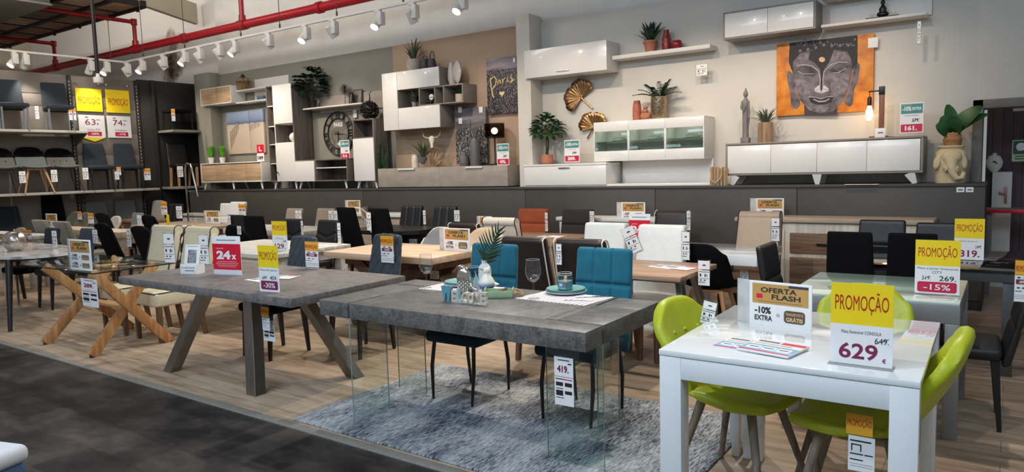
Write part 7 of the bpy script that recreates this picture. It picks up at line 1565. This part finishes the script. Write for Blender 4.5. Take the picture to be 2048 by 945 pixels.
for k, (lab, r, m_) in enumerate((('white plate at the bottom of the right place setting', .128, LP), ('lower sea green plate of the right place setting', .124, TP), ('top sea green plate of the right place setting, the jar on it', .120, TP))): plate(lab, p.x, p.y, ZT+.0032+.0075*k, r, m_)
PR = p
p = G(925, 572, ZT)
for k, (lab, r, m_) in enumerate((('white plate at the bottom of the left place setting', .128, LP), ('lower sea green plate of the left place setting', .124, TP), ('top sea green plate of the left place setting', .120, TP))): plate(lab, p.x, p.y, ZT+.0032+.0075*k, r, m_)
PLp = p
def wineglass(label, px, py, h):
    p = G(px, py, ZT); t = thing('wine_glass', label, 'wine glass', (p.x, p.y, ZT+.0032)); k = h/.235
    MB().lathe([(0,.0),(.036*k,.0),(.036*k,.002),(.008*k,.006),(.004*k,.02*k),(.0038*k,.095*k),(.006*k,.102*k),(0,.104*k)], 22).obj('stem', CLR, t)
    MB().lathe([(0,.100*k),(.014*k,.102*k),(.036*k,.120*k),(.047*k,.150*k),(.048*k,.172*k),(.041*k,.235*k),(.0395*k,.235*k),(.046*k,.172*k),(.045*k,.151*k),(.034*k,.123*k),(0,.104*k)], 28).obj('bowl', CLR, t)
    mb = MB(); mb.tube([(.0403*k*math.cos(2*PI*i/28), .0403*k*math.sin(2*PI*i/28), .235*k) for i in range(29)], .0011, 5, cap=False); mb.obj('rim', mat('pale glass rim', S(190,192,192), .1, spec=1), t)
wineglass('wine glass at the right place setting, left of the plates', 1067.5, 599, .235); wineglass('wine glass at the left place setting, at the left', 853.5, 577, .225)
t = thing('candle_jar', 'clear jar with teal candle and small charm on the right plates', 'jar', (PR.x-.005, PR.y, ZT+.0032+.02))
MB().lathe([(0,0),(.045,0),(.049,.008),(.049,.075),(.043,.09),(.043,.108),(.041,.108),(.041,.09),(.047,.074),(.047,.008),(0,.006)], 28).obj('glass', CLR, t)
MB().lathe([(0,.004),(.0462,.006),(.0462,.056),(0,.056)], 26).obj('candle', mat('teal wax', S(70,136,152), .5, var=.05), t)
mb = MB()
for z in (.094, .106): mb.tube([(.0435*math.cos(2*PI*i/24), .0435*math.sin(2*PI*i/24), z) for i in range(25)], .0018, 5, cap=False)
mb.obj('wire_ring', mat('pale glass rim', S(190,192,192), .1, spec=1), t)
mb = MB(); mb.tube([(.03,-.04,.098),(.04,-.045,.085),(.035,-.05,.07)], .002, 5); mb.box(.024,.046,-.056,-.052,.055,.078,.002); mb.ball((.035,-.054,.086), .009, 6); mb.obj('charm', mat('painted wood charm', S(206,180,150), .6), t); MB().box(.027,.043,-.0585,-.0565,.045,.058,.001).obj('charm_ribbon', REDC, t)
mb = MB(); put_text(mb, 'W', -.016, .010, .026, .046, -.0492, .04); put_text(mb, 'WOODS', -.030, .026, .012, .020, -.0492, .0); mb.v = [(x, -math.sqrt(max(0, .0497**2-x*x)), z) for x, y, z in mb.v]; mb.obj('lettering', PAPER, t, smooth=False)
STL = mat('polished steel', S(170,168,164), .2, 1)
p = G(1158, 603, ZT); t = thing('fork', 'steel fork on the right placemat in front of the plates', 'fork', (p.x, p.y, ZT+.0035), .35); mb = MB(); mb.tube([(-.09,0,.003),(-.02,0,.004),(.02,0,.003)], [.004,.003,.005], 6); mb.obj('handle', STL, t)
for i in range(4): MB().tube([(.02,-.008+.0053*i,.003),(.05,-.009+.006*i,.006),(.085,-.009+.006*i,.003)], .0015, 5).obj('tine', STL, t)
p = G(1185, 596, ZT); t = thing('knife', 'steel knife on the right placemat right of the plates', 'knife', (p.x, p.y, ZT+.0035), .6); MB().tube([(-.1,0,.004),(0,0,.004)], [.006,.004], 8).obj('handle', STL, t); MB().box(0, .1, -.008, .008, .002, .004, .001).obj('blade', STL, t)
# silver fish ornament
p = G(929, 585, ZT); t = thing('fish_ornament', 'shiny silver fish ornament standing on its tail behind the WELCOME letters', 'ornament', (p.x, p.y, ZT), .3)
prof = [(0,0),(.040,0),(.045,.01),(.038,.03),(.046,.06),(.05,.09),(.045,.12),(.033,.15),(.02,.163),(0,.166)]
MB().lathe(prof, 26, sy=.7).obj('body', SILVER, t); MB().lathe([(0,.0),(.05,0),(.058,.008),(.04,.018),(0,.02)], 22).obj('base', SILVER, t)
mb = MB()
for r_ in range(5):
    for i in range(9): a = 2*PI*(i+.5*(r_ % 2))/9; mb.ball((.041*math.cos(a), -.001+.030*math.sin(a), .025+.011*r_), .0085, 6)
mb.obj('scales', SILVER, t)
MB().tube([(.0,-.012,.158),(-.018,-.018,.172),(-.034,-.022,.166),(-.028,-.024,.15)], [.016,.011,.009,.004], 10).obj('mouth', SILVER, t); MB().tube([(.028,0,.06),(.058,0,.03),(.085,0,.014),(.09,0,.022)], [.012,.01,.014,.005], 10).obj('fin', SILVER, t)
# gull
p = G(974, 585, ZT); t = thing('gull_ornament', 'white and blue bird ornament before the striped vase', 'ornament', (p.x, p.y, ZT)); CW = mat('cream glaze bird', S(226,222,206), .3, var=.04)
def bird():
    m, nt, b, N, L = _new('bird glaze'); sp = N('ShaderNodeSeparateXYZ'); L(_coord(nt), sp.inputs[0]); n = N('ShaderNodeTexNoise'); n.inputs['Scale'].default_value = 30; L(_coord(nt), n.inputs['Vector'])
    a = N('ShaderNodeMath'); a.operation = 'MULTIPLY_ADD'; a.inputs[1].default_value = .012; L(n.outputs['Fac'], a.inputs[0]); L(sp.outputs['Z'], a.inputs[2]); r = N('ShaderNodeValToRGB'); mr = N('ShaderNodeMapRange'); mr.inputs['From Min'].default_value = 0; mr.inputs['From Max'].default_value = .2; L(a.outputs[0], mr.inputs[0]); L(mr.outputs[0], r.inputs['Fac'])
    e = r.color_ramp.elements; e[0].position = .2; e[0].color = S(78,102,138); e[1].position = .37; e[1].color = S(226,222,206); k = e.new(.31); k.color = S(160,180,204); L(r.outputs['Color'], b.inputs['Base Color']); b.inputs['Roughness'].default_value = .25; return m
MB().lathe([(0,.012),(.02,.014),(.042,.03),(.052,.052),(.050,.07),(.036,.095),(.024,.112),(.021,.122),(.026,.134),(.025,.148),(.015,.16),(0,.163)], 28, sx=1.08).obj('bird_body', bird(), t)
MB().tube([(-.02,-.008,.145),(-.052,-.014,.147)], [.006,.001], 8).obj('beak', mat('grey beak', S(120,112,104), .5), t); MB().tube([(.04,.02,.05),(.075,.03,.052)], [.02,.003], 10).obj('tail', CW, t)
mb = MB(); mb.ball((-.010,-.0245,.148), .003, 6); mb.obj('eye', BLACK, t); MB().lathe([(0,0),(.024,0),(.024,.004),(.006,.006),(.005,.016),(0,.016)], 16).obj('stand', mat('wood stand', S(196,176,146), .6), t)
# striped vase with palm leaf
p = G(965, 575.5, ZT); t = thing('striped_vase', 'white bottle vase with fine dark stripes behind the bird ornament', 'vase', (p.x, p.y+.03, ZT))
SV = stripes('fine striped glaze', S(92,98,104), S(236,236,234), 40)
MB().lathe([(0,0),(.036,0),(.042,.01),(.044,.09),(.042,.12),(.034,.142),(.020,.155),(.018,.172),(.021,.178),(.016,.178),(.014,.15),(0,.14)], 28).obj('vase_body', SV, t)
VZ = (p.x, p.y+.03, ZT+.145)
t = thing('palm_leaf', 'dark green palm frond standing in the striped vase', 'leaf', VZ); st = Vector((.045,.0,.115)); b0 = Vector((-.002,0,0)); mb = MB(); up_ = Vector((.58,0,.81))
tip0 = Vector((.12,0,.225)); pts = [b0, Vector((.012,0,.05)), Vector((.045,0,.12)), tip0]; MB().tube(pts, [.003,.003,.002,.001], 6).obj('stalk', GREEN, t)
random.seed(12)
for i in range(15):
    f = .14+.86*i/14; c = b0.lerp(Vector((.022,0,.07)), min(1, f*2)) if f < .5 else Vector((.022,0,.07)).lerp(tip0, (f-.5)*2)
    l = .15*(1-.50*abs(f-.45)/.55)
    for s, ang in ((-1, 1.15-.6*f), (1, -1.0+.55*f)):
        d = Vector((math.cos(math.radians(62)+ang), .25*random.uniform(-1,1), math.sin(math.radians(62)+ang))); mb.leaf(c, c+d*l, .018, .03, 4, (0,-1,0), .25, lambda q_: (1-q_)**.6*min(1, q_*6+.4))
mb.obj('leaflets', mat('palm green', S(34,66,46), .45, var=.3, sc=30), t)
# sailing boat
p = G(953, 584, ZT); t = thing('sailing_boat', 'small wooden sailing boat with a navy pennant between the silver fish and the bird', 'ornament', (p.x, p.y-.005, ZT), .2)
MB().tube([(0,0,.004),(0,0,.135)], .0025, 6).obj('mast', mat('wood stand', S(196,176,146), .6), t); MB().prism([(.004,.02),(.045,.02),(.004,.12)], -.001, .001).obj('sail', mat('pale teal board', S(150,180,184), .7), t, smooth=False); MB().prism([(-.004,.02),(-.035,.02),(-.004,.10)], -.001, .001).obj('striped_sail', stripes('navy stripes', S(60,76,110), S(228,228,226), 34), t, smooth=False)
MB().prism([(0,.138),(0,.118),(.03,.128)], -.001, .001).obj('pennant', mat('navy cloth', S(44,50,84), .7), t, smooth=False); MB().prism([(-.045,.016),(.055,.016),(.04,0),(-.032,0)], -.015, .015).obj('hull', mat('white hull', S(220,220,216), .5), t, smooth=False)
p = G(943, 572, ZT); t = thing('glass_lantern', 'blue clear glass jar behind the silver fish', 'jar', (p.x, p.y+.02, ZT)); MB().lathe([(0,0),(.042,0),(.045,.005),(.045,.11),(.042,.125),(.0405,.125),(.043,.11),(.043,.006),(0,.004)], 24).obj('glass', glass('pale blue glass', (.55,.80,.86), .9, 1.4), t)
mb = MB(); mb.tube([(.0435*math.cos(2*PI*i/24), .0435*math.sin(2*PI*i/24), .125) for i in range(25)], .002, 5, cap=False); mb.obj('rim', mat('pale glass rim', S(190,192,192), .1, spec=1), t)
# WELCOME letters, one row joined on a strip
a, b2 = G(886, 602, ZT), G(974, 611, ZT); ax = (b2-a); wl = ax.length*1.02; t = thing('letter_sign', 'row of wooden letters spelling WELCOME in blue and white on the concrete table', 'letters', ((a.x+b2.x)/2, (a.y+b2.y)/2, ZT), math.atan2(ax.y, ax.x))
hw_ = [0, .235, .355, .46, .60, .735, .87, 1.0]; lc = [mat('teal blue paint', S(92,148,166), .7, var=.15, sc=60), mat('white wood paint', S(196,184,170), .7, var=.1), mat('pale blue paint', S(160,186,192), .7, var=.12), mat('bone paint', S(192,186,170), .7, var=.1)]
for i, (ch, m_) in enumerate(zip('WELCOME', (lc[0], lc[1], lc[2], lc[3], lc[3], lc[1], lc[3]))):
    x0, x1 = -wl/2+wl*hw_[i], -wl/2+wl*hw_[i+1]; v, f = text_geo(ch, .03); hh = (.092, .072, .085, .068, .062, .07, .074)[i]
    vs = [(x0+(x1-x0)*q[0]*.98, 0, .0+hh*q[1]) for q in v]; o = MB().add(vs, f).obj('letter', m_, t, smooth=False); s_ = o.modifiers.new('solid', 'SOLIDIFY'); s_.thickness = .024; s_.offset = 0
MB().box(-wl*.28, wl/2, -.009, .009, 0, .006, .001).obj('base_strip', lc[1], t)
# green tray with rope handles
p = G(990, 596, ZT); t = thing('wooden_tray', 'small green wooden tray with knotted rope handle right of the WELCOME letters', 'tray', (p.x+.01, p.y+.03, ZT), .55); GT = mat('sage green paint', S(142,168,130), .6, var=.1)
MB().box(-.085, .085, -.05, .05, 0, .008, .002).obj('base', GT, t)
for y in (-.05, .05): MB().box(-.085, .085, y-.004, y+.004, .006, .045, .002).obj('side', GT, t)
for x in (-.085, .085): MB().box(x-.004, x+.004, -.05, .05, .006, .055, .002).obj('end', GT, t)
RP = mat('jute rope', S(176,146,112), .9, var=.25, bump=.8, bsc=120, stretch=(1,1,3)); MB().tube([(.09,-.03,.042),(.115,-.04,.03),(.14,-.02,.014),(.145,.01,.012),(.13,.035,.02),(.105,.03,.04),(.09,.03,.042)], .009, 10).obj('rope_handle', RP, t)
mb = MB(); mb.ball((.10,-.045,.03), .014, 8); mb.ball((.135,.03,.02), .014, 8); mb.obj('knots', RP, t)
MB().tube([(-.06,0,.012),(.05,.02,.05)], .008, 8).obj('driftwood', WD, t)
# chrome pumpkin on the marble table
p = G(32, 503, ZT); t = thing('silver_pumpkin', 'dimpled silver pumpkin ornament on the marble table', 'ornament', (p.x, p.y, ZT)); r = .118
MB().lathe([(r*(1.0 if 0 < i < 14 else .3)*math.sin(PI*i/14)**.75, r*.98-r*.98*math.cos(PI*i/14)) for i in range(15)], 40, fn=lambda q, th: (q[0]*(1+.05*abs(math.cos(5*th))), q[1]*(1+.05*abs(math.cos(5*th))), q[2])).obj('body', mat('hammered silver', S(196,184,172), .22, 1, var=.2, sc=40, bump=.4, bsc=60), t); MB().tube([(0,0,.225),(.01,0,.25)], [.014,.008], 8).obj('stalk', SILVER, t)
MB().lathe([(0,0),(.05,0),(.05,.006),(0,.006)], 20).obj('foot', SILVER, t)
# things seen through the opening on the right
Yr = 9.9
def rbx(name, label, cat, px0, py0, px1, py1, Y, d, m_, part):
    a, b2 = W(px0, py0, Y), W(px1, py1, Y); t = thing(name, label, cat, ((a.x+b2.x)/2, Y, b2.z)); w = (b2.x-a.x)/2; MB().box(-w, w, 0, d, 0, a.z-b2.z, .006).obj(part, m_, t); return t, w, a.z-b2.z
t, w, h = rbx('white_cabinet', 'white cabinet seen through the opening right of the plinth', 'cabinet', 1985, 345, 2022, 422, Yr, .3, MATW, 'body'); MB().box(-w, w, 0, .3, -t.location.z, 0, .006).obj('lower_body', MATW, t); MB().box(-w*.3, w*.5, -.03, -.0, h*.42, h*.50, .004).obj('handle', mat('rose metal', S(170,120,116), .4, .6), t); MB().box(w*.3, w*.55, -.035, -.0, h*.2, h*.62, .004).obj('bracket', mat('rose metal', S(170,120,116), .4, .6), t)
a = W(1978, 428, 9.4); t = thing('counter_table', 'grey table with a red edge in the next room', 'table', (a.x+.5, 9.3, 0)); zc = W(2000, 420, 9.3).z
MB().box(-.55, .9, .0, .4, zc-.03, zc, .004).obj('tabletop', mat('grey tabletop', S(120,116,118), .5), t); MB().box(-.55, .9, -.015, 0, zc-.035, zc+.002, .003).obj('red_edge', REDC, t)
for x in (-.5, .85): MB().box(x-.03, x+.03, .05, .11, 0, zc-.03, .004).obj('leg', mat('grey tabletop', S(120,116,118), .5), t)
t = thing('round_vase', 'white vase with black marks on the white cabinet beyond the opening', 'vase', (W(1988, 345, Yr+.1).x, Yr+.12, W(1985, 345, Yr).z)); MB().lathe([(0,0),(.03,0),(.075,.06),(.085,.12),(.06,.18),(.02,.2),(.02,.22),(0,.22)], 20).obj('vase_body', MATW, t); mb = MB(); mb.ball((0,-.083,.12), .012, 6, (1.6,.3,.8)); mb.ball((.02,-.08,.105), .01, 6, (1.4,.3,.8)); mb.obj('marks', BLACK, t)
t = thing('emergency_sign', 'small dark green emergency sign with white figures in the next room', 'sign', (W(2046, 302, 9.8).x, 9.8, W(2046, 323, 9.8).z)); hs = W(2046, 280, 9.8).z-W(2046, 323, 9.8).z; EG = mat('emergency green', S(20,74,52), .5); sheet(t, 'board', -hs*.42, hs*.42, 0, hs, 0, mat('pale green edge', S(184,206,160), .5), .004); sheet(t, 'green_panel', -hs*.38, hs*.38, hs*.34, hs*.96, -.002, EG); mb = MB(); mb.ball((-.02,-.003,hs*.68), .045, 8, (1,.1,1)); mb.box(-.05,.0,-.004,-.002,hs*.5,hs*.66,.004); mb.obj('figure', PAPER, t); bars(t, 'print', [(-hs*.3, hs*.3, hs*.22, hs*.27), (-hs*.3, hs*.3, hs*.1, hs*.15)], EG, -.002)
t = thing('notice', 'white notice at the upper right corner of the opening', 'sign', (W(2046, 215, 9.9).x, 9.9, W(2046, 222, 9.9).z)); sheet(t, 'paper', -.09, .1, 0, .14, 0, PAPER, .003); bars(t, 'print', [(-.06, .06, .05, .07)], INKG, -.001)
# folded textiles at the lower left corner of the frame
p = G(2, 932, .42); t = thing('display_pouffe', 'corner of a white cushioned pouffe with a blue side at the lower left', 'pouffe', (p.x-.21, p.y-.13, 0), .3)
MB().box(-.22, .22, -.2, .2, .02, .40, .05, n=(4,4,3), seg=3).obj('base', mat('denim blue fabric', S(64,86,118), .9, var=.2, sc=60), t); MB().box(-.225, .225, -.205, .205, .38, .46, .035, n=(4,4,0), seg=3).obj('cushion', mat('white quilt', S(216,214,212), .8, var=.06), t)
